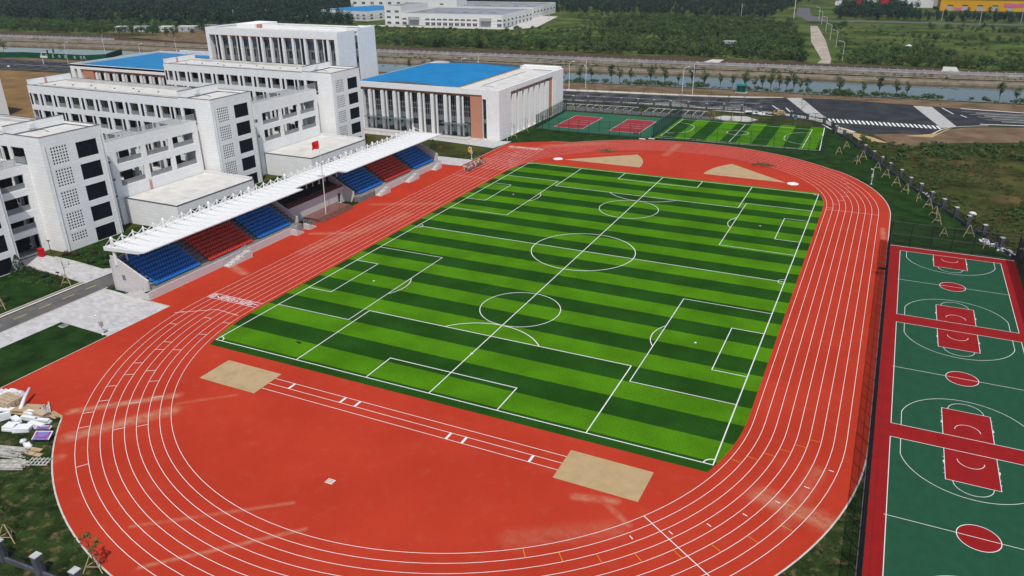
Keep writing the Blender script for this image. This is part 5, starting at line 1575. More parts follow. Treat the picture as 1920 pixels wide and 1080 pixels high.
for k in range(60):
    hd.use(k % 2)
    hd.leaves((-83.0 + 12.5 * hr.random(), -39.6 + 7.5 * hr.random(), .15), (.7, .7, .25), 18, .18, hr, .5)
tag(hd.build('ground_cover'), 'low leafy ground cover round the near blocks', 'plants', kind='stuff')

# ------------------------------------------------------------------ masses nobody could count: thickets, weeds, far woods
def clump_mesh(name, mat, seed, r, h, n, size, trunk=False):
    rnd = random.Random(seed)
    m = MB(M[mat], M['bark'])
    nb = max(2, int(3 + r))
    for k in range(nb):
        a = rnd.uniform(0, 6.28); d = r * rnd.uniform(0, .6)
        rr = r * rnd.uniform(.4, .6)
        m.leaves((math.cos(a) * d, math.sin(a) * d, h * rnd.uniform(.35, .75)), (rr, rr, h * .32), n // nb, size, rnd, .6)
    if trunk:
        m.use(1).tube([(0, 0, -.3), (0, 0, h * .6)], [.16, .06], 5)
    me = m.mesh(name)
    o = bpy.data.objects.new(name, me)
    return o

def scatter(name, pts, scales, protos, label, cat, z=-.05):
    """one object: many plants of the same mass instanced over pts"""
    me = bpy.data.meshes.new(name)
    P = np.array([(x, y, z) for x, y in pts], dtype=np.float32)
    me.vertices.add(len(P)); me.vertices.foreach_set('co', P.ravel())
    at = me.attributes.new('size', 'FLOAT', 'POINT'); at.data.foreach_set('value', np.array(scales, dtype=np.float32))
    o = bpy.data.objects.new(name, me)
    COL.objects.link(o)
    ng = bpy.data.node_groups.new(name, 'GeometryNodeTree')
    ng.interface.new_socket('Geometry', in_out='INPUT', socket_type='NodeSocketGeometry')
    ng.interface.new_socket('Geometry', in_out='OUTPUT', socket_type='NodeSocketGeometry')
    gi = ng.nodes.new('NodeGroupInput'); go = ng.nodes.new('NodeGroupOutput')
    jn = ng.nodes.new('GeometryNodeJoinGeometry')
    for p in reversed(protos):
        oi = ng.nodes.new('GeometryNodeObjectInfo'); oi.inputs['Object'].default_value = p; oi.inputs['As Instance'].default_value = True
        ng.links.new(oi.outputs['Geometry'], jn.inputs[0])
    ip = ng.nodes.new('GeometryNodeInstanceOnPoints')
    ng.links.new(gi.outputs[0], ip.inputs['Points']); ng.links.new(jn.outputs[0], ip.inputs['Instance'])
    ip.inputs['Pick Instance'].default_value = True
    ri = ng.nodes.new('FunctionNodeRandomValue'); ri.data_type = 'INT'
    ri.inputs[4].default_value = 0; ri.inputs[5].default_value = len(protos) - 1
    ng.links.new(ri.outputs[2], ip.inputs['Instance Index'])
    rv = ng.nodes.new('FunctionNodeRandomValue'); rv.data_type = 'FLOAT_VECTOR'
    rv.inputs[0].default_value = (-.08, -.08, 0); rv.inputs[1].default_value = (.08, .08, 6.283)
    ng.links.new(rv.outputs[0], ip.inputs['Rotation'])
    na = ng.nodes.new('GeometryNodeInputNamedAttribute'); na.data_type = 'FLOAT'; na.inputs[0].default_value = 'size'
    ng.links.new(na.outputs[0], ip.inputs['Scale'])
    ng.links.new(ip.outputs[0], go.inputs[0])
    md = o.modifiers.new('scatter', 'NODES'); md.node_group = ng
    return tag(o, label, cat, kind='stuff')

def vnoise(x, y, s, seed):
    """cheap smooth value noise"""
    x, y = x / s, y / s
    xi, yi = np.floor(x).astype(int), np.floor(y).astype(int)
    fx, fy = x - xi, y - yi
    fx, fy = fx * fx * (3 - 2 * fx), fy * fy * (3 - 2 * fy)
    h = lambda a, b: (np.sin(a * 127.1 + b * 311.7 + seed * 74.7) * 43758.5453) % 1.0
    return (h(xi, yi) * (1 - fx) + h(xi + 1, yi) * fx) * (1 - fy) + (h(xi, yi + 1) * (1 - fx) + h(xi + 1, yi + 1) * fx) * fy

def inside(x, y, poly):
    r = np.zeros(x.shape, bool)
    n = len(poly)
    for i in range(n):
        (xa, ya), (xb, yb) = poly[i], poly[(i + 1) % n]
        c = (ya > y) != (yb > y)
        r ^= c & (x < (xb - xa) * (y - ya) / (yb - ya + 1e-9) + xa)
    return r

def fill(poly, step, dens=None, excl=()):
    xs = [p[0] for p in poly]; ys = [p[1] for p in poly]
    X, Y = np.meshgrid(np.arange(min(xs), max(xs), step), np.arange(min(ys), max(ys), step))
    X = X.ravel() + RNG.uniform(-.5, .5, X.size) * step; Y = Y.ravel() + RNG.uniform(-.5, .5, Y.size) * step
    k = inside(X, Y, poly)
    for e in excl: k &= ~inside(X, Y, e)
    if dens is not None: k &= RNG.uniform(0, 1, X.size) < dens(X, Y)
    return X[k], Y[k]

PATH = [(10.5, 262), (20.5, 262), (18.5, 285), (8.5, 370), (-3.5, 452), (-2, 500), (-24, 545), (-30, 600), (-42, 600), (-32, 540), (-14, 446), (-1.0, 352), (11.5, 278)]
FACT = [(-384, 378), (-316, 374), (-292, 356), (-262, 355), (-186, 365), (-172, 380), (-205, 500), (-330, 520), (-400, 470)]
CROSS = [(-44, 484), (4, 484), (-4, 560), (-44, 700)]
low_p = [clump_mesh('bush', 'thick', 71, 2.0, 2.0, 150, .46), clump_mesh('bush', 'thick', 72, 1.7, 1.6, 130, .42), clump_mesh('bush', 'weedg', 73, 2.0, 1.2, 120, .42)]
mid_p = [clump_mesh('bush', 'thick', 74, 2.7, 4.0, 300, .5, True), clump_mesh('bush', 'thick', 75, 2.3, 4.8, 300, .5, True), clump_mesh('bush', 'leafa', 76, 2.9, 3.6, 300, .5, True)]
wood_p = [clump_mesh('tree', 'forest', 77, 3.6, 8.5, 230, .95, True), clump_mesh('tree', 'forest', 78, 3.2, 9.5, 230, .95, True), clump_mesh('tree', 'forest', 79, 4.0, 7.5, 220, 1.0, True)]
weed_p = [clump_mesh('weed', 'weed', 80, .95, .5, 90, .2), clump_mesh('weed', 'weed', 81, .75, .36, 80, .18), clump_mesh('weed', 'weedg', 82, 1.1, .6, 100, .22)]

# wild field to the right of the pillar fence
poly = [(33.5, 119), (38.5, 110.5), (46, 108), (51, 106.5), (63.5, 116.5), (80, 123.5), (118, 132), (112, 40), (86, 0), (76, -10), (70.5, 21), (62.5, 41), (52, 67), (44, 88), (36, 111)]
X, Y = fill(poly, .72, lambda x, y: np.clip(2.6 * vnoise(x, y, 11, 1) * .6 + .9 * vnoise(x, y, 4, 2) - .75 - .9 * np.exp(-(((x - 80) / 14) ** 2 + ((y - 78) / 9) ** 2)), 0.04, 1))
scatter('weeds', list(zip(X, Y)), .4 + .8 * RNG.random(len(X)) * (.4 + vnoise(X, Y, 9, 3)), weed_p, 'rank weeds and low scrub on the wild field right of the pillar fence', 'weeds')
X, Y = fill([(36, 118), (42, 110.5), (52, 107.5), (62, 112), (82, 122), (108, 128), (100, 104), (74, 100), (60, 88), (50, 84), (46, 92)], 1.8, lambda x, y: np.clip(1.5 * vnoise(x, y, 9, 5) - .25, 0, 1))
scatter('scrub', list(zip(X, Y)), .45 + .5 * RNG.random(len(X)), low_p, 'green scrub along the far edge of the wild field', 'scrub')

# thickets beyond the canal
left_f = [(-230, 256), (-113, 268), (-44, 271), (8, 270), (-6, 352), (-24, 452), (-46, 482), (-190, 500), (-150, 380), (-176, 372), (-192, 362), (-262, 352), (-290, 352), (-300, 330)]
X, Y = fill(left_f, 2.6, lambda x, y: np.clip(.9 * vnoise(x, y, 24, 7) + .5 * vnoise(x, y, 8, 27) - .25 + .25 * (x > -90), .05, 1), (PATH, FACT))
scatter('thicket', list(zip(X, Y)), .4 + .9 * RNG.random(len(X)) * (.4 + vnoise(X, Y, 30, 8)), low_p, 'dense green scrub filling the field left of the dirt path', 'thicket')
X, Y = fill([(-218, 255), (-113, 268), (-44, 271), (8, 270), (-4, 340), (-20, 440), (-46, 482), (-150, 470), (-120, 340), (-150, 300), (-200, 285)], 4.6, lambda x, y: np.clip(1.3 * vnoise(x, y, 26, 9) - .35 + .5 * (y < 282) + .55 * ((y > 360) | (x > -75)), 0, .9), (PATH, FACT))
scatter('thicket', list(zip(X, Y)), .55 + .95 * RNG.random(len(X)) ** 1.6, mid_p, 'young plantation trees standing in the scrub left of the dirt path', 'thicket')
right_f = [(24, 270), (62, 268), (150, 268), (260, 300), (300, 470), (150, 485), (40, 480), (2, 470), (12, 372)]
X, Y = fill(right_f, 2.6, lambda x, y: np.clip(1.0 * vnoise(x, y, 26, 10) + .5 * vnoise(x, y, 7, 28) - .45 - .25 * (y > 380), .03, 1), (PATH,))
scatter('thicket', list(zip(X, Y)), .3 + .75 * RNG.random(len(X)) * (.4 + vnoise(X, Y, 24, 11)), low_p, 'rough green scrub right of the dirt path', 'thicket')
X, Y = fill(right_f, 4.8, lambda x, y: np.clip(1.7 * vnoise(x, y, 30, 12) - .95 + .75 * (y < 283) + .8 * ((y > 300) & (y < 345) & (x < 70)), 0, .9), (PATH,))
scatter('thicket', list(zip(X, Y)), .4 + .65 * RNG.random(len(X)), mid_p, 'clumps of small trees in the scrub right of the dirt path', 'thicket')
# woods behind
wood = [(0, 509), (60, 509), (170, 509), (280, 520), (300, 575), (140, 572), (56, 575), (44, 640), (-6, 640), (-2, 560)]
X, Y = fill(wood, 6.0, lambda x, y: 0 * x + .8)
scatter('wood', list(zip(X, Y)), (.42 + .35 * RNG.random(len(X))) * np.where(X < 50, 1.45, 1.0), wood_p, 'dark belt of trees in front of the yellow building', 'woods')
X, Y = fill([(-200, 505), (-46, 490), (-40, 700), (-60, 900), (-330, 900), (-340, 640), (-330, 530)], 7.0, lambda x, y: np.clip(.35 + 1.1 * vnoise(x, y, 50, 13), .25, 1), (FACT,))
scatter('wood', list(zip(X, Y)), .5 + .5 * RNG.random(len(X)), wood_p, 'mixed trees behind the white factory', 'woods')
X, Y = fill([(0, 625), (300, 650), (520, 1100), (-60, 1100), (-40, 700)], 9.5, lambda x, y: np.clip(.3 + vnoise(x, y, 60, 14), .2, 1), ([(55, 612), (180, 612), (180, 690), (55, 690)], [(-30, 640), (50, 640), (50, 760), (-30, 760)]))
scatter('wood', list(zip(X, Y)), .6 + .5 * RNG.random(len(X)), wood_p, 'distant trees beyond the yellow building', 'woods')
X, Y = fill([(-470, 300), (-372, 312), (-300, 340), (-316, 374), (-384, 378), (-400, 470), (-330, 560), (-330, 900), (-1250, 900), (-980, 500), (-760, 330), (-560, 290)], 6.6, lambda x, y: 0 * x + .88, ([(-560, 318), (-470, 328), (-440, 350), (-520, 372), (-640, 360)],))
scatter('wood', list(zip(X, Y)), .8 + .55 * RNG.random(len(X)), wood_p, 'dark wood filling the top left of the view', 'woods')
X, Y = fill([(-720, 262), (-560, 246), (-480, 242), (-395, 262), (-320, 286), (-250, 262), (-235, 280), (-300, 336), (-372, 310), (-470, 298), (-560, 288), (-760, 330)], 4.0, lambda x, y: np.clip(.3 + .9 * vnoise(x, y, 22, 15), .2, 1), ([(-440, 255), (-368, 275), (-368, 300), (-440, 285)],))
scatter('thicket', list(zip(X, Y)), .7 + .6 * RNG.random(len(X)), mid_p, 'lighter green thicket at the edge of the dark wood', 'thicket')
# weeds on the canal margins
n = 900
X = RNG.uniform(-90, 100, n); Y = np.array([near_bank(x) for x in X]) - RNG.uniform(-.2, 2.2, n)
k = RNG.random(n) < np.clip(1.6 * vnoise(X, Y, 9, 16) - .2, .1, 1)
scatter('reeds', list(zip(X[k], Y[k])), .5 + .9 * RNG.random(k.sum()), weed_p + [low_p[1]], 'dark weeds along the near edge of the canal', 'weeds')
X = RNG.uniform(-480, 100, 1500); t = RNG.random(1500)
Y = np.array([far_bank(x) + (bal_y(x) - far_bank(x)) * u for x, u in zip(X, t)])
k = RNG.random(1500) < np.clip(1.5 * vnoise(X, Y, 14, 17) - .45, .02, 1)
scatter('weeds', list(zip(X[k], Y[k])), .5 + .8 * RNG.random(k.sum()), weed_p, 'weeds growing on the stepped stone bank', 'weeds', .85)
X, Y = fill([(-330, 138), (-322, 142), (-68, 156), (-20, 163), (12, 172), (60, 172), (110, 168), (110, 185), (84, 188), (30, 184), (-30, 180), (-77, 176), (-347, 160)], 2.0, lambda x, y: np.clip(1.2 * vnoise(x, y, 9, 18) - .62, 0, .5))
scatter('weeds', list(zip(X, Y)), .3 + .5 * RNG.random(len(X)), weed_p, 'patchy weeds on the bare strip before the canal', 'weeds')

# ------------------------------------------------------------------ things beyond the school
def xf(p0, rz):
    c, s = math.cos(rz), math.sin(rz)
    return lambda u, v: (p0[0] + c * u - s * v, p0[1] + s * u + c * v)

def factory(label, p0, L, D, H, rz, win_rows, n, roof='froof', docks=(), side_n=0, band=True, name='factory_building', matw='fwhite'):
    """long flat factory: front wall along its own u axis; each window is a part"""
    root = thing(name, (p0[0], p0[1], 0), label, 'factory', None, rz)
    ORG[root] = Vector((0, 0, 0))
    w = MB(M[matw], M['fgrey'])
    w.wall('-y', 0, 0, L, 0, H); w.wall('+y', D, 0, L, 0, H); w.wall('-x', 0, 0, D, 0, H); w.wall('+x', L, 0, D, 0, H)
    for a, b, c, d in ((0, 0, L, .4), (0, D - .4, L, D), (0, .4, .4, D - .4), (L - .4, .4, L, D - .4)): w.box(a, b, H - .01, c, d, H + .3)
    w.use(1)
    if band:
        for z in (H * .30, H * .50):
            w.box(0.0, -.06, z, L, -.002, z + .18); w.box(L + .002, 0, z, L + .06, D, z + .18)
        w.box(0, -.05, 0, L, -.003, .6)
    w.build('wall', root)
    r = MB(M[roof], M['froof'])
    if roof == 'bluer':
        r.quad((.4, .4, H - .3), (L - .4, .4, H - .3), (L - .4, D * .5, H + .5), (.4, D * .5, H + .5)); r.quad((.4, D * .5, H + .5), (L - .4, D * .5, H + .5), (L - .4, D - .4, H - .3), (.4, D - .4, H - .3))
    else:
        r.box(.4, .4, H - .5, L - .4, D - .4, H - .15)
        r.use(1)
        k = 6
        while k < L - 6:
            r.box(k, D * .3, H - .15, k + 3, D * .3 + 1.2, H + .25); k += 11
    r.build('roof', root)
    for i in range(n):
        u = L * (i + .5) / n
        if any(a - 2.2 < u < b + 2.2 for a, b in docks): continue
        for z0, z1 in win_rows:
            m = MB(M['glass'], M['fwhite'])
            m.box(u - 1.5, -.05, z0, u + 1.5, .02, z1)
            m.use(1)
            for t in (-.5, .5): m.box(u + t - .06, -.08, z0, u + t + .06, -.04, z1)
            m.build('window', root)
    for i in range(side_n):
        v = D * (i + .5) / side_n
        for z0, z1 in win_rows:
            MB(M['glass']).box(L - .02, v - 1.3, z0, L + .05, v + 1.3, z1).build('window', root)
    for a, b in docks:
        m = MB(M['fgrey'], M['ply'])
        m.box(a, -1.8, 4.4, b, -.02, 6.3); m.box(a + .3, -.1, .1, b - .3, -.01, 4.4)
        m.build('loading_dock', root)
    return root
factory('long white factory with grey loading docks facing the scrub field', (-273, 364.5), 76, 60, 8.2, math.radians(4.6), [(.9, 2.9), (4.2, 5.3)], 17, docks=((6, 14), (60, 68)), side_n=8)
factory('white factory stair tower at the left end of the long factory', (-286, 363.2), 13, 42, 12.9, math.radians(4.6), [(1.2, 2.8), (5.0, 6.4), (8.8, 10.2)], 2, band=False)
factory('white factory behind the long one, reaching further right', (-302, 436), 94, 60, 8.0, math.radians(6), [(4.2, 5.4)], 18, side_n=7)
factory('white rear stair block rising above the second factory', (-298, 440), 26, 20, 13.5, math.radians(6), [(9, 10)], 1, band=False)
factory('low white factory with a bright blue roof at the left', (-366, 392.5), 50, 60, 6.8, math.radians(-9.0), [(1.5, 2.8), (4.0, 4.9)], 8, roof='bluer', side_n=6)
factory('tall white hall with a row of small windows behind the blue-roofed factory', (-398, 476), 84, 36, 13.2, math.radians(8), [(5.6, 7.6)], 10, band=False)

y = thing('yellow_building', (69.5, 620, 0), 'long orange-yellow building with grey shutters at the top right', 'factory', None, math.radians(1.5))
ORG[y] = Vector((0, 0, 0))
w = MB(M['yellow'])
hs = [(5 + 10.4 * k, 9.2 + 10.4 * k, .6, 4.6) for k in range(8)]
w.wall('-y', 0, 0, 96, 0, 9.2, hs, .3); w.wall('-x', 0, 0, 40, 0, 9.2); w.wall('+x', 96, 0, 40, 0, 9.2); w.wall('+y', 40, 0, 96, 0, 9.2)
w.build('wall', y)
MB(M['froof']).box(-.6, -.6, 9.2, 96.6, 40.6, 9.7).build('roof', y)
for a, b, c, d in hs:
    s = MB(M['fgrey'], M['dark'])
    s.box(a, .12, c, b, .2, d - .8); s.use(1).box(a, .1, d - .8, b, .2, d); s.build('shutter', y)
MB(M['pink']).box(44, -.12, 3.4, 95, -.01, 6.2).build('sign_board', y)
MB(M['pink']).box(10.5, -.12, .4, 15.2, -.01, 2.4).build('sign_board', y)

def shed(label, p0, L, D, H, rz, wall, roof, rise=1.6, doors=(), name='shed', group=None):
    root = thing(name, (p0[0], p0[1], 0), label, 'shed', group, rz); ORG[root] = Vector((0, 0, 0))
    w = MB(M[wall])
    w.add([(0, 0, 0), (L, 0, 0), (L, 0, H), (L / 2, 0, H + rise), (0, 0, H)], [(0, 1, 2, 3, 4)]); w.add([(0, D, 0), (L, D, 0), (L, D, H), (L / 2, D, H + rise), (0, D, H)], [(4, 3, 2, 1, 0)])
    w.wall('-x', 0, 0, D, 0, H); w.wall('+x', L, 0, D, 0, H); w.build('wall', root)
    r = MB(M[roof])
    for s0, s1 in ((-.4, L / 2), (L + .4, L / 2)):
        z0 = H - .4 * rise / (L / 2)
        r.add([(s0, -.4, z0 + .02), (s1, -.4, H + rise + .02), (s1, D + .4, H + rise + .02), (s0, D + .4, z0 + .02), (s0, -.4, z0 + .2), (s1, -.4, H + rise + .2), (s1, D + .4, H + rise + .2), (s0, D + .4, z0 + .2)],
              [(0, 1, 2, 3), (4, 7, 6, 5), (0, 4, 5, 1), (3, 2, 6, 7), (0, 3, 7, 4)])
    r.build('roof', root)
    for a, b, c, d in doors:
        MB(M['dark']).box(a, -.05, c, b, .03, d).build('door', root)
    return root
shed('white shed with a pale blue gable roof beside the yellow building', (39, 645), 26, 30, 7.0, math.radians(3), 'fwhite', 'bluegl', 1.6)
shed('low shed with a blue roof left of the yellow building', (60, 668), 12, 14, 5.4, math.radians(3), 'fgrey', 'bluer', 1.0)
for i, (x, yy, L, D, H, wl, rf, lab) in enumerate(((-12, 660, 9, 8, 4, 'fwhite', 'redp', 'white shed with a red roof, leftmost of the far cluster'), (2, 668, 8, 7, 4.5, 'redp', 'fwhite', 'red shed in the far cluster'), (13, 672, 8, 7, 4.5, 'fwhite', 'teal', 'white shed with a green roof in the far cluster'), (25, 668, 9, 8, 4.5, 'redp', 'redp', 'red-roofed shed nearest the pale blue gable roof'))):
    shed(lab, (x, yy), L, D, H, .1 * i, wl, rf, 1.2)
h = thing('concrete_hut', (-38.3, 310, 0), 'small roofless-looking white hut with two dark openings in the scrub', 'hut', None, .35); ORG[h] = Vector((0, 0, 0))
w = MB(M['white']); w.wall('-y', 0, 0, 6.6, 0, 3.2, [(.8, 2.0, .9, 2.2), (4.0, 5.1, 0, 2.3)], .3); w.wall('+x', 6.6, 0, 4, 0, 3.2); w.wall('-x', 0, 0, 4, 0, 3.2); w.wall('+y', 4, 0, 6.6, 0, 3.2); w.build('wall', h)
MB(M['fgrey']).box(-.2, -.2, 3.2, 6.8, 4.2, 3.4).build('roof', h)
MB(M['dark']).box(.5, .5, 0, 6.1, .6, 3.0).build('doorway', h)

def cabin(label, p, L, D, H, rz, mat, rf, dw=True):
    root = thing('site_cabin', (p[0], p[1], .3), label, 'cabin', 'site cabins below the dark wood', rz); ORG[root] = Vector((0, 0, .3))
    w = MB(M[mat]); w.box(0, 0, .3, L, D, .3 + H); w.build('wall', root)
    MB(M[rf]).box(-.15, -.15, .3 + H, L + .15, D + .15, .5 + H).build('roof', root)
    for k in range(2):
        if L > 3: MB(M['glass']).box(L * (.22 + .38 * k), -.05, 1.3, L * (.22 + .38 * k) + 1.0, .02, 2.4).build('window', root)
cabin('pale cabin half hidden by trees, leftmost of the site cabins', (-436, 262), 7, 5, 3, .2, 'fgrey', 'fwhite')
cabin('white cabin with blue windows and a green end', (-423, 265), 10, 5, 3.2, .3, 'fwhite', 'fgrey')
cabin('green tarpaulin shelter joined to the white cabin', (-413, 268), 3, 5, 3.0, .3, 'hoard', 'hoard', False)
cabin('white open-sided cabin in the middle of the site', (-405, 271), 9, 5, 3.2, .25, 'fwhite', 'fwhite')
cabin('long pale grey cabin right of the middle', (-393, 276), 12, 5, 3.2, .3, 'fgrey', 'fwhite')
cabin('blue-grey cabin near the tower block', (-384, 291), 8, 4, 3.0, .25, 'bluegl', 'fgrey')
cabin('white and blue cabin closest to the tower block', (-376, 295), 10, 4, 3.2, .25, 'fwhite', 'bluegl')
cabin('small white hut by the factory lane', (-364, 363), 7, 5, 4.0, .2, 'fwhite', 'fwhite')

# dirt, concrete lane and cross road beyond the canal
sheet('dirt_path', 'pathc', [(12.6, 262), (18.2, 262), (17.3, 280), (6.6, 368), (-5.6, 450), (-10.0, 449), (0.8, 352), (13.2, 278)], .36)
sheet('far_road', 'asphg', [(-15.7, 486), (-3, 485), (-5, 506), (-19, 538), (-29, 620), (-38, 620), (-31, 545)], .37)
sheet('far_road', 'asphg', [(-5.5, 488), (300, 500), (300, 507), (-6.5, 499)], .365)
sheet('site_ground', 'dirt', [(-440, 252), (-400, 258), (-370, 268), (-330, 250), (-300, 235), (-300, 262), (-340, 290), (-372, 300), (-436, 280)], .35)
sheet('site_ground', 'dirt', [(-385, 229), (-340, 222), (-290, 222), (-235, 226), (-235, 250), (-300, 250), (-370, 262)], 1.38)
sheet('factory_yard', 'conc', [(-300, 352), (-262, 354), (-184, 362), (-178, 385), (-198, 470), (-214, 470), (-194, 372), (-260, 364), (-296, 360)], .34)
m = MB(M['kerb'])
m.poly([(-34, 240), (-27, 240.5), (-26.5, 253), (-32, 253)], 1.37); m.poly([(62, 246), (68.5, 246.5), (68, 264), (63, 264)], 1.37)
structure(m, 'concrete_ramp')

# canal balustrades
def balustrade(x0, x1, step, label):
    root = thing('balustrade', (x0, bal_y(x0), 1.3), label, 'balustrade')
    n = int((x1 - x0) / step)
    pn = MB(M['bal'])
    for k in range(n + 1):
        x = x0 + step * k; yy = bal_y(x)
        rz = math.atan2(bal_y(x + 1) - bal_y(x - 1), 2)
        p = MB(M['bal']); p.obox((x, yy), .42, .42, 1.3, 2.9, rz); p.build('post', root)
        if k < n:
            xb = x + step; yb = bal_y(xb); c = ((x + xb) / 2, (yy + yb) / 2); L = math.hypot(xb - x, yb - yy)
            pn.obox(c, L - .4, .3, 1.3, 1.85, rz); pn.obox(c, L - .4, .24, 2.3, 2.55, rz)
            for t in (-.3, -.1, .1, .3): pn.obox((c[0] + L * t * math.cos(rz), c[1] + L * t * math.sin(rz)), L * .11, .2, 1.85, 2.3, rz)
    pn.build('panel', root)
    # lower rail of plain posts on the stepped bank
    return root
balustrade(-204, 100, 3.2, 'grey stone balustrade along the far side of the canal behind the sports hall and road')
balustrade(-480, -376, 3.2, 'grey stone balustrade along the canal at the far left')
def bank_rail(x0, x1, label):
    r = thing('bank_railing', (x0, far_bank(x0), 0), label, 'railing')
    m = MB(M['bark'])
    x = x0; yy = lambda x: far_bank(x) + (bal_y(x) - far_bank(x)) * .46
    for h in (.5, 1.0): m.tube([(a, yy(a), .85 + h) for a in np.arange(x0, x1 + 1, 6.0)], .05, 4, cap=False)
    m.build('rail', r)
    p = MB(M['bark'])
    a = x0
    k = 0
    while a <= x1 and k < 99:
        MB(M['bark']).tube([(a, yy(a), .8), (a, yy(a), 1.95)], .07, 4).build('post', r); a += 2.6; k += 1
bank_rail(-90, 98, 'thin dark railing on the stepped stone bank of the canal')

# street lamps
def lamp_proto(H, arm, name='street_lamp', two=False):
    root = thing(name, (0, 0, 0), 'lamp', 'street lamp')
    p = MB(M['steelw']); p.tube([(0, 0, -.05), (0, 0, .4), (0, 0, H)], [.16, .11, .07], 8); p.build('pole', root)
    a = MB(M['steelw'])
    a.tube([(0, 0, H - .1), (-arm * .35, 0, H + .45), (-arm, 0, H + .75)], [.07, .06, .05], 6); a.build('arm', root)
    hd = MB(M['steelw']); hd.add([(-arm - .75, -.16, H + .74), (-arm + .1, -.13, H + .70), (-arm + .1, .13, H + .70), (-arm - .75, .16, H + .74), (-arm - .7, -.12, H + .90), (-arm + .1, -.1, H + .86), (-arm + .1, .1, H + .86), (-arm - .7, .12, H + .90)],
                                 [(0, 3, 2, 1), (4, 5, 6, 7), (0, 1, 5, 4), (1, 2, 6, 5), (2, 3, 7, 6), (3, 0, 4, 7)]); hd.build('lamp_head', root)
    if two:
        b = MB(M['steelw']); b.tube([(0, 0, H * .72), (.7, 0, H * .76)], .05, 5); b.box(.6, -.12, H * .75, 1.1, .12, H * .79); b.build('lower_lamp_head', root)
    return root
def put(proto, spots, rz=None, first=True):
    for i, (x, yy, a, lab) in enumerate(spots):
        o = proto if i == 0 else copy_tree(proto)
        o.location = (x, yy, -.05); o.rotation_euler = (0, 0, a); o['label'] = lab
put(lamp_proto(9.4, 1.3), [(-65.6, 158.9, 3.6, 'white street lamp on the far kerb, just right of the sports hall'), (-22.8, 160.6, 3.6, 'white street lamp on the far kerb above the mini pitch'), (-108.5, 153.0, 3.6, 'white street lamp showing its head over the blue roof'), (-317.0, 137.1, 3.6, 'white street lamp beside the traffic signal at the far left'), (-277, 146, 3.6, 'white street lamp head over the left blue roof, nearer one')])
put(lamp_proto(10.6, 1.2, two=True), [(-61.0, 164.6, 2.6, 'taller white lamp pole with two heads right of the sports hall'), (-20.2, 165.5, 2.6, 'taller white lamp pole with two heads above the mini pitch'), (-104.5, 160, 2.6, 'taller white lamp pole behind the blue roof'), (-150, 156, 2.6, 'taller white lamp pole between tower block and blue roof'), (-319, 160, 2.6, 'taller white lamp pole in front of the green hoarding'), (-272, 163, 2.6, 'taller white lamp pole over the left blue roof')])
put(lamp_proto(8.2, 1.9), [(x, yy, 0.0, 'curved white lamp beside the dirt path, ' + ordn(i + 1) + ' from the canal') for i, (x, yy) in enumerate(((22.2, 277.2), (15.2, 330.1), (9.3, 365.8), (2.6, 414.6), (-4.4, 461.8), (-9.8, 499.7)))])

def pole_proto(H, cross=True):
    root = thing('utility_pole', (0, 0, .2), 'pole', 'utility pole'); ORG[root] = Vector((0, 0, 0))
    MB(M['conc']).tube([(0, 0, 0), (0, 0, H)], [.22, .12], 7).build('pole', root)
    if cross:
        c = MB(M['fgrey']); c.box(-.9, -.06, H - 1.0, .9, .06, H - .85); c.box(-.6, -.06, H - 2.0, .6, .06, H - 1.85); c.build('crossarm', root)
    return root
ps = [(-62.7, 491.9, 'slim utility pole with crossarms in the scrub left of the dirt path'), (-394.6, 329.8, 'utility pole before the dark wood, left one'), (-373.8, 341.3, 'utility pole before the dark wood, right one'), (-196, 448, 'utility pole at the right end of the far factory'), (-196.3, 407, 'short utility pole before the right end of the far factory'), (-431.6, 480.2, 'utility pole in the dark wood left of the blue-roofed factory'), (-350.8, 441.7, 'utility pole behind the blue-roofed factory'), (68.5, 516.4, 'leaning white pole before the yellow building, leftmost'), (90.0, 493.8, 'white pole before the yellow building, second from the left'), (115.0, 512, 'white pole before the yellow building, second from the right'), (118.2, 500.3, 'white pole before the yellow building, rightmost')]
pr = pole_proto(10.5)
for i, (x, yy, lab) in enumerate(ps):
    o = pr if i == 0 else copy_tree(pr)
    o.location = (x, yy, .3); o['label'] = lab; o['group'] = 'utility poles beyond the canal'
bp = pole_proto(30, False); bp.name = 'mast'; bp.location = (-27, 500, .3); bp.scale = (1.8, 1.8, 1); bp['label'] = 'thick tall grey mast by the bend of the far road'; bp['category'] = 'mast'

# small things along the street
tb = thing('electric_cabinet', (-4.8, 176.0, 0), 'green-blue electric cabinet with a pitched lid on the bare strip by the canal', 'cabinet')
w = MB(M['teal'], M['conc']); w.box(-6.4, 175.0, .1, -3.2, 177.0, 2.5); w.use(1).box(-6.8, 174.6, -.1, -2.8, 177.4, .12); w.build('body', tb)
w = MB(M['teal']); w.add([(-6.6, 174.8, 2.5), (-3.0, 174.8, 2.5), (-3.0, 177.2, 2.5), (-6.6, 177.2, 2.5), (-6.6, 176, 3.0), (-3.0, 176, 3.0)], [(0, 1, 5, 4), (2, 3, 4, 5), (1, 2, 5), (0, 4, 3), (0, 3, 2, 1)]); w.build('lid', tb)
for k in range(2): MB(M['gsteel']).box(-6.1 + 1.5 * k, 174.97, .4, -4.9 + 1.5 * k, 174.998, 2.2).build('door', tb)
rnd = random.Random(4)
w = MB(M['tarp'], M['dark'])
for k in range(16):
    w.use(1 if k % 5 == 0 else 0).ico((4.0 + rnd.random() * 5.4, 135.6 + rnd.random() * 2.0, .25), .5 + .4 * rnd.random(), 2, (1.3, .9, .6), .3, rnd)
tag(w.build('tarp_heap', smooth=True), 'heap of white tarpaulin on the pavement behind the mini pitch', 'tarpaulin')
w = MB(M['sand2']); w.ico((13.9, 137.2, .6), 1.5, 3, (1.35, .8, .8), .12, rnd)
tag(w.build('boulder'), 'beige landscape boulder by the street corner', 'boulder')
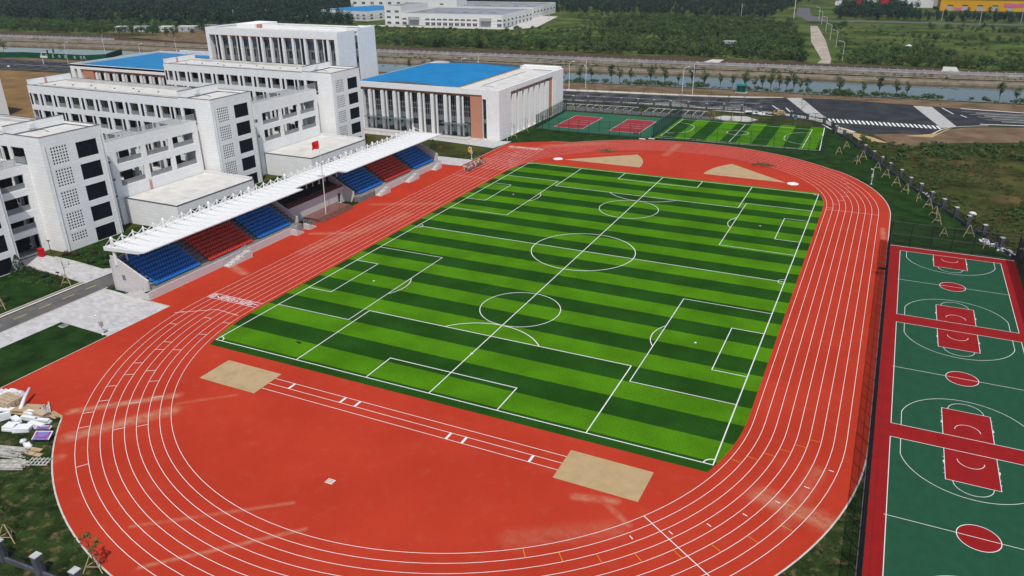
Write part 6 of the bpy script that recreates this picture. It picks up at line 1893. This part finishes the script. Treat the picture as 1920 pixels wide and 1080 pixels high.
w = MB(M['bluegl'], M['dark']); w.box(19.0, 132.4, -.05, 19.9, 133.1, 1.1); w.use(1).box(18.95, 132.35, 1.1, 19.95, 133.15, 1.2)
tag(w.build('waste_bin'), 'blue waste bin inside the pillar fence', 'bin')
tl = thing('traffic_signal', (-328.7, 132.6, -.05), 'traffic signal on a white mast arm with a white sign board at the far left', 'traffic signal')
MB(M['steelw']).tube([(-328.7, 132.6, -.05), (-328.7, 132.6, 5.6)], [.16, .1], 7).build('pole', tl)
MB(M['steelw']).tube([(-328.7, 132.6, 5.2), (-319, 132.8, 6.2)], [.09, .06], 6).build('arm', tl)
for x, z in ((-324, 5.9), (-319.6, 6.4)): MB(M['black']).box(x - .35, 132.5, z - .7, x + .35, 132.9, z + .9).build('signal_head', tl)
MB(M['fwhite']).box(-329.6, 132.3, 3.0, -324.6, 132.4, 4.0).build('sign_board', tl)
hd = thing('hoarding', (-345, 148, 0), 'green construction hoarding with pale characters along the far street', 'hoarding')
pts = [(-384, 138), (-372, 142), (-363, 146.2), (-320, 149), (-313, 155.4), (-318, 163), (-324, 174)]
w = MB(M['hoard'])
for (xa, ya), (xb, yb) in zip(pts[:-1], pts[1:]):
    L = math.hypot(xb - xa, yb - ya); w.obox(((xa + xb) / 2, (ya + yb) / 2), L, .14, -.05, 2.7, math.atan2(yb - ya, xb - xa))
w.build('panel', hd)
w = MB(M['line'])
for k, x in enumerate((-350.5, -347, -342.5, -338, -334, -327.5, -323.2, -321)):
    yy = 146.2 + (x + 363) * .0651 - .1
    for (a, b, c, d) in (((0, 1.9, 1.3, 2.1), (0, .7, 1.3, .9), (.55, .7, .75, 2.1), (0, 1.3, 1.2, 1.45)), ((.1, .7, .3, 2.1), (.3, 1.8, 1.3, 2.0), (.3, 1.2, 1.3, 1.35), (1.1, .7, 1.3, 2.0)))[k % 2:k % 2 + 1][0]:
        w.box(x + a, yy - .05, b, x + c, yy - .01, d)
w.build('lettering', hd)
ex = thing('excavator', (-375.5, 142.4, 0), 'small orange excavator at the left edge beside the hoarding', 'excavator')
w = MB(M['oline'], M['black']); w.use(1); w.box(-377, 141.6, 0, -374, 142.2, .7); w.box(-377, 143.4, 0, -374, 144, .7); w.build('track', ex)
w = MB(M['oline'], M['glass']); w.box(-376.8, 141.9, .8, -374.3, 143.7, 1.7); w.box(-375.9, 142.0, 1.7, -374.6, 142.9, 2.9); w.use(1).box(-375.8, 141.96, 1.9, -374.7, 141.99, 2.7); w.build('body', ex)
w = MB(M['oline']); w.tube([(-374.3, 142.8, 1.5), (-372.8, 142.8, 3.4), (-371.4, 142.8, 1.6), (-371.6, 142.8, .6)], [.22, .2, .16, .3], 6); w.build('arm', ex)
sc = thing('scooter', (-332.2, 117.4, -.05), 'parked white scooter at the edge of the street far left', 'scooter')
w = MB(M['steelw']); w.add([(-333, 117.2, .4), (-331.6, 117.2, .4), (-331.6, 117.6, .4), (-333, 117.6, .4), (-333, 117.2, .95), (-332.2, 117.2, .85), (-332.2, 117.6, .85), (-333, 117.6, .95)], [(0, 3, 2, 1), (4, 5, 6, 7), (0, 1, 5, 4), (1, 2, 6, 5), (2, 3, 7, 6), (3, 0, 4, 7)]); w.tube([(-331.5, 117.4, .4), (-331.7, 117.4, 1.15)], .12, 6); w.build('body', sc)
for x in (-333, -331.4):
    w = MB(M['black']); w.tube([(x, 117.3, .2), (x, 117.5, .2)], .26, 12); w.build('wheel', sc)

# ------------------------------------------------------------------ camera and lamp posts on the field edge
def cam_post(x, yy, H, label, box=True, sign=None):
    r = thing('camera_post', (x, yy, 0), label, 'camera post')
    MB(M['steelw']).tube([(x, yy, -.05), (x, yy, .06), (x, yy, .07), (x, yy, H)], [.22, .22, .075, .06], 8).build('pole', r)
    if box: MB(M['stonel']).box(x - .2, yy - .16, H * .42, x + .2, yy + .2, H * .42 + .75).build('control_box', r)
    c = MB(M['steelw'], M['black']); c.tube([(x, yy, H - .25), (x - .35, yy - .2, H - .1)], .04, 5); c.ico((x - .42, yy - .22, H - .12), .17, 2)
    c.use(1).tube([(x - .48, yy - .28, H - .1), (x - .56, yy - .36, H - .1)], .07, 6); c.build('camera', r)
    if sign: MB(M[sign]).box(x - .95, yy - .06, 1.7, x - .1, yy + .06, 2.75).build('sign_board', r)
cam_post(-49.9, -57.9, 3.0, 'white camera post with a grey box on the paved corner near the stand end')
cam_post(43.9, 65.5, 3.5, 'white camera post with a grey box on the right-hand lawn beside the track')
cam_post(-49.2, 50.3, 3.1, 'white camera post with a yellow board at the far end of the stand', sign='yline')
lp = thing('garden_lamp', (-49.7, 72.2, 0), 'white lamp post at the corner of the sports hall', 'lamp post')
MB(M['steelw']).tube([(-49.7, 72.2, -.05), (-49.7, 72.2, 3.0)], [.08, .06], 8).build('pole', lp); w = MB(M['steelw']); w.ico((-49.7, 72.2, 3.1), .17, 2); w.build('lamp_head', lp)
for x, yy, lab in ((-70.9, -48.9, 'black garden lamp on the lawn beside the staked bare tree'), (-86.0, -39.6, 'dark lamp post beside the red cabinet')):
    lp = thing('garden_lamp', (x, yy, 0), lab, 'lamp post')
    MB(M['black']).tube([(x, yy, -.05), (x, yy, 2.4)], [.07, .05], 8).build('pole', lp); w = MB(M['black']); w.box(x - .3, yy - .14, 2.4, x + .3, yy + .14, 2.52); w.build('lamp_head', lp)
rb = thing('fire_cabinet', (-86.5, -41.0, 0), 'bright red cabinet beside the entrance of the near block', 'cabinet')
MB(M['redp']).box(-87.0, -41.4, -.03, -86.0, -40.7, 1.35).build('body', rb); MB(M['redp']).box(-87.05, -41.45, 1.35, -85.95, -40.65, 1.43).build('lid', rb); MB(M['red']).box(-85.995, -41.35, .1, -85.97, -40.75, 1.3).build('door', rb)
fh = MB(M['redp']); fh.tube([(-61.6, 56.1, -.05), (-61.6, 56.1, .8), (-61.6, 56.1, 1.0)], [.16, .15, .06], 8); fh.tube([(-61.85, 56.1, .6), (-61.35, 56.1, .6)], .08, 6)
tag(fh.build('fire_hydrant'), 'red fire hydrant on the lawn at the far end of the stand', 'hydrant')
w = MB(M['stonel'], M['edge']); w.box(-58.0, -58.9, -.05, -57.0, -58.0, .06); w.use(1).box(-57.9, -58.8, .06, -57.1, -58.1, .075)
tag(w.build('manhole_cover'), 'pale square manhole cover at the corner of the near lawn', 'manhole cover')

# heaps of grass clippings and rubble
for x, yy, lab in ((-19.9, 71.4, 'heap of dry grass cuttings beside the left throwing sector'), (19.3, 72.7, 'heap of dry grass cuttings beside the right throwing sector')):
    m = MB(M['clip'])
    for k in range(46): m.leaves((x + rnd.gauss(0, 1.25), yy + rnd.gauss(0, .75), .12 + .22 * rnd.random()), (.42, .34, .22), 16, .24, rnd, .4)
    tag(m.build('grass_heap'), lab, 'heap')
m = MB(M['tarp'], M['foam'])
for k in range(60):
    t = rnd.random(); x, yy = 63.4 + 4.4 * t + rnd.gauss(0, .35), 34.6 - 6.0 * t + rnd.gauss(0, .45)
    m.use(k % 2).obox((x, yy), .25 + .5 * rnd.random(), .2 + .4 * rnd.random(), -.05, .1 + .4 * rnd.random() ** 2, rnd.random() * 3, rnd.uniform(-.3, .3))
for k in range(14):
    m.obox((53.2 + 3.2 * k / 14 + rnd.gauss(0, .2), 64.5 - 7 * k / 14 + rnd.gauss(0, .3)), .3 + .5 * rnd.random(), .3, -.05, .12 + .2 * rnd.random(), rnd.random() * 3)
tag(m.build('rubble'), 'white building rubble strewn along the foot of the pillar fence', 'rubble', kind='stuff')
for x, yy, s, lab in ((62.9, 49.2, .6, 'white sack lying in the weeds behind the pillar fence'), (49.2, 337, 1.2, 'white sheet caught in the scrub right of the dirt path')):
    m = MB(M['tarp']); m.ico((x, yy, .45 if yy < 100 else 1.6), s, 2, (1.2, .8, .6), .2, rnd)
    tag(m.build('sack', smooth=True), lab, 'sack')
for (x, yy, lab) in ((-13.6, 90.2, 'pale step slab at the gate between the two far courts'), (-15.9, 88.9, 'pale step slab in front of the volleyball gate')):
    m = MB(M['conc']); m.box(x - .9, yy - .5, -.05, x + .9, yy + .4, .04); m.box(x - .7, yy - .3, .04, x + .7, yy + .4, .10)
    tag(m.build('step_slab'), lab, 'step')
m = MB(M['black']); m.ico((-22.9, -48.6, .06), .22, 2, (1.6, .9, .5), .2, rnd); m.obox((-23.3, -48.5), .35, .2, .01, .1, .4)
tag(m.build('dark_bag', smooth=True), 'small dark bag lying on the near left of the pitch', 'bag')

# ------------------------------------------------------------------ building waste on the grass by the track
def bundle(c, L, W, H, rz, mat, label, name, cat, n=5, seed=0, group=None):
    """stack of boards or sheets, none quite aligned"""
    r = random.Random(seed); m = MB(M[mat])
    for k in range(n):
        m.obox((c[0] + r.gauss(0, W * .04), c[1] + r.gauss(0, W * .04)), L * r.uniform(.9, 1.04), W * r.uniform(.9, 1.0), -.04 + H * k / n, -.04 + H * (k + .86) / n, rz + r.gauss(0, .05))
    return tag(m.build(name), label, cat, group)
def planks(c, L, W, rows, rz, mat, label, seed=0, layers=3):
    r = random.Random(seed); m = MB(M[mat]); cs, sn = math.cos(rz), math.sin(rz)
    for l in range(layers):
        for k in range(rows):
            v = -W / 2 + W * (k + .5) / rows + r.gauss(0, .03); u = r.gauss(0, .25)
            m.obox((c[0] + cs * u - sn * v, c[1] + sn * u + cs * v), L * r.uniform(.78, 1.0), W / rows * .8, -.04 + .1 * l, .045 + .1 * l, rz + r.gauss(0, .035))
    return tag(m.build('timber_stack'), label, 'timber')
RZ = math.radians(20)
def tarp(c, sx, sy, h, rz, label, seed):
    r = random.Random(seed); m = MB(M['tarp']); n = 14; cs, sn = math.cos(rz), math.sin(rz)
    H = [[0] * (n + 1) for _ in range(n + 1)]
    for i in range(n + 1):
        for j in range(n + 1):
            e = min(i, n - i, j, n - j) / (n / 2)
            H[i][j] = max(0.0, h * min(1, e * 1.8) ** .6 * r.uniform(.7, 1.1)) - .03
    P = lambda i, j: (c[0] + cs * (i / n - .5) * sx - sn * (j / n - .5) * sy, c[1] + sn * (i / n - .5) * sx + cs * (j / n - .5) * sy, H[i][j])
    for i in range(n):
        for j in range(n): m.quad(P(i, j), P(i + 1, j), P(i + 1, j + 1), P(i, j + 1))
    return tag(m.build('tarpaulin', smooth=True), label, 'tarpaulin')
tarp((-46.0, -74.6), 3.6, 2.2, 1.0, .5, 'crumpled white tarpaulin over bricks at the top left of the waste pile', 1)
m = MB(M['paletw'])
for i in range(5):
    for j in range(4):
        for k in range(3): m.obox((-45.3 + .56 * i + .02 * k, -76.2 + .5 * j), .5, .44, -.04 + .34 * k, .27 + .34 * k, .08 * math.sin(i + j))
tag(m.build('carton_stack'), 'stack of pale brown cartons under the white tarpaulin', 'cartons')
m = MB(M['tarp']); m.tube([(-41.3, -76.1, .1), (-42.4, -74.5, .9), (-43.2, -73.2, 1.3)], [.24, .2, .14], 8)
tag(m.build('plastic_roll', smooth=True), 'white plastic roll leaning across the waste pile', 'roll')
m = MB(M['ply']); m.obox((-40.9, -75.3), 3.0, 2.1, .25, .33, .35, -.16); m.obox((-40.6, -75.5), 2.8, 2.2, .08, .16, .2, -.08)
tag(m.build('plywood_sheet'), 'two large plywood sheets propped on the waste pile', 'plywood')
planks((-38.7, -74.6), 2.6, .9, 5, -.5, 'lumber', 'grey-brown planks at the tip of the waste pile beside the track', 3)
planks((-37.2, -74.8), 2.0, .9, 5, -.15, 'ply', 'brown planks lying over the track kerb at the waste pile', 5, 2)
bundle((-38.2, -75.6), 1.9, .9, .7, .1, 'paletw', 'pale brown carton bundle next to the brown planks', 'carton_bundle', 'cartons', 5, 2)
fo = [((-39.6, -75.9), 1.4, .8, .55, .1, 'grey-white foam slab in front of the plywood'), ((-37.0, -76.3), 2.0, .5, .5, .35, 'long white foam beam by the track kerb, upper one'), ((-36.6, -77.2), 2.1, .6, .6, .1, 'long white foam beam by the track kerb, lower one'), ((-38.7, -76.6), 2.4, .45, .5, .2, 'white foam beam in the middle of the waste pile'),
      ((-37.6, -78.3), 1.9, 1.2, .5, .5, 'white foam block lying on the grass, right one of the pair'), ((-39.0, -78.6), 1.4, 1.2, .5, .3, 'white foam block lying on the grass, left one of the pair'), ((-41.6, -77.8), 1.6, .35, 1.0, 1.0, 'white foam board standing on edge at the left of the pile'), ((-40.0, -77.4), 1.6, .7, .45, -.2, 'white foam lump behind the pair of blocks'),
      ((-42.6, -76.4), 1.4, .8, .4, .4, 'white packing foam below the cartons'), ((-44.0, -77.0), 1.6, .9, .35, .1, 'white packing foam at the left edge below the cartons')]
for i, (c, L, W, H, a, lab) in enumerate(fo):
    bundle(c, L, W, H, a, 'foam', lab, 'foam_block', 'foam', 2 if i != 6 else 1, i, 'white foam pieces in the waste pile')
def backboard(c, rz, tilt, label, w=1.8, h=1.1):
    r = thing('backboard', (c[0], c[1], 0), label, 'backboard', None, rz); ORG[r] = Vector((0, 0, 0))
    ct, sn = math.cos(tilt), math.sin(tilt)
    P = lambda u, v, d=0: (u, v * ct - d * sn, .28 + v * sn + d * ct)
    def slab(m, u0, u1, v0, v1, d0, d1):
        q = [P(u, v, d) for d in (d0, d1) for u, v in ((u0, v0), (u1, v0), (u1, v1), (u0, v1))]
        m.add(q, [(3, 2, 1, 0), (4, 5, 6, 7), (0, 1, 5, 4), (1, 2, 6, 5), (2, 3, 7, 6), (3, 0, 4, 7)])
    m = MB(M['bboard']); slab(m, 0, w, 0, h, 0, .06); m.build('board', r)
    f = MB(M['line'])
    for u0, u1, v0, v1 in ((-.06, .02, 0, h + .06), (w - .02, w + .06, 0, h + .06), (.02, w - .02, h - .02, h + .06)): slab(f, u0, u1, v0, v1, -.01, .085)
    f.build('frame', r)
    p = MB(M['magenta'])
    pts = [P(w / 2 + (w * .40) * math.cos(t), h * .95 - h * .72 * math.sin(t) ** .8, .12) for t in np.linspace(.0, math.pi, 13)]
    p.tube(pts, .05, 6); p.tube([P(w * .28, .12, .12), P(w * .1, .32, .12)], .04, 5); p.tube([P(w * .72, .12, .12), P(w * .9, .32, .12)], .04, 5)
    p.build('padding', r)
backboard((-34.3, -79.4), .42, .35, 'blue basketball backboard with magenta padding lying face up on the waste pile')
backboard((-35.9, -77.9), .42, .15, 'second blue and magenta backboard half buried behind the first', 1.6, .5)
planks((-32.6, -80.6), 1.9, 1.3, 2, .2, 'ply', 'plywood offcut leaning on the basketball backboard', 8, 2)
m = MB(M['tarp']); m.ico((-33.9, -80.2, .25), .5, 2, (1.3, .7, .7), .25, rnd); m.ico((-35.1, -79.9, .2), .35, 2, (1, 1, .7), .25, rnd)
tag(m.build('plastic_bag', smooth=True), 'crumpled white plastic beside the basketball backboard', 'plastic')
planks((-34.7, -81.8), 4.2, 1.5, 9, .28, 'lumber', 'stack of grey-white timber battens, the one nearer the backboard', 11, 4)
planks((-32.5, -83.2), 3.6, 1.4, 8, .42, 'lumber', 'stack of grey-white timber battens, the one nearer the corner', 12, 3)
pl = MB(M['lumber'])
for k in range(6): pl.obox((-31.2 + .38 * k, -81.9 + .16 * k), .14, 1.3, .05, .12, .42)
for v in (-.5, 0, .5): pl.obox((-30.2 - v * math.sin(.42), -81.5 + v * math.cos(.42)), 2.2, .1, -.04, .05, .42)
tag(pl.build('pallet'), 'broken timber pallet on the grass by the track kerb', 'pallet')

# ------------------------------------------------------------------ the group walking on the track
def skin_mesh(name, chains, mat, sub=1):
    """continuous body surface grown from connected joints: chains of (x,y,z,r)"""
    me = bpy.data.meshes.new(name)
    idx, vs_, rs, es = {}, [], [], []
    for ch in chains:
        prev = None
        for p in ch:
            key = tuple(round(c, 4) for c in p[:3])
            if key not in idx:
                idx[key] = len(vs_); vs_.append(p[:3]); rs.append(p[3])
            if prev is not None: es.append((prev, idx[key]))
            prev = idx[key]
    me.from_pydata(vs_, es, [])
    o = bpy.data.objects.new(name, me); COL.objects.link(o)
    sk = o.modifiers.new('skin', 'SKIN'); sk.use_smooth_shade = True
    for i, r in enumerate(rs):
        me.skin_vertices[0].data[i].radius = (r, r)
    me.skin_vertices[0].data[0].use_root = True
    sb = o.modifiers.new('sub', 'SUBSURF'); sb.levels = sub; sb.render_levels = sub
    dg = bpy.context.evaluated_depsgraph_get()
    out = bpy.data.meshes.new_from_object(o.evaluated_get(dg))
    bpy.data.objects.remove(o)
    out.name = name
    out.materials.clear(); out.materials.append(mat)
    return out
M['skin'] = surf('skin', (0.48, 0.27, 0.18), 0.6, coord='object')
M['hair'] = surf('black_hair', (0.015, 0.012, 0.011), 0.6, coord='object')
CL = {'white': (0.72, 0.72, 0.72), 'navy': (0.02, 0.03, 0.09), 'grey': (0.25, 0.26, 0.28), 'black': (0.02, 0.02, 0.022), 'pale blue': (0.35, 0.45, 0.62), 'beige': (0.52, 0.44, 0.32), 'red': (0.45, 0.03, 0.04), 'orange': (0.75, 0.30, 0.03), 'pink': (0.62, 0.38, 0.40), 'denim blue': (0.06, 0.09, 0.20)}
for k, c in CL.items(): M['cl_' + k] = surf('cloth_' + k.replace(' ', '_'), c, 0.85, var=0.05, coord='object')

def pose_mesh(s, mat):
    """walking figure facing -y; s swings the limbs"""
    hip, kn = .93, .50
    pel = (0, 0, hip, .125)
    ch = [[pel, (0, .01, 1.12, .12), (0, 0, 1.33, .145), (0, 0, 1.45, .075), (0, -.02, 1.53, .052), (0, -.035, 1.60, .085), (0, -.03, 1.68, .088), (0, -.02, 1.74, .05)],
          [(0, -.035, 1.60, .085), (0, -.125, 1.615, .014)]]
    for sd in (-1, 1):
        sw = s * sd
        ch.append([pel, (.10 * sd, -.02 * sw, hip - .08, .095), (.10 * sd, -.20 * sw, kn, .062), (.10 * sd, -.26 * sw + (.10 if sw < 0 else .02), .09, .042), (.10 * sd, -.26 * sw + (.10 if sw < 0 else .02) - .14, .05, .036)])
        el = (.25 * sd, .14 * sw, 1.10, .038); wr = (.24 * sd, .12 * sw - .16, .90, .028)
        ch.append([(0, 0, 1.33, .145), (.19 * sd, 0, 1.37, .062), el, wr, (.235 * sd, .10 * sw - .21, .83, .03), (.23 * sd, .09 * sw - .25, .76, .012)])
        for f in (-1, 0, 1): ch.append([(.235 * sd, .10 * sw - .21, .83, .03), (.235 * sd + .018 * f, .09 * sw - .235 + .012 * f, .755 - .004 * abs(f), .009)])
        ch.append([(.235 * sd, .10 * sw - .21, .83, .03), (.205 * sd, .10 * sw - .245, .80, .010)])
    shirt = [[(0, 0, hip - .03, .150), (0, .01, 1.12, .150), (0, 0, 1.33, .172), (0, 0, 1.43, .10)]]
    trous = [[(0, 0, hip + .06, .142), (0, 0, hip, .15)]]
    for sd in (-1, 1):
        sw = s * sd
        shirt.append([(0, 0, 1.33, .172), (.19 * sd, 0, 1.37, .085), (.232 * sd, .08 * sw, 1.20, .062)])
        trous.append([(0, 0, hip, .15), (.10 * sd, -.02 * sw, hip - .08, .118), (.10 * sd, -.20 * sw, kn, .085), (.10 * sd, -.26 * sw + (.10 if sw < 0 else .02), .13, .066)])
    return ch, shirt, trous
hairm = MB(M['hair']); hairm.ico((0, -.015, 1.68), .115, 2, (.92, 1.0, .9), .04); hairm.ico((0, .05, 1.60), .085, 2, (.95, .7, 1.2), .04)
HAIR = hairm.mesh('hair')
POSES = []
for s in (1.0, -1.0, .55):
    a, b, c = pose_mesh(s, None)
    POSES.append((skin_mesh('body', a, M['skin'], 1), skin_mesh('shirt', b, M['cl_white'], 1), skin_mesh('trousers', c, M['cl_navy'], 1)))
tops = ['white', 'white', 'white', 'pale blue', 'grey', 'white', 'beige', 'navy', 'white', 'white', 'pink', 'grey', 'white', 'white', 'beige', 'red', 'white', 'pale blue', 'white', 'grey', 'black', 'orange']
bots = ['beige', 'navy', 'black', 'denim blue', 'black', 'grey', 'navy', 'black', 'denim blue', 'beige', 'black', 'navy', 'denim blue', 'black', 'grey', 'navy', 'navy', 'black', 'denim blue', 'beige', 'grey', 'black']
rp = random.Random(21)
VAR = {}
for i in range(22):
    row, colm = divmod(i, 2)
    x = -44.9 + 1.05 * colm + rp.uniform(-.18, .18); yy = 38.6 + .86 * row + rp.uniform(-.2, .2)
    b, sm, tm = POSES[rp.randrange(3)]
    side = 'stand side' if colm == 0 else 'pitch side'
    p = thing('person', (x, yy, .0), 'person in %s top and %s trousers, %s in the %s file' % (tops[i], bots[i], ordn(row + 1), side), 'person', 'group walking on the track', rp.uniform(-.2, .2))
    o = bpy.data.objects.new('body', b); COL.objects.link(o); o.parent = p
    o = bpy.data.objects.new('hair', HAIR); COL.objects.link(o); o.parent = p
    for nm_, me, c in (('shirt', sm, tops[i]), ('trousers', tm, bots[i])):
        key = (me.name, c)
        if key not in VAR:
            q = me.copy(); q.materials.clear(); q.materials.append(M['cl_' + c]); VAR[key] = q
        o = bpy.data.objects.new(nm_, VAR[key]); COL.objects.link(o); o.parent = p
    s = rp.uniform(.92, 1.04); p.scale = (s, s, s)

# ------------------------------------------------------------------ thin summer air
hz = MB()
hm = bpy.data.materials.new('air')
hm.use_nodes = True
ht = hm.node_tree
for nd in list(ht.nodes):
    if nd.type != 'OUTPUT_MATERIAL': ht.nodes.remove(nd)
pv = ht.nodes.new('ShaderNodeVolumePrincipled')
pv.inputs['Color'].default_value = (0.80, 0.88, 1.0, 1)
pv.inputs['Density'].default_value = 0.00009
pv.inputs['Anisotropy'].default_value = 0.3
ht.links.new(pv.outputs[0], [n for n in ht.nodes if n.type == 'OUTPUT_MATERIAL'][0].inputs['Volume'])
hz.mats = [hm]
hz.box(-5200, -3100, -3.0, 5200, 9200, 60.0)
tag(hz.build('haze'), 'thin pale summer haze over the far fields', 'haze', kind='stuff')
